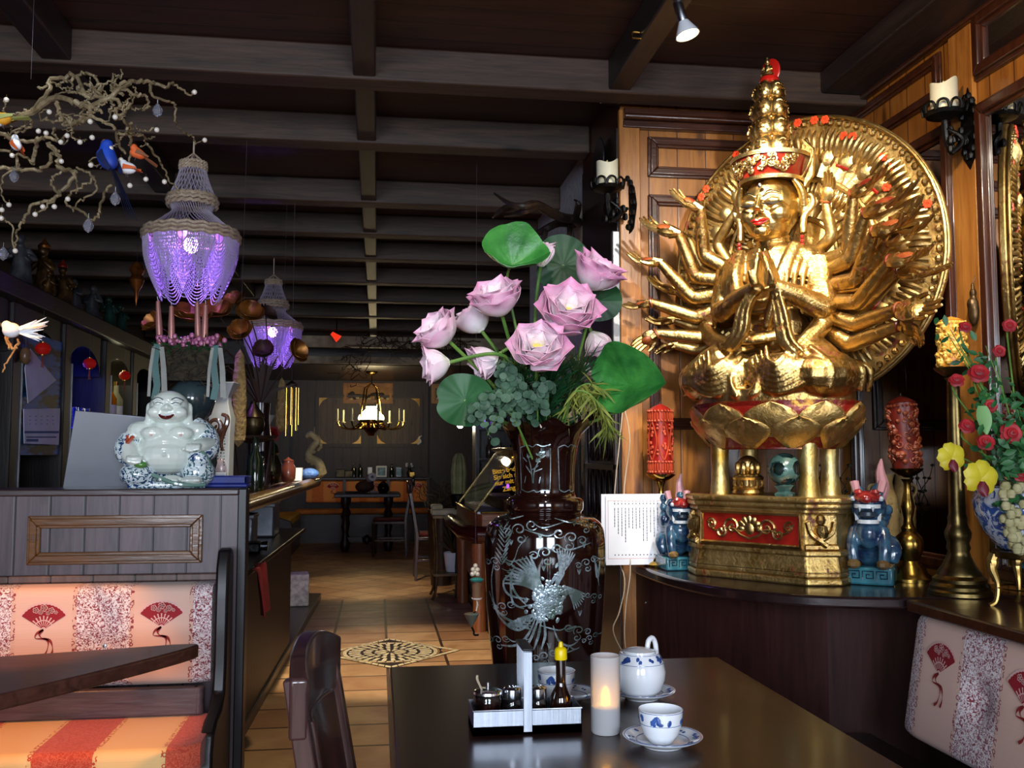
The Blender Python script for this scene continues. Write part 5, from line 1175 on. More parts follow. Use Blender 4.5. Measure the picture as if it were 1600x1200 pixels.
def bush(label, pts, n, m, seed, ls):
    r = random.Random(seed); c = at(*pts[-1]); t = thing('rose_foliage', label, 'foliage', c); b = MB(); sm = MB()
    for p in pts:
        P = at(*p); q = smooth_path([BM, BM.lerp(P, .5) + V((0, -.02, .01)), P], 6); sm.tube([x - c for x in q], [.0025, .0012], 5)
        for i in range(n):
            o = q[r.randrange(4, len(q))] - c + V((r.gauss(0, .022), r.gauss(0, .022), r.gauss(0, .022))); nn = V((r.gauss(-.2, .5), -1, r.gauss(.3, .5))).normalized(); rot = nn.to_track_quat('Z', 'Y').to_matrix() @ Matrix.Rotation(r.uniform(0, 6), 3, 'Z'); s = ls*r.uniform(.6, 1.2)
            b.add([o + rot @ V(p) for p in ((0, -s, 0), (.45*s, -.35*s, .1*s), (.42*s, .3*s, .1*s), (0, s, 0), (-.42*s, .3*s, .1*s), (-.45*s, -.35*s, .1*s), (0, 0, -.05*s))], [(0, 1, 6), (1, 2, 6), (2, 3, 6), (3, 4, 6), (4, 5, 6), (5, 0, 6)])
    sm.build('stems', STEM, t); b.build('leaves', m, t)
bush('upright rose foliage at the left top of the bowl', [(1485, 515, 2.36), (1480, 520, 2.36), (1500, 545, 2.36), (1540, 540, 2.38)], 14, RLEAF, 1, .014)
bush('dense rose foliage in the middle of the bowl', [(1540, 610, 2.4), (1530, 640, 2.36), (1560, 660, 2.34), (1580, 610, 2.4), (1590, 640, 2.36)], 44, RLEAF, 2, .016)
bush('rose foliage hanging over the front of the bowl', [(1545, 715, 2.3), (1570, 720, 2.28), (1575, 790, 2.26), (1590, 700, 2.3)], 36, RLEAF, 3, .017)
def orchid(px, py, Y, rp, label, tw):
    c = at(px, py, Y); r = rp*Y/F; t = thing('orchid', label, 'flower', c, 0, 'yellow orchids at the bowl'); m = MB()
    for k, (a, l, w) in enumerate(((90, 1, .5), (25, 1, .55), (155, 1, .55), (215, .95, .45), (325, .95, .45))):
        A = R(a)+tw
        def pf(u, v, A=A, l=l, w=w):
            x = 2*u-1; s = l*r*v; wd = w*r*sin(pi*min(1, v*.8+.1))**.6*(1+.06*sin(v*30)); return V((s*cos(A) - x*wd*sin(A), -.12*r*sin(pi*v) + .12*r*x*x, s*sin(A) + x*wd*cos(A)))
        m.grid(5, 7, pf, .001)
    m.build('petals', mat('yellow_petal', 'd8c832', .5, c2='b8a41e', ns=10, sss=.1), t)
    m = MB(); m.grid(6, 6, lambda u, v: V(((2*u-1)*.34*r*sin(pi*min(1, v*.8+.12)), -.25*r - .2*r*v + .2*r*(2*u-1)**2, -.15*r - .8*r*v)), .001); m.build('lip', mat('maroon_lip', '8a1a2c', .5, c2='5c0e1c'), t)
    MB().tube([p - c for p in smooth_path([c + V((0, .01, 0)), c + V((.03, .04, .01)), BM])], .002, 6).build('stem', STEM, t)
orchid(1487, 715, 2.28, 25, 'upper yellow orchid at the left of the bowl', .2); orchid(1533, 748, 2.26, 31, 'lower yellow orchid in front of the bowl', -.2)
c = at(1588, 790, 2.25); t = thing('grape_bunch', 'pale green grape bunch hanging over the front of the bowl', 'grapes', c); m = MB(); r = random.Random(8)
for k in range(44): z = r.uniform(-.12, .05); w = .042*(1-max(0, -z)/.15); m.ell((r.uniform(-w, w), r.uniform(-.016, .014), z), (.0125, .0125, .0135), 9)
m.build('grapes', mat('pale_grape', 'b8b088', .25, c2='9a9468', ns=30, sss=.3), t); MB().tube([p for p in smooth_path([V((0, 0, .05)), BM - c])], .0025, 6).build('stem', STEM, t)
c = at(1534, 655, 2.32); t = thing('heart_leaf', 'single pale green heart shaped leaf among the roses', 'leaf', c); MB().grid(10, 6, lambda u, v: V((.022*sin(pi*min(1, v*.75+.2))*(2*u-1) + .01*v, -.004*(2*u-1)**2, .035-.075*v)), .001).build('blade', mat('pale_heart_leaf', '7fae6a', .5), t); MB().tube([V((0, 0, .03)), V((.02, .02, .04)), BM - c], .0015, 5).build('stem', STEM, t)
# candle sconces
def sconce(loc, rz, label, clabel, K=1):
    t = thing('wall_sconce', label, 'sconce', loc, rz)   # wall behind at +y
    MB().lathe([(.0, -.03), (.008, -.028), (.012, -.015), (.03, -.006), (.055, 0), (.064, .012), (.06, .012), (.05, .003), (0, .0)], 24).build('drip_pan', BLACK, t)
    m = MB()
    for k in range(10):
        a = 2*pi*k/10; d = V((cos(a), sin(a), 0)); s = V((-sin(a), cos(a), 0)); m.tube(smooth_path([d*.06 - s*.018 + V((0, 0, .008)), d*.066 - s*.014 + V((0, 0, .03)), d*.066 + V((0, 0, .038)), d*.066 + s*.014 + V((0, 0, .03)), d*.06 + s*.018 + V((0, 0, .008))], 4), .0045, 6)
    m.build('crown_rim', BLACK, t); m = MB(); m.tube(smooth_path([(0, 0, -.02), (.0, .01*K, -.09), (0, .05*K, -.11), (0, .09*K, -.07), (0, .125*K, -.05)], 5), [.012, .009, .009, .012], 8)
    for s in (1, -1): m.tube(smooth_path([V((s*.004, .02+.02*sin(k), -.1)) + V((s*.03*sin(k*.7), 0, .018*k-.02)) for k in range(6)], 4), [.006, .008, .003], 7)
    for k in range(9): m.ell((rnd.uniform(-.03, .03), rnd.uniform(.0, .08), -.06+rnd.uniform(-.05, .03)), (.014, .01, .016), 7)
    m.build('scroll_arm', BLACK, t)
    m = MB(); m.prism([(-.03, -.13), (0, -.17), (.03, -.13), (.045, -.04), (.035, .03), (.015, .06), (0, .10), (-.015, .06), (-.035, .03), (-.045, -.04)], lambda u, v, d: (u, d*K, v), .12, .13)
    for k in range(14): a = k*.45; m.ell((.036*cos(a), .118*K, -.03+.10*sin(a)), (.012, .012, .014), 7)
    m.build('back_plate', BLACK, t)
    c = thing('led_candle', clabel, 'candle', V(loc) + V((0, 0, .003)), rz); m = MB(); n = 28; r = .042; h = .105
    top = lambda a: h + .008*sin(a*2+.6) + .005*sin(3*a)
    rows = [[(r*cos(2*pi*j/n), r*sin(2*pi*j/n), 0) for j in range(n)], [(r*cos(2*pi*j/n), r*sin(2*pi*j/n), top(2*pi*j/n)) for j in range(n)], [(r*.88*cos(2*pi*j/n), r*.88*sin(2*pi*j/n), top(2*pi*j/n)-.003) for j in range(n)], [(r*.8*cos(2*pi*j/n), r*.8*sin(2*pi*j/n), h-.022) for j in range(n)]]
    m.add([p for q in rows for p in q], [(i*n+j, i*n+(j+1) % n, (i+1)*n+(j+1) % n, (i+1)*n+j) for i in range(3) for j in range(n)] + [tuple(range(n))[::-1], tuple(3*n+j for j in range(n))])
    m.build('wax_body', mat('ivory_wax', 'e6dfc4', .45, c2='d8cfae', ns=6, sss=.2), c); MB().ell((0, 0, h-.006), (.005, .005, .018), 8).build('flame_tip', mat('pale_flame_plastic', 'e8d8a0', .4), c)
sconce(atx(1476, 182, XR-.103), -R(90), 'black wrought iron candle sconce on the pilaster of the right wall', 'ivory candle in the right hand wall sconce', .68)
sconce(at(949, 297, 3.56), -R(52), 'black wrought iron candle sconce on the left flank of the niche', 'ivory candle in the left hand wall sconce')
t = thing('wall_plate', 'dark round pewter plate hung on the left flank of the niche', 'plate', atx(942, 250, .925)); m = MB().lathe([(0, 0), (.06, .002), (.085, .012), (.092, .016), (.09, .02), (0, .012)], 28); o = m.build('dish', mat('dark_pewter', '3a3a40', .35, .8), t); o.rotation_euler = (0, -R(90), 0); t.location.x = .925
t = thing('carved_charm', 'small dark carved figurine hanging on the pilaster above the amber candle', 'figurine', atx(1521, 480, XR-.036)); m = MB(); m.ell((0, 0, -.01), (.016, .02, .05), 12).ell((0, 0, .045), (.011, .012, .016), 10).ell((0, 0, .065), (.006, .006, .014), 8).ell((-.008, 0, .01), (.012, .016, .02), 8); m.build('figure', mat('dark_bronze', '3a2a1a', .4, .7, c2='5a4428', ns=60), t, vox=.003); MB().tube([(0, 0, .075), (.01, 0, .10)], .001, 4).build('cord', INK, t)
# ------------------------------------------------------------------ corkscrew branch with pearls, crystals and birds
BARK = mat('twig_bark', '8a7a5c', .55, c2='5e5038', ns=40, bump=.3, bs=80)
br = thing('corkscrew_branch', 'twisted hazel branch hung below the beams at the upper left, dressed with pearls', 'branch', at(60, 160, 2.55))
BO = br.location.copy(); rb = random.Random(4)
def BY_(px, py): return 2.55 + .10*sin(px*.021+1) + .08*sin(py*.03)
def twg(pts, r0, r1, wob=.004, n=5):
    q = smooth_path([at(x, y, BY_(x, y)) - BO for x, y in pts], n)
    q = [p + V((rb.gauss(0, wob), rb.gauss(0, wob*1.5), rb.gauss(0, wob)))*(.5 if 0 < i < len(q)-1 else 0) for i, p in enumerate(q)]
    return q, [r0 + (r1-r0)*i/(len(q)-1) for i in range(len(q))]
TW = [([(-60, 196), (-15, 192), (15, 190), (50, 175), (85, 152), (115, 160), (140, 165), (175, 150), (200, 131), (215, 127), (240, 128), (258, 137), (270, 130), (285, 140), (295, 149), (304, 143)], .0095, .0022),
 ([(50, 172), (75, 143), (78, 125), (100, 122), (110, 116), (122, 123), (130, 142), (135, 151), (150, 152), (172, 150)], .006, .004), ([(110, 128), (125, 115), (140, 116), (150, 121), (154, 131), (148, 140), (158, 148)], .004, .003),
 ([(205, 130), (180, 134), (178, 141), (195, 141), (213, 150), (228, 152), (232, 165), (222, 172)], .005, .003), ([(236, 132), (238, 150), (265, 158), (276, 168), (273, 188), (285, 205), (300, 213), (306, 226)], .004, .0016), ([(306, 224), (312, 221), (320, 218)], .0016, .0012),
 ([(175, 150), (187, 163), (180, 178), (195, 190), (201, 205), (207, 208)], .005, .003), ([(90, 160), (96, 185), (103, 192), (120, 189), (138, 183), (152, 186), (176, 196), (183, 212), (186, 226), (196, 240)], .006, .003),
 ([(183, 208), (200, 212), (220, 212), (234, 219), (242, 214)], .004, .002), ([(203, 213), (205, 235), (202, 255), (210, 265)], .004, .002), ([(230, 225), (245, 243), (256, 262), (263, 282), (274, 291), (281, 300)], .0035, .0018),
 ([(-20, 258), (5, 262), (30, 265), (58, 266), (77, 256), (81, 240), (92, 236)], .006, .004), ([(52, 255), (56, 232), (62, 218), (78, 216), (96, 222), (101, 212)], .006, .003), ([(-10, 205), (20, 215), (40, 222), (62, 218)], .006, .005),
 ([(75, 222), (92, 245), (91, 260), (112, 267), (117, 272), (101, 291), (85, 310), (72, 315), (50, 322), (40, 339), (33, 352), (25, 361), (25, 376), (21, 391)], .007, .0022), ([(94, 305), (80, 287), (84, 276), (96, 268)], .004, .003), ([(115, 270), (121, 285), (119, 302)], .003, .002),
 ([(147, 278), (151, 296), (134, 309), (121, 316), (115, 331)], .003, .002), ([(174, 290), (162, 300), (158, 320), (154, 339), (140, 343), (131, 333), (115, 325), (103, 319), (105, 310)], .0035, .003), ([(105, 312), (112, 300), (130, 290), (145, 280), (135, 268), (120, 262)], .003, .003),
 ([(-10, 330), (8, 344), (18, 352), (22, 388)], .003, .002), ([(-10, 232), (18, 240), (28, 262), (5, 275), (2, 300), (12, 318)], .004, .002), ([(26, 262), (28, 241), (45, 250), (54, 258)], .004, .003), ([(142, 164), (141, 180), (131, 190), (110, 191), (100, 182)], .005, .003), ([(85, 312), (70, 325), (55, 334)], .003, .002),
 ([(240, 200), (228, 205), (215, 202), (212, 196)], .0025, .0015), ([(155, 240), (142, 252), (150, 258), (158, 256)], .002, .0015), ([(-10, 498), (4, 508), (9, 520), (14, 545)], .005, .003), ([(8, 515), (12, 530), (22, 545), (30, 533), (14, 560), (4, 582)], .004, .002)]
for pts, a, b in TW:
    q, rr = twg(pts, a, b); m = MB(); m.tube(q, rr, 7); m.build('twig', BARK, br)
for k in range(26):
    x, y = rb.uniform(30, 215), rb.uniform(128, 205); p = [(x, y)]; a = rb.uniform(0, 6)
    for j in range(7): a += rb.uniform(-1.3, 1.5); x += 9*cos(a); y += 8*sin(a); p.append((x, y))
    q, rr = twg(p, .0035, .0014, n=4); MB().tube(q, rr, 6).build('curly_twig', BARK, br)
MB().tube([V((-.02, 0, .06)), V((-.02, 0, 2.75 - BO.z))], .0004, 4).build('hanging_thread', INK, br)
PEARLM = mat('pearl_bead', 'ded6c8', .18, c2='cfc6ba', coat=.6); CRYS = mat('faceted_crystal', 'dfe4ff', .03, trans=.85, ior=1.5, c2='e8ecff')
proto = None
for px, py in ((304, 144), (320, 219), (10, 156), (77, 175), (180, 183), (141, 190), (144, 215), (105, 212), (95, 222), (72, 208), (19, 243), (96, 252), (189, 250), (173, 232), (14, 320), (55, 335), (67, 323), (85, 323), (106, 311), (24, 392), (245, 203), (203, 290), (228, 280), (257, 284), (199, 266), (142, 258), (3, 328), (2, 341), (125, 222), (60, 205)):
    o = thing('pearl', 'small white pearl hanging from the twisted branch', 'pearl', at(px, py, BY_(px, py)-.012), 0, 'pearls on the twisted branch') if proto is None else dup(proto, at(px, py, BY_(px, py)-.012))
    if proto is None: proto = o; MB().ell((0, 0, 0), .0068, 14).build('bead', PEARLM, o); MB().tube([(0, 0, .006), (0, 0, .014)], .0008, 5).build('cap', BRASS, o)
proto = None
for px, py in ((22, 277), (180, 312), (138, 354), (5, 398), (246, 174)):
    l = at(px, py, BY_(px, py)-.01)
    if proto: dup(proto, l); continue
    proto = thing('crystal_drop', 'faceted glass drop hanging from the twisted branch', 'crystal', l, 0, 'crystals on the twisted branch'); m = MB()
    m.lathe([(0, -.016), (.009, -.009), (.0135, .001), (.009, .011), (.003, .019), (0, .022)], 8); m.build('drop', CRYS, proto, smooth=False); MB().tube([(0, 0, .02), (0, 0, .032)], .0007, 4).build('hook', CHROME, proto)
def bird(px, py, L_, rz, label, body, breast, tail, tl=1.0, pitch=.3):
    t = thing('decorative_bird', label, 'bird', at(px, py, BY_(px, py)-.03), rz); s = L_; rot = Matrix.Rotation(-pitch, 3, 'Y')
    q = lambda x, y, z: rot @ V((x*s, y*s, z*s))
    m = MB(); m.ell((0, 0, 0), (.36*s, .22*s, .24*s), 16, rot); m.ell(q(.30, 0, .18), (.17*s, .16*s, .16*s), 14); m.tube([q(.1, 0, .05), q(.32, 0, .16)], [.22*s, .15*s], 12); m.build('body', body, t, vox=s*.05, smo=2)
    MB().ell(q(.10, -.03, -.06), (.28*s, .21*s, .19*s), 14, rot).build('breast', breast, t)
    MB().lathe([(.05*s, 0), (0, .13*s)], 8).build('beak', mat('bird_beak_'+label[:6], 'c87030', .4), t, loc=q(.45, 0, .18)).rotation_euler = (0, R(95), 0)
    for e in (1, -1):
        MB().ell(q(.38, e*.13, .22), .022*s, 8).build('eye', INK, t)
        MB().grid(6, 4, lambda u, v, e=e: q(.15-.6*u, e*(.20+.04*sin(pi*u)), .12-.22*v*(1-u*.6)-.05*u), .02*s).build('wing', tail, t)
    m = MB()
    for k in range(5): m.ribbon([q(-.28, (k-2)*.03, -.02), q(-.28-.35*tl, (k-2)*.06, -.06*tl), q(-.28-.7*tl, (k-2)*.09, -.12*tl)], (0, -.6, 1), [.06*s, .1*s, .03*s])
    m.build('tail', tail, t); m = MB()
    for e in (1, -1): m.tube([q(.02, e*.06, -.2), q(.0, e*.06, -.36)], .012*s, 5)
    m.build('legs', INK, t)
YEL = mat('yellow_feather', 'e0a828', .7, c2='c8841c'); ORA = mat('orange_feather', 'd8622a', .7, c2='b84a1c'); WHT = mat('white_feather', 'e4e6ea', .7); BLU = mat('blue_feather', '1c48b8', .6, c2='12308a'); DBL = mat('dark_blue_feather', '14204a', .6); GRN = mat('green_grey_feather', '9aa05a', .7)
bird(25, 226, .058, R(150), 'small white, yellow and orange bird perched on the branch at the left', WHT, YEL, ORA, .6, .8)
bird(168, 248, .10, R(150), 'bright blue bird with a long dark tail on the branch', BLU, BLU, DBL, 2.2, .95)
bird(216, 240, .055, R(200), 'small orange red bird on the branch, nearest to the bead lamp', ORA, ORA, mat('brown_feather', '7a4a2a', .7), 1.0, .4)
bird(201, 263, .062, R(160), 'small white and orange bird just below the blue bird', WHT, WHT, ORA, .4, .2)
bird(3, 186, .07, R(180), 'pale yellow green bird at the left edge of the branch', YEL, WHT, GRN, 1, -.2)
t = thing('decorative_bird', 'white feathered bird with a plumed tail on the lower branch at the left edge', 'bird', at(18, 516, 2.5)); MB().ell((0, 0, 0), (.022, .018, .019), 14).ell((-.012, 0, .012), (.012, .012, .012), 10).build('body', WHT, t, vox=.003, smo=1); m = MB(); r = random.Random(3)
for k in range(34): a = r.uniform(-.35, .4); l = r.uniform(.04, .085); d = V((cos(a), r.uniform(-.3, .3), sin(a))); m.ribbon([d*.012, d*l*.6, d*l + V((0, 0, r.uniform(-.004, .008)))], (0, -1, .2), [.004, .007, .001])
m.build('tail', WHT, t)
# ------------------------------------------------------------------ bead lamps
def beadmat():
    t = NT('pearl_bead_string'); t.set(Base_Color=H('cfc4d0'), Roughness=.35)
    tr = t.t.nodes.new('ShaderNodeBsdfTranslucent'); tr.inputs[0].default_value = H('e4dcf0'); mx = t.t.nodes.new('ShaderNodeMixShader'); mx.inputs[0].default_value = .55
    t.t.links.new(t.p.outputs[0], mx.inputs[1]); t.t.links.new(tr.outputs[0], mx.inputs[2]); t.t.links.new(mx.outputs[0], t.t.nodes['Material Output'].inputs[0]); return t.m
BEADS = beadmat(); ROPE = mat('cream_bead_rope', 'c8b49c', .5, c2='a8927a', ns=60, bump=.4, bs=120)
def bead_lamp(loc, label, drop):
    """loc = hanging point on the beam; drop = length of cord"""
    t = thing('bead_lamp', label, 'lamp', loc, 0, 'purple lit bead lamps over the bar'); z = -drop
    MB().tube([(0, 0, 0), (0, 0, z+.03)], .004, 6).build('cord', ROPE, t)
    m = MB()
    for k in range(8): a = 2*pi*k/8; m.tube([(0, 0, z+.045), (.052*cos(a), .052*sin(a), z)], .003, 5)
    m.build('hanger', ROPE, t)
    ringp = [(.054, 0), (.056, -.014), (.055, -.026), (.098, -.150), (.105, -.168), (.102, -.186), (.192, -.300), (.202, -.318), (.200, -.336)]
    m = MB()
    for r, zz in ringp: m.tube([(r*cos(a), r*sin(a), z+zz + .004*sin(a*20)) for a in [2*pi*i/60 for i in range(60)]], .0085 if r > .09 else .0065, 6, closed=True)
    m.build('rope_ring', ROPE, t)
    def bd(q): return [.0034 if i % 2 else .0018 for i in range(len(q))]
    m = MB()
    for k in range(30):
        a0 = 2*pi*k/30
        for sg in (.5, -.5): q = [((.055+.043*v**1.4)*cos(a0+sg*v), (.055+.043*v**1.4)*sin(a0+sg*v), z-.026-.124*v) for v in [i/8 for i in range(9)]]; m.tube(q, .0022, 4)
    m.build('upper_net', BEADS, t); m = MB()
    for k in range(54):
        a0 = 2*pi*k/54; q = []
        for i in range(9): v = i/8; rr = .098 - .016*sin(pi*min(1, v*2.2))*(v < .46) + (.094*max(0, (v-.3)/.7)**1.5); q.append((rr*cos(a0+.5*v), rr*sin(a0+.5*v), z-.186-.114*v))
        m.tube(q, .0026, 4)
    m.build('middle_net', BEADS, t)
    bowl = lambda v: .198*(1-.08*v) * (1 - .55*max(0, v-.25)**1.5)
    m = MB(); n = 8
    for g in range(n):
        for j in range(15):
            w = (1 - j/15*.85)*pi/n*1.75; dp = .27 - .016*j; ac = 2*pi*g/n; q = []
            for i in range(25):
                s = -1 + 2*i/24; v = (1-abs(s)**2.2); dz = dp*v*1.0
                rr = bowl(dz/.27); q.append((rr*cos(ac+s*w), rr*sin(ac+s*w), z-.336-dz))
            m.tube(q, bd(q), 4)
    for k in range(56):
        a0 = 2*pi*k/56; m.tube([(bowl(v)*.985*cos(a0), bowl(v)*.985*sin(a0), z-.336-.27*v) for v in [i/16*(.55+.12*cos(a0*8)) for i in range(17)]], [.0036 if i % 2 else .0018 for i in range(17)], 4)
    m.build('bead_swags', BEADS, t)
    MB().lathe([(.02, z-.312), (.16, z-.318), (.16, z-.322), (.02, z-.316)], 30).build('added_light_shield', ROPE, t)  # unseen disc added to keep the violet light off the upper net
    bl = MB(); bl.ell((0, 0, z-.36), (.032, .032, .036), 16); bl.build('bulb', mat('violet_bulb', 'b48cff', .4, emis='9a70ff', es=40), t)
    MB().lathe([(.016, z-.33), (.018, z-.24), (.01, z-.22)], 12).build('socket', BLACK, t); MB().tube([(0, 0, z-.22), (0, 0, z+.03)], .003, 5).build('inner_cord', INK, t)
    light('bead_lamp_light', 'POINT', V(loc) + V((0, 0, z-.36)), 80, (.32, .12, 1), shadow_soft_size=.035)
p = at(303, 226, 4.245); p.z = 2.62; bead_lamp(p, 'nearer purple lit bead lamp, hanging behind the twisted branch', .105)
p = at(428, 415, 6.78); p.z = 2.62; bead_lamp(p, 'farther purple lit bead lamp, hanging over the bar', .16)
# ------------------------------------------------------------------ ceiling spot in view
t = thing('ceiling_spotlight', 'small white reflector spotlight on the ceiling joist above the statue', 'lamp', SPOT)
ax = V((.25, -.12, -1)).normalized(); q = ax.to_track_quat('-Z', 'Y')
def rq(o): o.rotation_mode = 'QUATERNION'; o.rotation_quaternion = q; return o
rq(MB().lathe([(.014, .07), (.0155, .068), (.0155, .0), (.013, -.004)], 18).build('lamp_holder', CHROME, t))
rq(MB().lathe([(.016, .0), (.022, -.012), (.036, -.04), (.038, -.046), (.035, -.046), (.02, -.016), (0, -.006)], 26).build('reflector', PORC, t))
rq(MB().lathe([(.033, -.043), (0, -.043)], 20).build('lens', mat('lit_lens', 'fff2d0', .4, emis='ffd890', es=14), t))
MB().tube([q @ V((0, 0, .07)), q @ V((0, 0, .075)) + V((-.02, 0, .015)), V((-.03, 0, 2.75-SPOT.z))], .004, 6).build('bracket', CHROME, t); MB().lathe([(.02, -.012), (.022, 0)], 14).build('ceiling_rose', PORC, t, loc=(-.03, 0, 2.75-SPOT.z))
t = thing('hook', 'bent brass hook screwed into the joist left of the spotlight', 'hook', atx(994, 56, .838)); MB().tube(smooth_path([(.012, 0, .012), (-.012, .0, .012), (-.014, 0, -.004), (-.01, 0, -.008), (.018, 0, -.008)], 4), .003, 6).build('hook_body', BRASS, t)
# ------------------------------------------------------------------ bar counter behind the bench
ZBAR = 1.10; XB = -.455
bar = thing('bar_counter', 'long dark bar counter with rounded wooden edge running to the back of the room', 'bar', (XB, 3.40, 0), -R(1.4))
REDBR = wood('bar_front_wood', '2c150e', '1a0b06', 'z', plank='y', pw=.09, rough=.5, gap=.03)
MB().box(-.85, -.03, .02, 3.0, 1.055, 1.095).build('counter_top', wood('bar_top_wood', '5a3c26', '3c2416', 'y', rough=.22, knots=False, coat=.4, bump=.05), bar)
m = MB(); m.tube([(-.012, .02, 1.075), (-.012, 3.0, 1.075)], .032, 14); m.tube([(-.30, .02, 1.095), (-.30, 3.0, 1.095)], .014, 10); m.build('rounded_edge', wood('edge_wood', '8a6a3c', '5c4222', 'y', rough=.2, knots=False, coat=.5), bar)
MB().box(-.27, -.12, .04, 2.9, 1.095, 1.099).build('brass_gutter', BRASSY, bar)
MB().box(-.80, -.16, .02, 2.95, .0, .76).build('front_panel', REDBR, bar); MB().box(-.80, -.55, .02, 2.95, .76, 1.055).build('back_panel', DARKW, bar)
MB().box(-.55, -.07, .02, 2.95, .76, .785).build('under_shelf', wood('shelf_wood', '3a2a24', '241812', 'y', rough=.3, knots=False), bar, bev=.004)
MB().box(-.86, -.145, .0, 5.2, 0, .055).build('plinth', DARKX, bar, bev=.004)
XS = XB - .16
def onbar(px, Y): p = at(px, 750, Y); p.z = ZBAR; return p
STL = mat('dull_steel', '8a8e96', .4, .8, c2='6a6e76')
for x, y, w, l, h, lab in ((-.26, 4.5, .14, .16, .16, 'steel container on the shelf under the bar, nearest'), (-.24, 5.0, .14, .2, .17, 'steel container on the shelf under the bar, in the middle'), (-.22, 5.75, .16, .3, .19, 'steel container on the shelf under the bar, farthest')):
    t = thing('steel_container', lab, 'container', (XB+x+.02, y, .786)); MB().box(-w/2, w/2, -l/2, l/2, 0, h).build('body', STL, t, bev=.012); MB().box(-w/2-.004, w/2+.004, -l/2-.004, l/2+.004, h-.02, h).build('rim', STL, t, bev=.004)
t = thing('towel', 'dark red cloth hanging over the shelf under the bar', 'cloth', (XB-.05, 4.1, .79)); MB().grid(8, 10, lambda u, v: (.02+.03*v+.012*sin(u*9+v*2), -.14+.28*u+.05*v, .004-.26*max(0, v-.25)+.004*sin(u*14)), .006).build('cloth', mat('dark_red_cloth', '8a1c1c', .8, c2='6a1214'), t)
t = thing('camera', 'small black device lying on the shelf under the bar', 'device', (XB-.14, 4.75, .787)); MB().box(-.05, .05, -.06, .06, 0, .05).build('body', BLACK, t, bev=.01); MB().lathe([(.02, 0), (.024, .03), (.0, .03)], 14).build('lens', CHROME, t, loc=(.05, 0, .03)).rotation_euler = (0, R(90), 0)
p = atz(462, 945, .056); t = thing('stone_block', 'white block standing on the dark plinth of the bar', 'block', p, .1); MB().box(-.10, .10, -.10, .12, 0, .25).build('body', mat('pale_stone', 'ece2d2', .7, c2='b0a698', ns=20, bump=.2), t, bev=.012)
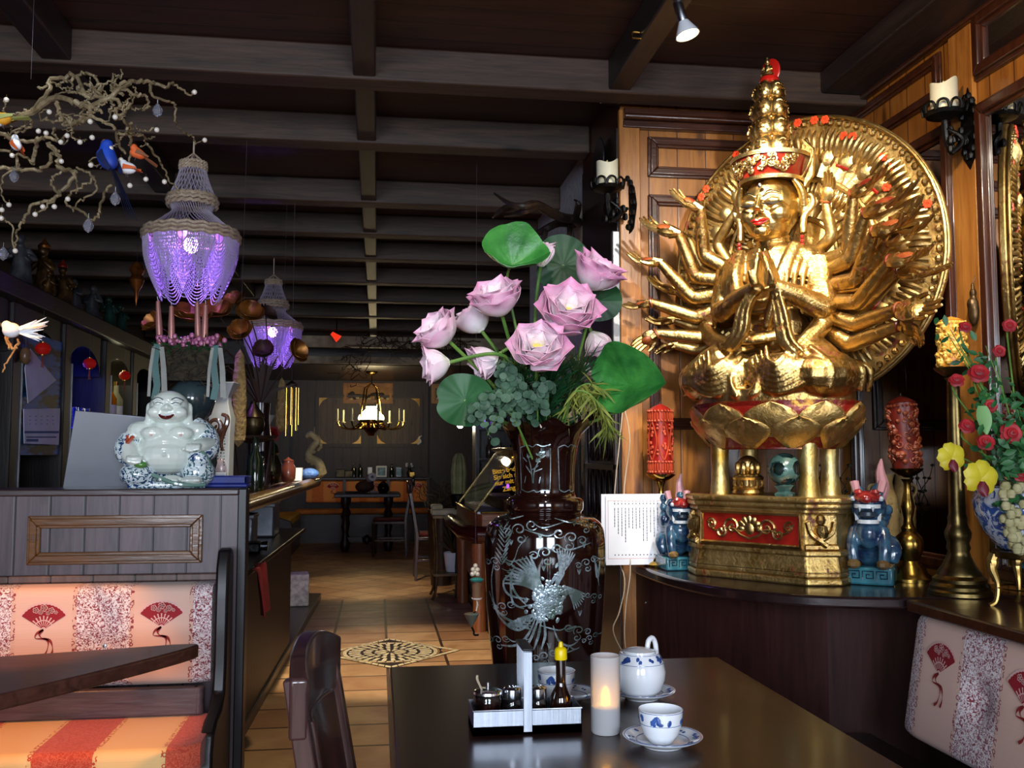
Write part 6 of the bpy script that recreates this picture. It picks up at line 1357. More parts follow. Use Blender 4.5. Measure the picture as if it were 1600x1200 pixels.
# laughing porcelain figure on the bench ledge
def buddha():
    c = at(262, 765, 3.395); c.z = 1.1405; t = thing('laughing_figure', 'seated laughing big bellied porcelain figure in a blue patterned robe, on the bench back', 'figurine', c, R(4)); t.scale = (1.17, 1.1, 1.0)
    SK = mat('pale_green_white_porcelain', 'dde6de', .1, c2='d2dcd4', ns=3, coat=.6)
    m = MB(); m.ell((0, -.005, .125), (.088, .075, .075), 22).ell((0, -.02, .105), (.082, .075, .062), 22); m.ell((0, .005, .185), (.078, .055, .048), 18)
    for s in (1, -1):
        m.ell((s*.038, -.042, .182), (.036, .028, .024), 14); m.ell((s*.075, .0, .192), (.042, .038, .034), 14)
    m.ell((0, .0, .222), (.046, .042, .03), 14)
    m.ell((0, -.012, .272), (.055, .053, .056), 22); m.ell((0, -.02, .248), (.054, .048, .036), 20)
    for s in (1, -1):
        m.ell((s*.032, -.048, .252), (.024, .022, .02), 14); m.tube(smooth_path([(s*.048, -.010, .284), (s*.056, -.006, .276), (s*.056, -.008, .25), (s*.055, -.014, .222), (s*.05, -.02, .214)], 4), [.006, .008, .009, .012, .008], 9)
        m.tube(smooth_path([(s*.012, -.062, .290), (s*.026, -.062, .297), (s*.042, -.05, .288)], 4), [.003, .0045, .003], 6); m.ell((s*.024, -.058, .281), (.014, .008, .006), 10)
        m.ell((s*.009, -.068, .264), (.008, .007, .006), 8)
    m.ell((0, -.068, .268), (.009, .011, .012), 10); m.ell((0, -.058, .236), (.026, .018, .012), 12); m.ell((0, -.095, .11), (.006, .006, .006), 6)
    # right hand on its knee (viewer's left), left hand on the raised knee, feet
    for pts, rr in (([(-.088, .0, .18), (-.108, -.02, .145), (-.095, -.06, .105), (-.08, -.078, .095)], [.03, .028, .024, .02]), ([(.085, .0, .18), (.112, -.01, .15), (.092, -.06, .14), (.078, -.078, .135)], [.032, .03, .026, .02])):
        m.tube(smooth_path(pts, 5), rr, 10)
        e = V(pts[-1]); sx = 1 if e.x > 0 else -1
        for k in range(4): m.tube(smooth_path([e + V((sx*(-.014+.010*k), .0, .006)), e + V((sx*(-.016+.010*k), -.018, .004)), e + V((sx*(-.016+.010*k), -.026, -.016+.003*abs(k-1)))], 3), [.0078, .0072, .005], 7)
        m.tube([e + V((-sx*.018, .005, .0)), e + V((-sx*.03, -.012, -.008))], [.008, .0055], 7)
    m.ell((.02, -.085, .03), (.03, .022, .015), 12); m.ell((.075, -.088, .025), (.032, .022, .017), 12)
    for k in range(5): m.ell((-.008+.011*k, -.106, .030-.001*k), (.0055, .007, .007), 7); m.ell((.052+.011*k, -.109, .026), (.0055, .007, .007), 7)
    m.build('body', SK, t, vox=.0032, smo=2)
    m = MB(); m.ell((0, .035, .095), (.105, .07, .09), 22); m.ell((-.075, -.025, .045), (.055, .072, .045), 18); m.ell((.085, -.02, .05), (.05, .062, .052), 18); m.ell((.088, -.045, .098), (.034, .04, .042), 14)
    m.tube(smooth_path([(.062, .012, .218), (.100, .006, .18), (.108, -.02, .13), (.094, -.045, .112)], 5), [.03, .036, .036, .03], 12); m.tube(smooth_path([(-.10, .0, .168), (-.112, -.02, .13), (-.10, -.048, .10)], 5), [.034, .036, .03], 12)
    m.box(-.10, .11, -.07, .09, .0, .02)
    t2 = NT('blue_pattern_robe'); v = t2.co(); a = t2.noise(v, 70, 3, 1.6); b = t2.noise(v, 12, 2)
    t2.set(Base_Color=t2.mix(t2.ramp(a, [(.45, 0), (.5, 1)]), t2.mix(t2.ramp(b, [(.45, 0), (.55, 1)]), H('1f3a6e'), H('2a5a66')), H('d8e4e8')), Roughness=.14, Coat_Weight=.5)
    m.build('robe', t2.m, t, vox=.0042, smo=2)
    m = MB()
    m.tube(smooth_path([(-.108, -.03, .172), (-.105, -.05, .15), (-.088, -.07, .17)], 4), .006, 6)
    m.build('red_hem', mat('coral_glaze', 'c0502e', .2, coat=.5), t)
    m = MB(); m.tube(smooth_path([(-.03, -.09, .045), (.02, -.112, .022), (.06, -.112, .012), (.11, -.085, .012)], 6), .007, 7); m.tube(smooth_path([(.118, -.02, .02), (.118, -.05, .08), (.10, -.075, .12), (.075, -.08, .125)], 6), .006, 7); m.build('green_hem', mat('sage_glaze', '6f948a', .2, coat=.5), t)
    MB().tube(smooth_path([(-.020, -.0715, .244), (-.010, -.078, .236), (.0, -.080, .234), (.010, -.078, .236), (.020, -.0715, .244)], 4), [.002, .006, .0075, .006, .002], 8).build('open_mouth', mat('dark_red_mouth', '5a1a18', .3), t)
    MB().tube([(-.013, -.0775, .2425), (0, -.0835, .2405), (.013, -.0775, .2425)], .0028, 6).build('teeth', PORC, t)
    m = MB()
    for s in (1, -1):
        m.tube(smooth_path([(s*.012, -.064, .280), (s*.024, -.067, .285), (s*.036, -.058, .279)], 4), .0014, 5); m.tube(smooth_path([(s*.012, -.0645, .294), (s*.026, -.0655, .301), (s*.044, -.052, .292)], 4), .0015, 5)
    m.build('eye_lines', mat('grey_blue_line', '40505e', .4), t)
    MB().ell((-.062, -.092, .078), (.018, .012, .012), 10).build('green_pouch', mat('green_glaze', '4f8a3c', .2, coat=.5), t)
    for s in (1, -1): MB().ell((s*.04, -.0695, .176), (.004, .003, .004), 8).build('nipple', mat('pink_glaze_dot', 'd8a898', .3), t)
buddha()
t = thing('laptop', 'silver laptop standing open behind the laughing figure', 'laptop', at(170, 764, 3.52)*V((1, 1, 0)) + V((0, 0, 1.1405)), R(-8))
A = [at(97, 763, 3.45), at(117, 641, 3.40), at(268, 655, 3.46), at(262, 763, 3.51)]
A = [t.matrix_world.inverted() @ p for p in A]; o = t.location; rm = Matrix.Rotation(R(8), 3, 'Z'); A = [rm @ (p - o) for p in [at(97, 763, 3.455), at(117, 641, 3.40), at(268, 655, 3.46), at(262, 763, 3.515)]]
m = MB(); bk = V((0, .008, 0)); m.add(A + [p + bk for p in A], [(0, 1, 2, 3), (7, 6, 5, 4), (0, 4, 5, 1), (1, 5, 6, 2), (2, 6, 7, 3), (3, 7, 4, 0)])
m.build('screen_lid', mat('silver_aluminium', '85888e', .42, .85, c2='7c7f86', ns=3), t, bev=.003)
MB().box(min(p.x for p in A)+.01, max(p.x for p in A)-.005, .012, .22, -.0, .014).build('keyboard_base', STL, t, bev=.004)
# ashtray and card on the ledge
p = at(358, 762, 3.43); p.z = 1.1405; t = thing('ashtray', 'square cobalt blue ashtray on the bench ledge beside the laughing figure', 'ashtray', p); m = MB(); m.box(-.068, .068, -.055, .055, 0, .012)
for a in ((-.068, .068, -.055, -.042), (-.068, .068, .042, .055), (-.068, -.055, -.055, .055), (.055, .068, -.055, .055)): m.box(*a, .012, .038)
m.build('dish', mat('cobalt_ceramic', '1c2e8a', .55, coat=0, c2='16246e'), t, bev=.004)
p = at(342, 745, 3.55); p.z = ZBAR; t = thing('card_box', 'small white and blue printed box behind the blue ashtray', 'box', p); MB().box(-.026, .026, -.015, .015, 0, .088).build('box', PAPER, t, bev=.002); MB().box(-.024, .024, -.0156, -.015, .03, .07).build('blue_print', BLUE, t); 
# arrangement: dark jar with scroll handle, moss basket with candles, berries and ribbons
p = onbar(297, 3.68); t = thing('glazed_jar', 'dark blue green glazed jar with a brown scroll handle, behind the laughing figure', 'jar', p)
GLZ = mat('dark_green_glaze', '3c5050', .15, c2='28303a', ns=8, coat=.6)
MB().lathe([(.06, 0), (.07, .02), (.095, .12), (.09, .2), (.06, .25), (.05, .27), (.055, .285), (.07, .30), (.085, .35), (.08, .39), (.05, .42), (.0, .42)], 28).build('body', GLZ, t)
m = MB(); m.tube([(.085 + u, -.02, .26 + v) for u, v in spiral((0, 0), .034, .006, 1.6, 2.6, 26)], [.008, .010, .006, .004], 8); m.tube(smooth_path([(.055, -.01, .235), (.09, -.015, .225), (.125, -.02, .255), (.13, -.02, .29), (.11, -.02, .30)], 5), [.012, .012, .01, .006], 8); m.tube(smooth_path([(.125, -.02, .26), (.11, -.02, .20), (.118, -.02, .165)], 4), [.012, .008, .004], 8)
m.build('scroll_handle', mat('brown_glaze', '6e4430', .2, c2='4a2a1c', ns=14, coat=.5), t)
BZ = p.z + .42; bp = V((p.x, p.y, BZ)); t = thing('moss_basket', 'square moss and twig basket with ribbons on the dark jar, under the copper candles', 'basket', bp)
m = MB(); r = random.Random(6); bw = .115
m.box(-bw*.85, bw*.85, -.075, .075, .0, .125)
for k in range(260):
    a = r.random(); x = r.uniform(-bw, bw); y = r.choice((-.08, .08))*r.uniform(.9, 1.05); q0 = V((x, y, r.uniform(0, .13))); d = V((r.gauss(0, .03), r.gauss(0, .006), r.gauss(0, .02))); m.tube([q0, q0 + d*.5 + V((0, -.006, 0)), q0 + d], .0018, 4)
m.build('twig_body', mat('moss_and_twigs', '3a3020', .9, c2='1e1a12', ns=50, bump=.8, bs=90), t)
for x in (-.11, .095):
    m = MB(); m.ribbon([(x, -.086, .13), (x-.006, -.092, .06), (x+.004, -.09, -.02), (x-.004, -.09, -.07)], (0, -1, 0), .024); m.build('teal_ribbon', mat('teal_ribbon', '3a6a66', .5, c2='2c5452'), t)
    m = MB()
    for q in (-.02, .022, .03): m.ribbon([(x+q*.6, -.088, .12), (x+q, -.094, .04), (x+q*1.2, -.09, -.05-.5*abs(q))], (0, -1, 0), .011)
    m.build('grey_ribbon', mat('grey_ribbon', '9a9a90', .5, c2='7c7c76'), t)
m = MB()
for k in range(62): a = r.choice((-.085, -.025, .03, .085)); m.ell((a + r.gauss(0, .018), -.06 + r.gauss(0, .02), .145 + r.gauss(0, .012)), (.0095, .0095, .011), 7)
m.build('pink_berries', mat('pink_berry', 'b86a90', .35, c2='9a4c74', ns=30), t)
m = MB()
for k in range(50): q0 = V((r.uniform(-.12, .12), -.06 + r.gauss(0, .02), .125 + r.gauss(0, .012))); d = V((r.gauss(0, 1), -.6, r.gauss(0, .8))).normalized(); m.ribbon([q0, q0 + d*.016, q0 + d*.032], d.orthogonal(), [.004, .012, .002])
m.build('dark_leaves', DKGREEN, t)
for i, (px, y0, tl, lab) in enumerate(((250, 468, -.01, 'first copper pink taper candle from the left in the moss basket'), (268, 478, .0, 'second copper pink taper candle from the left in the moss basket'), (310, 470, -.005, 'third copper pink taper candle from the left in the moss basket'), (319, 476, .01, 'rightmost copper pink taper candle in the moss basket'))):
    b = at(px, 548, 3.66 - .03*(i % 2)); b.z = BZ + .128; top = at(px, y0, 3.66).z; t = thing('taper_candle', lab, 'candle', b, 0, 'copper taper candles'); t.rotation_euler = (0, tl*4 - .03, 0); h = top - b.z
    MB().lathe([(.0125, 0), (.012, h*.5), (.0075, h*.96), (0, h)], 16).build('wax', mat('copper_pink_wax', 'b8807a', .3, .35, c2='a06a62', ns=5), t); MB().tube([(0, 0, h-.002), (-.002, 0, h+.012)], .001, 4).build('wick', PAPER, t)
# white square vase with writing
p = onbar(345, 4.05); t = thing('square_vase', 'tall white square porcelain vase with fine vertical writing, behind the blue ashtray', 'vase', p)
m = MB(); pr = [(.045, 0), (.047, .24), (.05, .30), (.042, .33), (.034, .36), (.034, .39), (.055, .43), (.068, .445), (.06, .445), (.03, .39)]
m.lathe([(r_*1.25, z) for r_, z in pr], 4); o = m.build('body', PORC, t, bev=.004); o.rotation_euler = (0, 0, R(40))
m = MB(); r = random.Random(3)
for c in range(4):
    for k in range(17): x = -.018 + .013*c; m.box(x, x + r.uniform(.003, .007), -.052, -.0505, .24-.012*k, .24-.012*k+r.uniform(.002, .006))
m.build('writing', INK, t, smooth=False).rotation_euler = (0, 0, R(-5)); MB().ell((0, -.046, .09), (.03, .012, .05), 12).build('painted_flowers', mat('pale_pink_glaze', 'c8a8b4', .2, c2='8a9aa8', ns=60), t)
# dried sponge gourds
LOO = mat('dried_gourd', 'b89a68', .8, c2='8f7244', ns=40, bump=.9, bs=60, bd=.02)
def gourd(px, y0, y1, Y, r_, label, hang):
    a, b = at(px, y0, Y), at(px+1, y1, Y); t = thing('dried_gourd', label, 'gourd', b); h = a.z - b.z; MB().lathe([(r_*(.0 if i == 0 else (.75 + .3*sin(pi*min(1, i/3)/2))*(1-.55*(i/14)**3)*(1+.04*sin(i*2.1))) if i < 14 else 0, h*i/14) for i in range(15)], 18, wob=lambda a_, z: 1+.05*sin(5*a_+z*30)).build('body', LOO, t)
    MB().tube([(0, 0, h-.01), (0.01, 0, 2.62-b.z)], .0006, 4).build('string', INK, t)
gourd(371, 545, 699, 4.225, .031, 'long beige dried gourd hanging in front of the copper flowers', 1); gourd(438, 590, 676, 5.255, .03, 'smaller beige dried gourd hanging farther back over the bar', 1)
# copper coloured dried lotus flowers in a tall dark vase
COP = mat('copper_lotus', '9a6426', .4, .55, c2='5a3210', ns=16); DKRED = mat('dark_dried_leaf', '3a1c14', .6, c2='24100c', ns=12)
VB = onbar(404, 4.75); t = thing('tall_vase', 'dark tall vase on the bar holding copper coloured lotus flowers', 'vase', VB); MB().lathe([(.05, 0), (.055, .02), (.06, .2), (.045, .32), (.05, .40), (.042, .40), (0, .36)], 22).build('body', mat('dark_brown_vase', '2a1612', .3, c2='180c0a', coat=.4), t)
def clotus(px, py, Y, rp, ax, label, kind=0):
    c = at(px, py, Y); ax = sdir(*ax); r = rp*Y/F; t = thing('copper_lotus', label, 'flower', c, 0, 'copper lotus flowers over the bar'); r *= .78; q = ax.to_track_quat('Z', 'Y'); m = MB()
    for n, tl, w in ((6, 78, .5), (5, 50, .45)) if kind == 0 else ((3, 95, .9), (3, 70, .7)):
        for k in range(n):
            A = 2*pi*(k+rnd.random()*.4)/n; th = R(tl)
            def pf(u, v, A=A, th=th, w=w): x = 2*u-1; wd = w*r*sin(pi*min(1, v*.85+.1))**.7; s = r*1.1*v; rr = s*sin(th*(1-.3*v)); z = s*cos(th*(1-.3*v)) + x*x*wd*.4; return V((rr*cos(A)-x*wd*sin(A), rr*sin(A)+x*wd*cos(A), z))
            m.grid(4, 6, pf, .0015)
    o = m.build('petals', COP if kind < 2 else DKRED, t); o.rotation_mode = 'QUATERNION'; o.rotation_quaternion = q
    MB().tube([x - c for x in smooth_path([c, c.lerp(VB + V((0, 0, .40)), .5) + V((.02, 0, .03)), VB + V((0, 0, .39))], 6)], .003, 5).build('stem', DKRED, t)
for a in ((247, 510, 4.4, 28, (-.5, .6, .6), 'copper lotus at the left of the taper candles'), (300, 500, 4.5, 36, (.2, .8, .4), 'copper lotus leaf between the taper candles', 1), (340, 490, 4.6, 28, (.1, .7, .6), 'brown copper lotus below the near bead lamp', 1), (368, 476, 4.7, 26, (-.3, .8, .5), 'copper lotus highest of the group, right of the near bead lamp', 1),
          (390, 492, 4.7, 26, (.3, .6, .7), 'bright copper lotus left of the far bead lamp', 1), (378, 522, 4.6, 28, (.0, .5, .8), 'copper lotus in the middle of the group', 0), (415, 492, 4.9, 20, (.7, .6, .2), 'dark red lotus leaf above the far bead lamp', 2), (412, 548, 4.6, 20, (.1, .4, .8), 'dark lotus leaf in front of the far bead lamp', 2), (460, 550, 4.8, 24, (.8, .3, .4), 'copper lotus leaf right of the far bead lamp', 1), (345, 540, 4.7, 20, (-.3, .5, .7), 'small copper lotus behind the gourd', 0)): clotus(*a)
t = thing('dried_grass', 'dark dried leaves standing in the tall vase among the copper flowers', 'plant', VB + V((0, 0, .38))); m = MB(); r = random.Random(9)
for k in range(26): d = V((r.gauss(0, .22), r.gauss(0, .15), 1)).normalized(); l = r.uniform(.15, .30); m.ribbon([d*.02, d*l*.6, d*l + V((d.x*.1, 0, -.02))], (0, -1, .1), [.006, .02, .002])
m.build('leaves', DKRED, t)
# smaller things on the bar
BRZ = mat('dark_bronze_pot', '4a3c26', .35, .8, c2='2a2214', ns=20)
def lat(name, label, cat, p, prof, m_, extra=None, part='body'):
    t = thing(name, label, cat, p); MB().lathe(prof, 22).build(part, m_, t); return t
p = onbar(394, 4.35); t = thing('side_stand', 'small dark two tier stand on the bar, carrying a bronze censer', 'stand', p); MB().lathe([(.07, 0), (.07, .015), (.02, .03), (.018, .2), (.10, .222), (.105, .235), (0, .235)], 22).build('stand_body', DARKW, t)
for k in range(4): a = k*pi/2+.4; MB().tube([(.06*cos(a), .06*sin(a), .02), (.085*cos(a), .085*sin(a), .22)], .007, 6).build('post', DARKW, t)
t = lat('bronze_censer', 'dark bronze censer with lid on the two tier stand', 'censer', p + V((0, 0, .236)), [(.03, 0), (.045, .02), (.05, .05), (.045, .075), (.05, .08), (.04, .1), (.02, .125), (.012, .14), (.014, .15), (0, .16)], BRZ)
lat('glass_vase', 'pale trumpet shaped glass vase beside the bronze censer', 'vase', onbar(411, 4.85), [(.035, 0), (.038, .01), (.014, .04), (.013, .22), (.03, .30), (.055, .345), (.05, .345), (.0, .3)], mat('pale_crystal', 'c8ccd0', .1, trans=.4, c2='b8bcc0'))
lat('gold_pot', 'small shiny golden pot on the bar', 'pot', onbar(418, 4.95), [(.02, 0), (.034, .02), (.036, .045), (.022, .06), (.028, .068), (.0, .075)], BRASSY)
lat('lidded_urn', 'small brown lidded urn on the bar behind the red flower', 'urn', onbar(424, 5.3), [(.04, 0), (.05, .03), (.055, .10), (.03, .15), (.04, .16), (.03, .2), (.01, .22), (.014, .24), (0, .25)], BRZ)
lat('dark_bottle', 'dark bottle on the bar right of the beige gourd', 'bottle', onbar(398, 4.15), [(.034, 0), (.036, .01), (.036, .13), (.014, .17), (.012, .22), (.015, .225), (0, .23)], mat('dark_green_bottle', '0e1a12', .1, coat=.5))
lat('dark_bottle', 'dark bottle standing on the bar just left of the golden pot', 'bottle', onbar(409, 4.6), [(.03, 0), (.032, .01), (.032, .09), (.013, .12), (.011, .16), (.014, .165), (0, .17)], mat('black_bottle', '101014', .1, coat=.5))
lat('jar', 'small reddish jar on the bar below the wind chime', 'jar', onbar(450, 5.5), [(.03, 0), (.04, .02), (.042, .08), (.03, .1), (.032, .12), (.012, .13), (0, .14)], mat('brown_red_jar', '5a2c24', .3, coat=.4))
lat('white_tub', 'white and violet tub on the bar near its far end', 'tub', onbar(464, 5.8), [(.03, 0), (.034, .075), (.03, .075), (0, .07)], PORC)
t = thing('blue_bag', 'crumpled light blue bag at the far end of the bar', 'bag', onbar(483, 6.0)); m = MB(); m.ell((0, 0, .036), (.06, .05, .035), 18).ell((-.05, 0, .02), (.035, .03, .018), 12); o = m.build('bag', mat('light_blue_plastic', '6a92d8', .4, c2='4c74c0', ns=20, bump=.8, bs=30, bd=.02), t, vox=.006)
p = at(425, 678, 4.9); t = thing('red_flower', 'large dark red artificial flower among the things on the bar', 'flower', p); m = MB()
for n, tl in ((7, 80), (6, 50), (4, 20)):
    for k in range(n): A = 2*pi*k/n + tl; th = R(tl); m.grid(4, 5, lambda u, v, A=A, th=th: V(((.045*v*sin(th))*cos(A)-(2*u-1)*.018*sin(pi*min(1, v*.8+.15))*sin(A), -.045*v*cos(th), (.045*v*sin(th))*sin(A)+(2*u-1)*.018*sin(pi*min(1, v*.8+.15))*cos(A))), .001)
m.build('petals', mat('dark_red_silk', '7a0c14', .6), t); MB().tube(smooth_path([(0, .005, 0), (.01, .03, -.08), (.0, .05, p.z*-1+ZBAR)], 5), .003, 5).build('stem', DKGREEN, t)
p = at(491, 690, 6.15); p.z = ZBAR + .0; t = thing('dragon_figure', 'pale carved dragon figure at the far end of the bar', 'figurine', p); m = MB(); m.ell((0, 0, .03), (.07, .04, .03), 14); m.tube(smooth_path([(.05, 0, .03), (.03, -.02, .10), (-.03, -.01, .14), (-.01, 0, .20), (.02, 0, .24), (-.02, -.01, .28), (-.05, -.01, .26)], 6), [.035, .03, .026, .022, .02, .022, .012], 10); m.tube([(0, 0, .28), (.0, .0, .33)], [.008, .002], 6)
for k in range(12): a = k*.6; m.ell((.045*cos(a), -.02, .05+.015*k), .012, 7)
m.build('carving', mat('pale_bone', 'b0a078', .6, c2='8a7a54', ns=30), t, vox=.005)
p = at(456, 600, 5.262); t = thing('wind_chime', 'golden tube wind chime hanging over the bar', 'chime', p); h = 2.62-p.z; MB().tube([(0, 0, 0), (0, 0, h)], .0012, 4).build('string', INK, t); MB().lathe([(.0, .02), (.03, .0), (.032, -.01), (0, -.012)], 16).build('cap', DARKW, t)
for k in range(8): a = k*pi/4; l = .20+.03*(k % 3); MB().lathe([(.0065, -.02-l), (.0065, -.02), (.0, -.02)], 10).build('tube', BRASSY, t, loc=(.036*cos(a), .036*sin(a), 0)); 
for k in range(8): a = k*pi/4; MB().tube([(.02*cos(a), .02*sin(a), -.008), (.036*cos(a), .036*sin(a), -.025)], .001, 4).build('tube_string', INK, t)
for q, z in ((.05, -.06), (.02, -.09)): MB().lathe([(.03, z-.03), (.026, z), (.01, z+.02), (0, z+.025)], 14).build('bell', BRZ, t, loc=(-.06+q, -.05, 0)) if 0 else None
# ------------------------------------------------------------------ back bar along the left wall
XW = -2.0
BBW = wood('black_brown_wood', '1a0f0c', '0e0806', 'z', rough=.5)
bb = thing('back_bar', 'dark wooden back bar along the left wall with lit compartments', 'cabinet', (XW, 4.2, 0)); 
MB().box(-.68, -.30, 0, 6.0, 0, 2.1).build('carcass', BBW, bb); MB().box(-.68, .06, 0, 6.0, 2.10, 2.21).build('upper_shelf', wood('violet_brown_shelf', '33262e', '1e161c', 'y', rough=.4), bb, bev=.008); MB().box(-.3, .05, 0, 6.0, 0, 1.02).build('base_unit', BBW, bb)
for y in (.52, 1.41, 2.30, 3.24, 4.04, 4.9): MB().box(-.30, .0, y, y+.13, 1.02, 2.10).build('post', BBW, bb, bev=.006); MB().box(-.002, .006, y+.13, y+.142, 1.02, 1.85).build('steel_edge', STL, bb)
for y in (.65, 1.54, 2.43, 3.32, 4.17):
    m = MB(); c = y+.36
    m.prism([(y, 2.1), (y, 1.82)] + [(c - .36*cos(a), 1.82+.18*sin(a)) for a in [R(180)*i/14 for i in range(1, 14)]] + [(y+.72, 1.82), (y+.72, 2.1)], lambda u, v, d: (d, u, v), -.28, -.02); m.build('arch', BBW, bb)
def bbp(px, py, X): return atx(px, py, X)
t = thing('poster', 'blue landscape picture in the first compartment of the back bar', 'picture', (XW-.02, 5.80, 1.25)); MB().box(-.004, .004, 0, .68, 0, .72).build('print', [mat('landscape_print', '2a6ab0', .5, c2='0c1420', ns=5, lo=.45, hi=.55, stretch=(1, .6, 3))], t)
def sheet(label, pts, X, name='paper_sheet', extra=None, cat='paper'):
    P = [atx(a, b, X) for a, b in pts]; t = thing(name, label, cat, P[0]); MB().add([p - P[0] for p in P] + [p - P[0] + V((-.003, 0, 0)) for p in P], [(0, 1, 2, 3), (7, 6, 5, 4), (0, 4, 5, 1), (1, 5, 6, 2), (2, 6, 7, 3), (3, 7, 4, 0)]).build('sheet', PAPER, t, smooth=False); return t, P
sheet('tilted white sheet pinned on the first compartment of the back bar', [(39, 575), (48, 545), (88, 594), (44, 630)], XW+.012)
t, P = sheet('white calendar sheet hung below the tilted sheet', [(37, 639), (94, 638), (92, 695), (38, 693)], XW+.012, 'calendar', cat='calendar'); m = MB(); X = XW+.0135
for a, b, c, d in ((38, 673.5, 92, 677), (41, 682, 88, 684), (41, 686, 60, 690)): q = [atx(x, y, X) - P[0] for x, y in ((a, b), (c, b), (c, d), (a, d))]; m.add(q, [(0, 1, 2, 3)])
for k in range(5):
    for j in range(3): q = [atx(x, y, X) - P[0] for x, y in ((46+k*9, 650+j*6), (48+k*9, 650+j*6), (48+k*9, 651+j*6), (46+k*9, 651+j*6))]; m.add(q, [(0, 1, 2, 3)])
m.build('print', mat('blue_grey_print', '4a6a9a', .7), t, smooth=False)
BLG = mat('blue_lit_panel', '1420c8', .4, emis='1022e0', es=1.3); MB().box(-.292, -.286, 2.40, 3.06, 1.35, 1.97).build('light_panel', BLG, bb); light('blue_panel_light', 'POINT', (XW-.1, 6.95, 1.85), .6, (.1, .15, 1), shadow_soft_size=.05)
gl = None
for k in range(8):
    l = V((XW-.07 - .05*(k % 2), 6.74+.075*k, 1.44)); 
    if gl: dup(gl, l); continue
    gl = thing('drinking_glass', 'clear glass on the shelf before the blue glowing panel', 'glass', l, 0, 'glasses before the blue panel'); MB().lathe([(.024, 0), (.03, .004), (.034, .14), (.031, .14), (.026, .01), (0, .008)], 14).build('bowl', GLASS, gl)
t = thing('glass_shelf', 'narrow shelf carrying the glasses before the blue panel', 'shelf', (XW-.09, 6.70, 1.428)); MB().box(-.10, .06, 0, .70, 0, .01).build('board', GLASS, t)
MB().box(-.292, -.286, 3.38, 4.04, 1.30, 2.05).build('light_panel', mat('pale_lit_panel', 'c8c890', .5, emis='c0bc80', es=.35), bb); light('pale_panel_light', 'POINT', (XW-.05, 7.85, 1.95), .9, (1, .95, .6), shadow_soft_size=.05)
for k, (c, lab) in enumerate((('2c7a28', 'green bottle in the third compartment of the back bar'), ('d87a10', 'orange bottle in the third compartment of the back bar'), ('c8c8a0', 'pale bottle in the third compartment, right of the orange one'))):
    t = thing('bottle', lab, 'bottle', (XW-.08, 7.66+.19*k, 1.50)); MB().lathe([(.05, 0), (.055, .01), (.055, .19), (.02, .25), (.018, .31), (0, .31)], 16).build('glass_body', mat('bottle_glass_'+c, c, .15, trans=.5), t); MB().lathe([(.021, .305), (.021, .335), (0, .336)], 12).build('cap', BRASS, t); MB().lathe([(.0556, .05), (.0556, .14)], 16).build('paper_label', PAPER, t)
t = thing('serviette_stack', 'stack of pale napkins below the bottles in the third compartment', 'napkins', (XW-.10, 7.85, 1.02)); MB().box(-.12, .12, -.2, .28, 0, .47).build('stack', mat('pale_green_paper', 'b4c4a8', .8, c2='98a890'), t, bev=.01)
t = thing('round_gourd', 'small round gourd hanging at the first post of the back bar', 'gourd', bbp(40, 556, XW+.03)); MB().ell((0, 0, 0), (.03, .035, .05), 14).build('body', mat('brown_gourd', '8a6a4a', .4, c2='6a4a30', coat=.3), t); MB().tube([(0, 0, .05), (0, 0, .2)], .002, 4).build('string', INK, t)
RP = mat('red_lantern_paper', 'c81c10', .5, emis='a01008', es=.12, c2='a8140c'); ln = None
for px, py, lab in ((67, 545, 'nearest red paper lantern under the back bar shelf'), (140, 568, 'middle red paper lantern under the back bar shelf'), (195, 587, 'farthest red paper lantern under the back bar shelf')):
    l = atx(px, py, XW+.045)
    if ln is None:
        ln = thing('red_lantern', lab, 'lantern', l, 0, 'red lanterns under the back bar shelf'); MB().lathe([(.016, -.035), (.036, -.022), (.044, 0), (.036, .022), (.016, .035)], 20, wob=lambda a, z: 1+.03*cos(10*a)).build('globe', RP, ln)
        for z in (-.04, .035): MB().lathe([(.017, z), (.017, z+.006), (0, z+.006)], 12).build('gold_cap', BRASSY, ln)
        MB().tube([(0, 0, .04), (0, 0, 2.10-l.z)], .001, 4).build('string', INK, ln); m = MB()
        for k in range(6): m.tube([(.003*cos(k), .003*sin(k), -.04), (.006*cos(k), .006*sin(k), -.11)], .0016, 4)
        m.build('tassel', REDLAC, ln)
    else: dup(ln, l, None, lab)
FIG = [mat('dark_figure_gold', '6a4a22', .4, .5, c2='2a1c10', ns=18), mat('dark_figure_grey', '4a4a4c', .5, c2='2a2a30', ns=18), mat('dark_figure_green', '22463a', .3, c2='122a24', ns=14, coat=.3)]
def figurine(l, h, m_, label, seed, hat=None):
    r = random.Random(seed); t = thing('figurine', label, 'figurine', l, r.uniform(-.5, .5)); m = MB(); w = h*.22
    m.lathe([(w*1.1, 0), (w*1.15, h*.04), (w*.8, h*.1)], 14); m.tube(smooth_path([(0, 0, h*.06), (r.uniform(-.02, .02), 0, h*.35), (0, 0, h*.72)], 5), [w*1.05, w*.8, w*.62, w*.3], 12); m.ell((0, -.01, h*.82), (w*.42, w*.42, h*.1), 12)
    for s in (1, -1): m.tube(smooth_path([(s*w*.5, 0, h*.66), (s*w*1.05, -w*.3, h*.5), (s*w*.5, -w*.8, h*(.45+r.uniform(0, .25)))], 4), [w*.26, w*.24, w*.14], 8)
    m.build('body', m_, t, vox=h*.02, smo=1)
    if hat: MB().lathe([(w*.45, h*.88), (w*.5, h*.92), (w*.2, h*.99), (0, h*1.08)], 12).build('headdress', hat, t)
CG = mat('copper_gold_ornament', '9a5a24', .35, .7, c2='5a3214', ns=16)
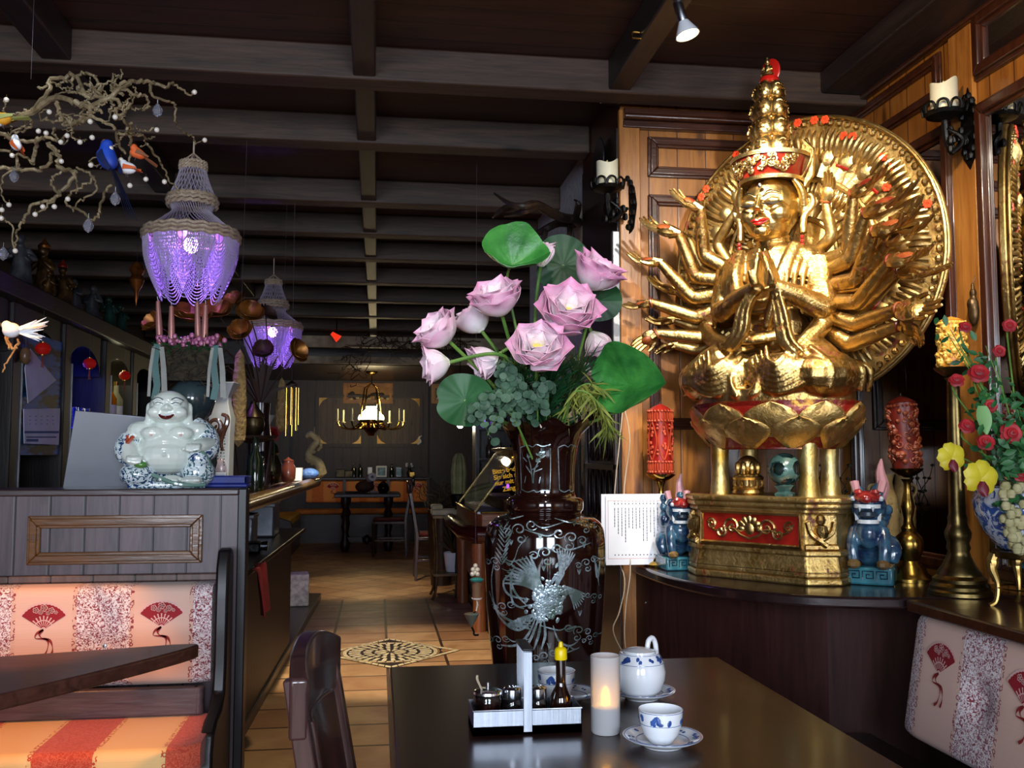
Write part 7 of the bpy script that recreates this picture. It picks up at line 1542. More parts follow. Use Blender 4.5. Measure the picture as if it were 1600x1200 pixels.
for i, (px, Y, h, mi, lab, hat) in enumerate(((28, 4.95, .34, 1, 'first grey figurine from the left on the upper shelf', None), (66, 5.15, .36, 0, 'figurine with a tall copper headdress on the upper shelf', CG), (96, 5.45, .30, 0, 'figurine with a pointed red hat on the upper shelf', REDLAC), (116, 5.75, .26, 1, 'grey figurine right of the red hatted one on the upper shelf', None), (146, 6.2, .30, 1, 'grey figurine in the middle of the upper shelf', None), (170, 6.7, .28, 2, 'green glazed figurine on the upper shelf', None), (188, 7.1, .27, 2, 'second green glazed figurine, far right on the upper shelf', None), (76, 5.3, .16, 0, 'small golden figurine before the copper headdress on the upper shelf', CG))):
    l = atx(px, 480, XW - .06 if i != 7 else XW); l.z = 2.211; figurine(l, h, FIG[mi], lab, i, hat)
t = thing('hanging_incense_lamp', 'dark copper hanging lamp in front of the upper shelf', 'lamp', at(214, 430, 5.965)); m = MB(); m.lathe([(.0, -.19), (.008, -.15), (.014, -.10), (.03, -.07), (.045, -.03), (.03, .0), (.045, .03), (.03, .06), (.012, .08), (0, .085)], 16); m.build('body', CG, t); MB().tube([(0, 0, .08), (0, 0, 2.62 - t.location.z)], .0015, 4).build('chain', BLACK, t)
for k, l_ in enumerate(((45, 498, 4.7), (103, 527, 5.4), (164, 552, 6.2), (210, 572, 7.0))): pass
# ------------------------------------------------------------------ the back of the room
YB = 14.6
ORF = fabric('orange_fan_fabric', 'd88a4a', 'a8562a', 'd8783a')
def zpx(py, Y): return 1.25 + (711-py)*Y/F
# wall panelling with gold cornered hatches
m = MB().box(-1.25, .75, YB-.06, YB-.001, .9, 2.36); struct('trim_10', m, DARKP)
GC = mat('gold_corner', 'b08a4a', .4, .6, c2='8a6428')
for i, (a, b) in enumerate(((-.93, -.19), (-.07, .68))):
    t = thing('wall_hatch', ('left', 'right')[i] + ' hand dark wooden hatch with gilt corners on the back wall, behind the chandelier', 'hatch', (a, YB-.06, 1.36)); w, h = b-a, .80
    frame(MB(), 0, w, 0, h, 0, .06, .03).build('frame', DARKP, t); MB().box(.03, w-.03, -.012, 0, .03, h-.03).build('boards', wood('hatch_boards', '5a4636', '3a2c22', 'z', plank='x', pw=.09, rough=.5), t)
    for x, z, sx, sz in ((.06, .06, 1, 1), (w-.06, .06, -1, 1), (.06, h-.06, 1, -1), (w-.06, h-.06, -1, -1)): MB().prism([(x, z), (x+sx*.13, z), (x+sx*.07, z+sz*.03), (x+sx*.03, z+sz*.07), (x, z+sz*.13)], lambda u, v, d: (u, -d, v), .012, .018).build('gilt_corner', GC, t)
def pic(x0, x1, z0, z1, Y, label, m_, fr):
    t = thing('picture', label, 'picture', (x0, Y, z0)); w, h = x1-x0, z1-z0; frame(MB(), 0, w, 0, h, 0, .07, .03).build('frame', fr, t, bev=.003); MB().box(.03, w-.03, -.012, -.002, .03, h-.03).build('painting', m_, t); return t, w, h
AM = mat('amber_frame', 'b0721e', .4, c2='8a5414'); t, w, h = pic(-.52, .22, 2.02, 2.33, YB-.065, 'wide amber framed picture with a dark landscape above the chandelier', mat('amber_painting', '8a5a1c', .5, c2='b07a2c', ns=4), AM)
m = MB(); r = random.Random(5)
for k in range(16): m.ell((.10+.54*k/15, -.014, .11+r.uniform(-.03, .03)), (r.uniform(.02, .05), .004, r.uniform(.02, .05)), 8)
m.build('dark_motif', mat('dark_paint', '2a1c10', .6), t); m = MB()
for k in range(7): m.ell((.12+.09*k, -.016, .07+r.uniform(-.01, .03)), (.03, .004, .018), 8)
m.build('pale_motif', mat('pale_paint', 'd8c890', .6), t)
t, w, h = pic(.80, 1.12, 2.03, 2.33, YB-.001, 'small square picture with white strokes on red, on the back wall behind the lotus', mat('red_painting', '6a2416', .5), mat('tan_frame', 'a8825a', .5))
m = MB()
for a, b in (((.08, .07), (.22, .22)), ((.09, .20), (.16, .14)), ((.2, .08), (.24, .11)), ((.14, .24), (.22, .24))): m.bar((a[0], -.014, a[1]), (b[0], -.014, b[1]), .02, .03, (0, 1, 0))
m.build('white_strokes', PAPER, t)
# corner bench with orange fan cushions and the ledge above it
t = thing('bench', 'orange upholstered corner bench along the back wall, behind the far table', 'bench', (-.2, YB-.07, 0))
for a, b in ((-.83, -.30), (-.26, .34), (.38, .93)):
    m = MB(); cushion(m, a, b, -.12, -.01, .55, .88); fan(m, lambda u, v, d, q=(a+b)/2+.12: V((q+u, -.1205-d, .78+v)), 1.1); m.build('back_cushion', [ORF, FANRED, FANPINK, FANRIB], t)
for x in (-.28, .36, .95): MB().box(x-.02, x+.02, -.14, 0, .4, .9).build('divider', DARKW, t)
m = MB(); cushion(m, -.95, .95, -.55, -.13, .40, .47); m.build('seat_cushion', mat('orange_seat', 'b06a30', .8, c2='8a4a20', ns=6), t); MB().box(-.95, .95, -.5, -.02, 0, .40).build('seat_base', DARKX, t); MB().box(-.95, .98, -.16, .005, .885, .92).build('top_ledge', DARKX, t, bev=.005)
t = thing('bench', 'dark side bench with a curved end at the left of the far table', 'bench', (-1.05, 12.6, 0)); MB().box(-.5, .0, -1.3, 1.1, 0, .40).build('seat_base', DARKX, t); m = MB(); cushion(m, -.42, .02, -1.2, 1.1, .40, .47); m.build('seat_cushion', mat('amber_seat', 'b0862e', .8, c2='8a6420', ns=6), t)
MB().prism([(-.5, 0), (-.5, .95), (-.44, .97), (-.38, .8), (-.3, .6), (-.1, .56), (.08, .5), (.1, .44), (.06, .3), (.0, .2), (.02, 0)], lambda u, v, d: (u, d, v), -1.36, -1.30).build('curved_end', DARKX, t, bev=.01); MB().box(-.55, -.47, -1.3, 1.1, 0, .95).build('back', DARKX, t)
m = MB(); cushion(m, -1.0, 1.0, -.09, .0, .52, .88); o = m.build('back_cushion', ORF, t); o.rotation_euler = (0, 0, R(90)); o.location = (-.46, .0, 0)
# small things on the ledge
LG = [('framed_photo', 'lit white framed photo in the middle of the back ledge', 'picture', 596, PAPER, .16, .17, .02), ('framed_photo', 'small tilted white frame on the back ledge right of the lit photo', 'picture', 623, STL, .09, .15, .02), ('box', 'small greenish box on the back ledge under the left hatch', 'box', 545, BRZ, .12, .10, .06), ('box', 'pale box on the back ledge left of the lit photo', 'box', 578, PORC, .07, .15, .06), ('gilt_box', 'small gilt box at the right end of the back ledge', 'box', 644, BRASS, .08, .08, .06), ('plate', 'dark plate leaning on the back ledge under the left hatch', 'plate', 532, BRZ, .13, .12, .02)]
for nm, lab, cat, px, m_, w, h, d in LG:
    p = at(px, 740, 14.45); p.z = .921; t = thing(nm, lab, cat, p); MB().box(-w/2, w/2, -d/2, d/2, 0, h).build('body', m_, t, bev=.008)
    if cat == 'picture': MB().box(-w*.36, w*.36, -d/2-.003, -d/2, h*.16, h*.84).build('print', mat('print_'+nm+str(px), '8ab0c8', .5, c2='3a5a6a', ns=14), t)
for px, lab in ((553, 'left dark bottle on the back ledge'), (563, 'right dark bottle on the back ledge'), (612, 'dark bottle on the back ledge between the two frames')):
    p = at(px, 740, 14.47); p.z = .921; t = thing('bottle', lab, 'bottle', p); MB().lathe([(.035, 0), (.036, .12), (.012, .16), (.012, .2), (0, .2)], 14).build('glass_body', mat('far_dark_glass'+str(px), '14201a', .1, coat=.5), t)
p = at(640, 740, 14.47); p.z = .921; t = thing('vase', 'dark vase with white blossoms at the right end of the back ledge', 'vase', p); MB().lathe([(.03, 0), (.045, .06), (.02, .12), (.026, .14), (0, .13)], 14).build('body', BRZ, t); m = MB()
for k in range(9): m.ell((rnd.uniform(-.05, .05), rnd.uniform(-.03, .03), .17+rnd.uniform(-.02, .03)), .018, 7)
m.build('blossoms', PORC, t)
p = at(656, 688, 14.5); t = thing('white_ornament', 'small white twisted ornament hanging right of the hatches', 'ornament', p); MB().tube(smooth_path([(-.03, 0, -.06), (.01, -.02, -.02), (-.01, -.01, .03), (.03, 0, .07)], 5), [.012, .02, .014, .006], 8).build('body', PORC, t)
# far table with turned trestle legs, its things, and the far chairs
t = thing('dining_table', 'dark table with thick turned legs standing far back under the chandelier', 'table', (-.13, 13.05, 0))
MB().box(-.42, .43, -.4, .4, .70, .75).build('tabletop', mat('blue_grey_tabletop', '3c3a44', .35, c2='2c2a32'), t, bev=.01)
for x in (-.28, .28):
    for y in (-.28, .28): MB().lathe([(.04, 0), (.055, .05), (.06, .12), (.03, .18), (.035, .25), (.05, .32), (.035, .40), (.06, .47), (.03, .54), (.06, .62), (.06, .70)], 14).build('leg', DARKW, t, loc=(x, y, 0))
MB().box(-.28, .28, -.03, .03, .10, .16).build('stretcher', DARKW, t); MB().lathe([(.0, 0), (.06, .05), (.06, .10), (0, .14)], 14).build('stretcher_knob', DARKW, t, loc=(0, -.05, .06))
def ontab(px, lab, nm, cat, Y=12.95): p = at(px, 760, Y); p.z = .751; return thing(nm, lab, cat, p)
t = ontab(570, 'brownish teapot shaped bag with a white roll on the far table', 'cloth_bag', 'bag'); m = MB(); m.ell((0, 0, .08), (.13, .10, .08), 14).ell((.05, 0, .14), (.07, .07, .05), 12); m.build('bag', mat('brown_cloth_bag', '5a3c30', .7, c2='382420', bump=.4), t, vox=.012)
t = ontab(580, 'white paper roll lying on the cloth bag on the far table', 'paper_roll', 'roll', 12.8); m = MB().lathe([(.02, -.06), (.055, -.06), (.055, .06), (.02, .06), (.02, -.06)], 20); o = m.build('roll', PAPER, t); o.rotation_euler = (R(80), 0, R(15)); o.location = (0, 0, .205)
t = ontab(599, 'round dark bronze pot with a lid on the far table', 'lidded_pot', 'pot'); MB().lathe([(.05, 0), (.075, .03), (.08, .07), (.065, .10), (.07, .11), (.04, .13), (.012, .15), (0, .16)], 18).build('pot', mat('dark_shiny_pot', '2c2416', .15, .8), t)
t = ontab(555, 'dark flat tray on the left of the far table', 'tray', 'tray'); MB().box(-.13, .12, -.08, .08, 0, .02).build('dish', BLACK, t, bev=.006)
t = ontab(583, 'small white pouches scattered on the far table', 'pouch', 'pouch', 12.75); m = MB()
m.ell((0, 0, .02), (.05, .03, .02), 10).ell((.03, .02, .02), (.03, .03, .02), 10); m.build('pouch_body', mat('pale_violet_cloth', 'b0a4b8', .7), t, vox=.006)
c1 = chair((.40, 9.9, 0), R(0), 'dark chair in the middle distance seen from the side, facing right', None, '6a1c18'); c1.location.x = at(645, 800, 9.9).x + .24
c2 = chair((.33, 12.2, 0), R(176), 'dark chair at the right of the far table, facing it', None, '5a1814'); c2.location.x = at(632, 800, 12.2).x - .18
# chandelier
p = at(580, 655, 12.9); t = thing('chandelier', 'brass lamp chandelier with a glowing white opal shade and candle arms, over the far table', 'chandelier', (p.x, 12.9, zpx(655, 13)))
OP = mat('lit_opal_glass', 'fff4d0', .4, emis='ffedb4', es=9)
MB().lathe([(.07, .16), (.065, .13), (.10, .10), (.16, .04), (.175, .0), (.165, -.02)], 28).build('opal_shade', OP, t); MB().lathe([(.165, -.02), (.16, -.05), (.10, -.09), (.12, -.12), (.09, -.16), (.05, -.20), (.04, -.23), (0, -.24)], 26).build('brass_font', BRASSY, t)
for k in range(4): a = k*pi/2+.6; MB().tube([(.17*cos(a), .17*sin(a), .0), (.11*cos(a), .11*sin(a), .40), (.02*cos(a), .02*sin(a), .46)], .009, 6).build('chain', BRASSY, t)
MB().tube([(0, 0, .46), (0, 0, 2.36-t.location.z)], .008, 6).build('rod', BRASS, t); MB().lathe([(.03, -.05), (.075, -.02), (.08, 0), (0, 0)], 18).build('canopy', BRASSY, t, loc=(0, 0, 2.36-t.location.z))
for k in range(8):
    a = k*pi/4+.2; d = V((cos(a), sin(a), 0)); MB().tube(smooth_path([d*.14 + V((0, 0, -.06)), d*.26 + V((0, 0, -.14)), d*.40 + V((0, 0, -.12)), d*.45 + V((0, 0, -.04))], 5), .010, 7).build('arm', BRASSY, t)
    MB().lathe([(.03, -.01), (.034, .0), (.015, .005), (.015, .16), (0, .165)], 12).build('candle', mat('ivory_sleeve', 'e8dcae', .5) if k == 0 else bpy.data.materials['ivory_sleeve'], t, loc=d*.45 + V((0, 0, -.04)))
m = MB()
for k in range(16): a = k*pi/8; m.tube(smooth_path([(.15*cos(a), .15*sin(a), -.06), (.19*cos(a), .19*sin(a), -.10), (.17*cos(a+.2), .17*sin(a+.2), -.14), (.12*cos(a+.2), .12*sin(a+.2), -.13)], 4), .007, 5)
m.build('filigree', BRASSY, t)
light('chandelier_light', 'POINT', V(t.location) + V((0, 0, .06)), 60, (1, .80, .46), shadow_soft_size=.15)
# pale bars and dried garland below the beams
for y0, h, z, lab in ((11.0, .13, 2.47, 'upper pale bar hung across the back of the room under the beams'), (11.6, .09, 2.34, 'lower pale bar hung across the back of the room under the beams')):
    t = thing('hanging_bar', lab, 'bar', (-.2, y0, z)); MB().box(-1.3, 2.0, 0, .05, 0, h).build('bar', mat('pale_bar', 'b0a088', .6, c2='8a7a62'), t, bev=.005)
    for x in (-1.2, 1.8): MB().tube([(x, .025, h), (x, .025, 2.75-z)], .006, 5).build('hanger', BLACK, t)
t = thing('dried_garland', 'brown dried twig garland draped along the pale bars', 'garland', at(640, 540, 10.9)); m = MB(); r = random.Random(12)
for k in range(150):
    x = r.uniform(-.75, .7); p = V((x, r.uniform(-.05, .05), r.uniform(-.10, .08) + (.0 if x > -.5 else r.uniform(-.35, .05)))); q = [p]
    for j in range(4): p = p + V((r.gauss(0, .05), r.gauss(0, .02), r.gauss(0, .04))); q.append(p)
    m.tube(q, [.006, .003], 4)
m.build('twigs', mat('brown_twigs', '4a3826', .8, c2='2c2014'), t); MB().tube([(-.6, .0, .05), (-.6, .0, 2.75-t.location.z)], .003, 4).build('cord', INK, t)
t = thing('ceiling_spotlight', 'small red lit spotlight under the beams left of the garland', 'lamp', at(526, 527, 10.6)); MB().lathe([(.02, .07), (.03, .02), (.045, -.03), (0, -.02)], 14).build('lamp_body', mat('red_spot_body', '8a1a14', .3, emis='ff3a20', es=.6), t).rotation_euler = (0, R(-50), 0); MB().tube([(0, 0, .05), (0, 0, 2.75-t.location.z)], .006, 5).build('rod', BLACK, t)
# ------------------------------------------------------------------ right side: antlers, cabinet, self service counter
ANT = mat('dark_antler', '3a2a20', .55, c2='1e1612', ns=20, bump=.4, bs=50); t = thing('antlers', 'pair of dark stag antlers mounted on the white plaster wall above the lotus leaves', 'antlers', V((1.0, 4.62, 2.33)))
def antp(px, py, d): return atx(px, py, 1.0 - d) - V(t.location)
m = MB(); m.tube(smooth_path([antp(906, 350, .02), antp(898, 343, .10), antp(880, 340, .22), antp(862, 333, .34), antp(838, 320, .44), antp(818, 322, .5), antp(796, 318, .54), antp(772, 302, .56)], 6), [.022, .022, .02, .02, .017, .013, .009, .003], 9)
for pts in ([(898, 345, .08), (903, 330, .10), (904, 318, .12), (897, 312, .13)], [(838, 320, .44), (815, 332, .5), (788, 338, .52)], [(800, 322, .5), (785, 328, .55), (770, 340, .6)]): m.tube(smooth_path([antp(*q) for q in pts], 5), [.017, .012, .003], 8)
m.build('right_antler', ANT, t)
m = MB(); m.tube(smooth_path([antp(902, 352, .02), antp(890, 349, .10), antp(872, 349, .2), antp(856, 356, .26), antp(838, 365, .30), antp(812, 365, .36), antp(786, 364, .4), antp(766, 368, .42)], 6), [.02, .02, .018, .016, .013, .009, .003], 9)
for pts in ([(890, 349, .12), (890, 365, .14), (886, 380, .15), (880, 390, .15)], [(852, 358, .27), (850, 370, .28), (842, 380, .30), (834, 384, .3)], [(822, 366, .34), (806, 356, .38), (786, 350, .4)]): m.tube(smooth_path([antp(*q) for q in pts], 5), [.015, .011, .003], 8)
m.build('left_antler', ANT, t); m = MB(); m.ell(antp(906, 352, .02), (.03, .07, .10), 14); m.build('skull_plate', mat('bone', 'a8a08c', .7, c2='8a806a', ns=14), t)
MB().prism([(-.08, -.12), (.0, -.2), (.08, -.12), (.09, .06), (0, .12), (-.09, .06)], lambda u, v, d: (-d, u-.02, v), .0, .02).build('shield', DARKW, t, loc=antp(905, 352, 0) + V((0, 0, 0)))
t = thing('display_cabinet', 'narrow dark glass fronted cabinet on the plaster wall, right of the vase neck', 'cabinet', (1.0, 4.40, .35)); MB().box(-.075, -.06, .0, .05, 0, 1.25).build('door_stile', DARKW, t); MB().box(-.075, -.06, .75, .80, 0, 1.25).build('door_stile', DARKW, t); MB().box(-.06, -.002, 0, .80, 1.22, 1.25).build('top', DARKW, t); MB().box(-.06, -.002, 0, .80, 0, .03).build('bottom', DARKW, t); MB().box(-.012, -.002, .0, .80, .03, 1.22).build('back', DARKW, t)
for z in (.45, .74): MB().box(-.06, -.012, .0, .80, z, z+.012).build('shelf', DARKW, t)
def incab(py, lab, nm, cat, z, px=910): p = atx(px, py, .965); p.z = .35+z; return thing(nm, lab, cat, p)
t = incab(700, 'amber relief plaque in the narrow cabinet', 'plaque', 'plaque', .753); MB().box(-.008, .008, -.10, .10, 0, .19).build('plaque', mat('amber_relief', '7a5a22', .4, .4, c2='4a3412', ns=30, bump=.6), t, bev=.004)
t = incab(740, 'small mushroom shaped coral ornament in the narrow cabinet', 'ornament', 'ornament', .463); MB().ell((0, 0, .15), (.018, .07, .03), 12).build('cap', mat('coral_orange', 'c8763a', .5), t)
for y in (-.03, 0, .03): MB().lathe([(.012, 0), (.009, .14)], 8).build('foot', PORC, t, loc=(0, y, 0))
t = incab(790, 'round dark green glass bottle in the narrow cabinet', 'bottle', 'bottle', .03); MB().lathe([(.015, 0), (.02, .01), (.02, .3), (.008, .34), (.008, .38), (0, .38)], 14).build('glass_body', mat('cabinet_green_glass', '2a3420', .1, coat=.5), t)
def buffet():
    t = thing('buffet_counter', 'wooden self service counter with a sloping glass guard, behind the vase', 'counter', (.68, 6.85, 0))
    ORW = wood('orange_brown_wood', '9a5a34', '74401f', 'z', rough=.35, knots=False); ORX = wood('orange_brown_wood_long', '9a5a34', '74401f', 'x', rough=.35, knots=False)
    MB().prism([(.06, 0), (.9, 0), (.9, 1.5), (0, 1.5), (0, .16)], lambda u, v, d: (u, v, d), .62, .83).build('body', ORX, t, bev=.006)
    for x, y in ((.05, .06), (.85, .06), (.05, 1.42), (.85, 1.42)): MB().lathe([(.05, 0), (.045, .3), (.06, .58), (.06, .62)], 10).build('leg', ORW, t, loc=(x, y, 0))
    MB().box(.06, .88, .06, 1.44, .30, .62).build('under_panel', ORX, t)
    MB().tube([(-.05, 1.5, .69), (-.05, .14, .69), (.03, -.05, .69), (.9, -.05, .69)], .06, 12).build('bumper_rail', mat('oxblood_rail', '4a120e', .25, c2='380c0a', coat=.4), t)
    MB().box(.03, .9, .02, 1.5, .83, .845).build('worktop', STL, t); MB().tube([(.0, 1.5, .84), (.0, .16, .84), (.06, 0, .84), (.9, 0, .84)], .008, 6).build('brass_edge', BRASSY, t)
    G = NT('acrylic_glass'); G.set(Base_Color=H('f4f4f0'), Roughness=.03, Transmission_Weight=1.0, IOR=1.12)
    m = MB(); tz, tx = 1.30, .36; m.add([(.02, .06, .85), (.02, 1.44, .85), (tx, 1.44, tz), (tx, .06, tz), (.024, .06, .846), (.024, 1.44, .846), (tx+.006, 1.44, tz-.002), (tx+.006, .06, tz-.002)], [(0, 1, 2, 3), (7, 6, 5, 4), (0, 4, 5, 1), (1, 5, 6, 2), (2, 6, 7, 3), (3, 7, 4, 0)]); m.build('sloping_glass', G.m, t, smooth=False)
    m = MB(); m.prism([(.03, .85), (.86, .85), (.86, 1.29), (tx, 1.29)], lambda u, v, d: (u, .04+d, v), 0, .006); gp = m.build('end_glass', G.m, t, smooth=False)
    MB().box(.30, .46, .02, 1.46, 1.28, 1.31).build('top_rail_end', BRASSY, t, bev=.006); MB().box(.46, .90, .02, 1.46, 1.275, 1.31).build('top_rail', ORX, t, bev=.004); MB().box(.36, .44, .03, .06, 1.24, 1.27).build('clamp', BRASSY, t)
    for y in (.05, 1.43): MB().bar((.015, y, .845), (.355, y, 1.295), .010, .010, (0, 1, 0)).build('guard_edge', DKBRASS, t)
    TX = at(770, 745, 6.88).x - .68
    # lettering on the end glass
    for k, (s, dx) in enumerate((('Bitte bedienen', 0), ('Sie sich selbst', .02), ('nur mit Löffel /', .035), ('Zange', .15))):
        cu = bpy.data.curves.new('t', 'FONT'); cu.body = s; cu.size = .046; cu.extrude = .0008; cu.offset = .0012; o = bpy.data.objects.new('t', cu); COL.objects.link(o); dg = bpy.context.evaluated_depsgraph_get(); me = bpy.data.meshes.new_from_object(o.evaluated_get(dg)); bpy.data.objects.remove(o)
        me.materials.clear(); me.materials.append(YT); o = bpy.data.objects.new('lettering', me); COL.objects.link(o); o.parent = gp; o.rotation_euler = (R(90), R(-9), 0); o.location = (TX+dx*.5, .036, 1.112-.041*k); o.name = 'lettering'
    MB().box(.22, .86, .10, 1.3, .846, .93).build('orange_tray', mat('orange_plastic_tray', 'c8742c', .4, c2='b0602a'), t, bev=.01)
YT = mat('yellow_lettering', 'f0b818', .5, emis='f0b010', es=.15)
buffet()
def fruit(x, y, z, r_, col, nm, lab): t = thing(nm, lab, 'fruit', (x, y, z)); MB().ell((0, 0, 0), (r_, r_, r_*.9), 16).build('flesh', mat(nm+'_skin', col, .4, c2=None), t); MB().tube([(0, 0, r_*.8), (.01, 0, r_*1.15)], .004, 5).build('stalk', BARK, t)
fruit(1.13, 7.3, .93+.10, .10, 'a81c30', 'red_fruit', 'round dark red fruit under the glass of the self service counter'); fruit(1.02, 7.1, .93+.055, .055, 'd88a1c', 'orange_fruit', 'small orange fruit under the counter glass, left of the red one')
# things left of the counter: planter stand, plant, small lit lamp, dark cabinet with violet lights
t = thing('plant_stand', 'thin gilt brown plant stand at the left end of the self service counter', 'stand', at(706, 900, 8.6)*V((1, 1, 0))); TH = mat('thin_brass_brown', '6a4c2a', .4, .5, c2='3a2816')
for x in (-.15, .15):
    for y in (-.14, .14): MB().tube(smooth_path([(x*1.2, y*1.2, 0), (x, y, .1), (x*.95, y*.95, .4), (x*1.05, y*1.05, .66), (x, y, .72)], 5), .013, 7).build('leg', TH, t)
MB().box(-.17, .17, -.16, .16, .20, .22).build('lower_shelf', TH, t); MB().box(-.18, .18, -.17, .17, .70, .72).build('upper_shelf', TH, t)
l = V(t.location) + V((.02, 0, .222)); t = thing('potted_plant', 'green plant in a white hatched pot on the lower shelf of the plant stand', 'plant', l); m = MB().lathe([(.07, 0), (.075, .01), (.095, .17), (.088, .17), (.08, .15), (0, .15)], 24); m.build('pot', PORC, t)
m = MB(); r = random.Random(4)
for k in range(70): d = V((r.gauss(0, .5), r.gauss(0, .4), 1)).normalized(); l_ = r.uniform(.08, .3); m.ribbon([V((0, 0, .15)), d*l_*.6 + V((0, 0, .15)), d*l_ + V((0, 0, .13))], (.3, -1, .3), [.004, .018, .002])
m.build('leaves', mat('variegated_leaf', '3a4a24', .5, c2='5a3428', ns=30), t)
l = V((at(700, 800, 8.6).x, 8.6, .721)); t = thing('napkin_pile', 'cream napkins on the top shelf of the plant stand', 'napkins', l); MB().box(-.15, .14, -.12, .12, 0, .05).box(-.15, -.05, -.1, .1, .05, .09).build('napkins', mat('cream_cloth', 'c8bc9a', .8, c2='a89c7a'), t, bev=.012)
t = thing('dried_plant', 'dark tangled plant left of the counter glass', 'plant', at(690, 780, 9.4)*V((1, 1, 0)) + V((0, 0, .0))); MB().lathe([(.10, 0), (.13, .5), (.14, .72), (.12, .72), (0, .7)], 16).build('planter', DARKW, t); m = MB(); r = random.Random(21)
for k in range(60):
    p = V((r.uniform(-.06, .06), r.uniform(-.06, .06), .7)); q = [p]
    for j in range(5): p = p + V((r.gauss(0, .05), r.gauss(0, .05), r.uniform(.0, .10))); q.append(p)
    m.tube(q, [.007, .003], 4)
m.build('twigs', mat('olive_brown_twig', '5a4c34', .7, c2='2c2618'), t)
t = thing('cactus', 'pale green ribbed cactus shaped ornament behind the counter glass', 'cactus', at(716, 745, 8.9)*V((1, 1, 0)) + V((0, 0, .846))) if 0 else thing('cactus', 'pale green ribbed cactus ornament at the far end of the counter', 'cactus', V((at(717, 745, 8.5).x, 8.52, .80))); MB().lathe([(.05, .1), (.06, .12), (.065, .3), (.05, .42), (.03, .46), (0, .47)], 40, wob=lambda a, z: 1+.09*cos(10*a)).build('ribbed_body', mat('pale_cactus', '8a8a5c', .6, c2='6a6c44', ns=12), t); MB().lathe([(.06, 0), (.075, .10), (.06, .11), (0, .1)], 16).build('pot', BLACK, t); MB().lathe([(.03, -.8), (.035, 0)], 8).build('post', DARKW, t)
p = at(719, 660, 10.0); t = thing('wall_lamp', 'small globe lamp with gilt leaves glowing below the round lotus leaf', 'lamp', p); MB().ell((0, 0, -.03), .034, 16).build('globe', mat('lit_globe', 'fff2d8', .4, emis='fff0d0', es=11), t); m = MB()
for k in range(9): a = k*.7; m.tube(smooth_path([(0, .02, .02), (.05*cos(a), 0, .04+.02*sin(a)), (.08*cos(a), -.02, .02+.04*sin(a))], 4), [.006, .008, .002], 6)
m.build('gilt_leaves', BRASSY, t); MB().tube([(0, .02, .02), (.0, .02, 2.75-p.z)], .004, 5).build('cord', BLACK, t); light('globe_light', 'POINT', p + V((0, -.06, -.05)), 3, (1, .85, .6), shadow_soft_size=.04)
t = thing('tall_cabinet', 'dark tall cabinet with bottles and violet lights behind the counter', 'cabinet', (at(745, 700, 9.6).x, 9.6, 0)); MB().box(-.02, .52, .12, .16, 0, 1.75).build('back', DARKW, t); MB().box(-.03, .01, -.15, .15, 0, 1.75).build('side', DARKW, t); MB().box(.5, .54, -.15, .15, 0, 1.75).build('side', DARKW, t); MB().box(-.03, .54, -.16, .16, 1.72, 1.76).build('top', DARKW, t)
for z in (.9, 1.2, 1.5): MB().box(.01, .5, -.14, .12, z, z+.02).build('shelf', DARKW, t)
VIO = mat('violet_led', '7a40ff', .4, emis='6a30ff', es=4)
for x, z, lab in ((.06, 1.55, 'upper violet light tube in the dark tall cabinet'), (.30, .945, 'small violet light on a lower shelf of the dark tall cabinet')):
    t2 = thing('light_tube', lab, 'light', V(t.location) + V((x, -.1, z-.03 if z < 1 else z-.03))); MB().lathe([(.012, 0), (.014, .01), (.014, .13 if z > 1 else .04), (0, .15 if z > 1 else .05)], 10).build('tube', VIO, t2)
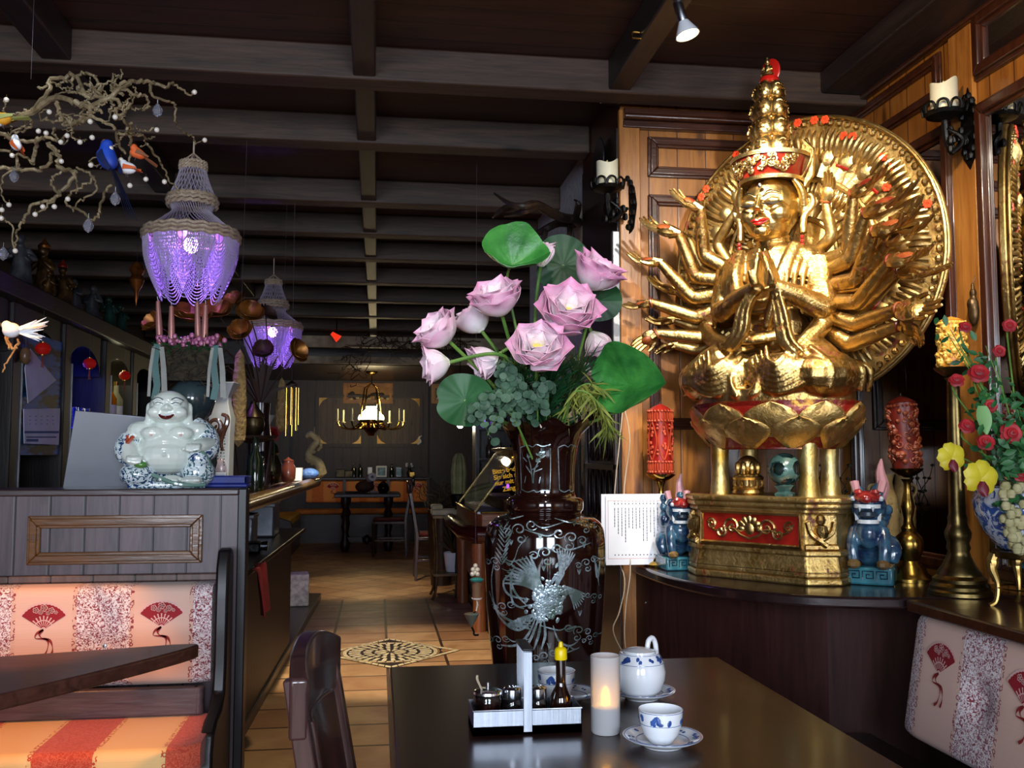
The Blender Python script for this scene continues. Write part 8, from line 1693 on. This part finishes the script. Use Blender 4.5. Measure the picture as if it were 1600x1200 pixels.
for k, (x, z, h, c, lab) in enumerate(((.12, 1.22, .2, '4a3a2c', 'brown bottle on the middle shelf of the dark tall cabinet'), (.22, 1.22, .16, '8a7a64', 'pale figurine like bottle on the middle shelf of the dark tall cabinet'), (.36, 1.22, .22, '2a2430', 'dark bottle on the middle shelf of the dark tall cabinet'), (.16, .92, .2, '9aa4c0', 'bluish glass bottle on the lower shelf of the dark tall cabinet'), (.16, 1.52, .18, 'c0a890', 'cream bottle on the upper shelf of the dark tall cabinet'), (.26, 1.52, .16, '3a2a3c', 'dark violet bottle on the upper shelf of the dark tall cabinet'))):
    t2 = thing('bottle', lab, 'bottle', V(t.location) + V((x, -.05, z))); MB().lathe([(.03, 0), (.034, .01), (.034, h*.55), (.013, h*.75), (.013, h), (0, h)], 14).build('glass_body', mat('cab_bottle_%d' % k, c, .15, coat=.5), t2)
# pearl and turquoise hanging ornament between the counter and the vase
t = thing('hanging_ornament', 'hanging ornament of white pearls, turquoise band and cone, at the left edge of the vase', 'ornament', at(743, 920, 4.6)); q = lambda px, py: at(px, py, 4.6) - V(t.location); m = MB()
for px, py in ((743, 884), (739, 890), (746, 890), (738, 897), (746, 897), (742, 895)): m.ell(q(px, py), .0115, 12)
m.build('pearls', PEARLM, t); TQ = mat('turquoise_cloth', '2f8a86', .5, c2='1e6460', ns=30); o = q(745, 906); MB().lathe([(.0, -.008), (.03, -.006), (.034, .002), (.02, .01), (0, .012)], 18, o).build('turquoise_band', TQ, t); MB().lathe([(.022, -.085), (.022, 0), (0, 0)], 16, q(745, 908)).build('brown_barrel', mat('brown_paper', '7a5a44', .6), t); MB().lathe([(.0, -.012), (.024, -.006), (.026, .0), (0, .002)], 16, q(745, 934)).build('white_disc', PORC, t)
MB().tube([q(745, 936), q(746, 945), q(744, 955)], [.004, .006, .003], 6).build('beads', PEARLM, t); MB().lathe([(0, -.07), (.012, -.05), (.036, -.004), (.03, 0), (0, 0)], 18, q(737, 958)).build('turquoise_cone', mat('faded_turquoise', '4a7478', .5, c2='6a5a4a', ns=6), t); MB().tube(smooth_path([q(737, 980), q(740, 986), q(741, 992), q(748, 992)], 4), .005, 6).build('hook', BLACK, t); MB().tube([q(744, 955), q(740, 958)], .003, 5).build('link', BLACK, t); MB().tube([q(743, 880), V((0, .0, 2.75-t.location.z))], .001, 4).build('cord', INK, t)
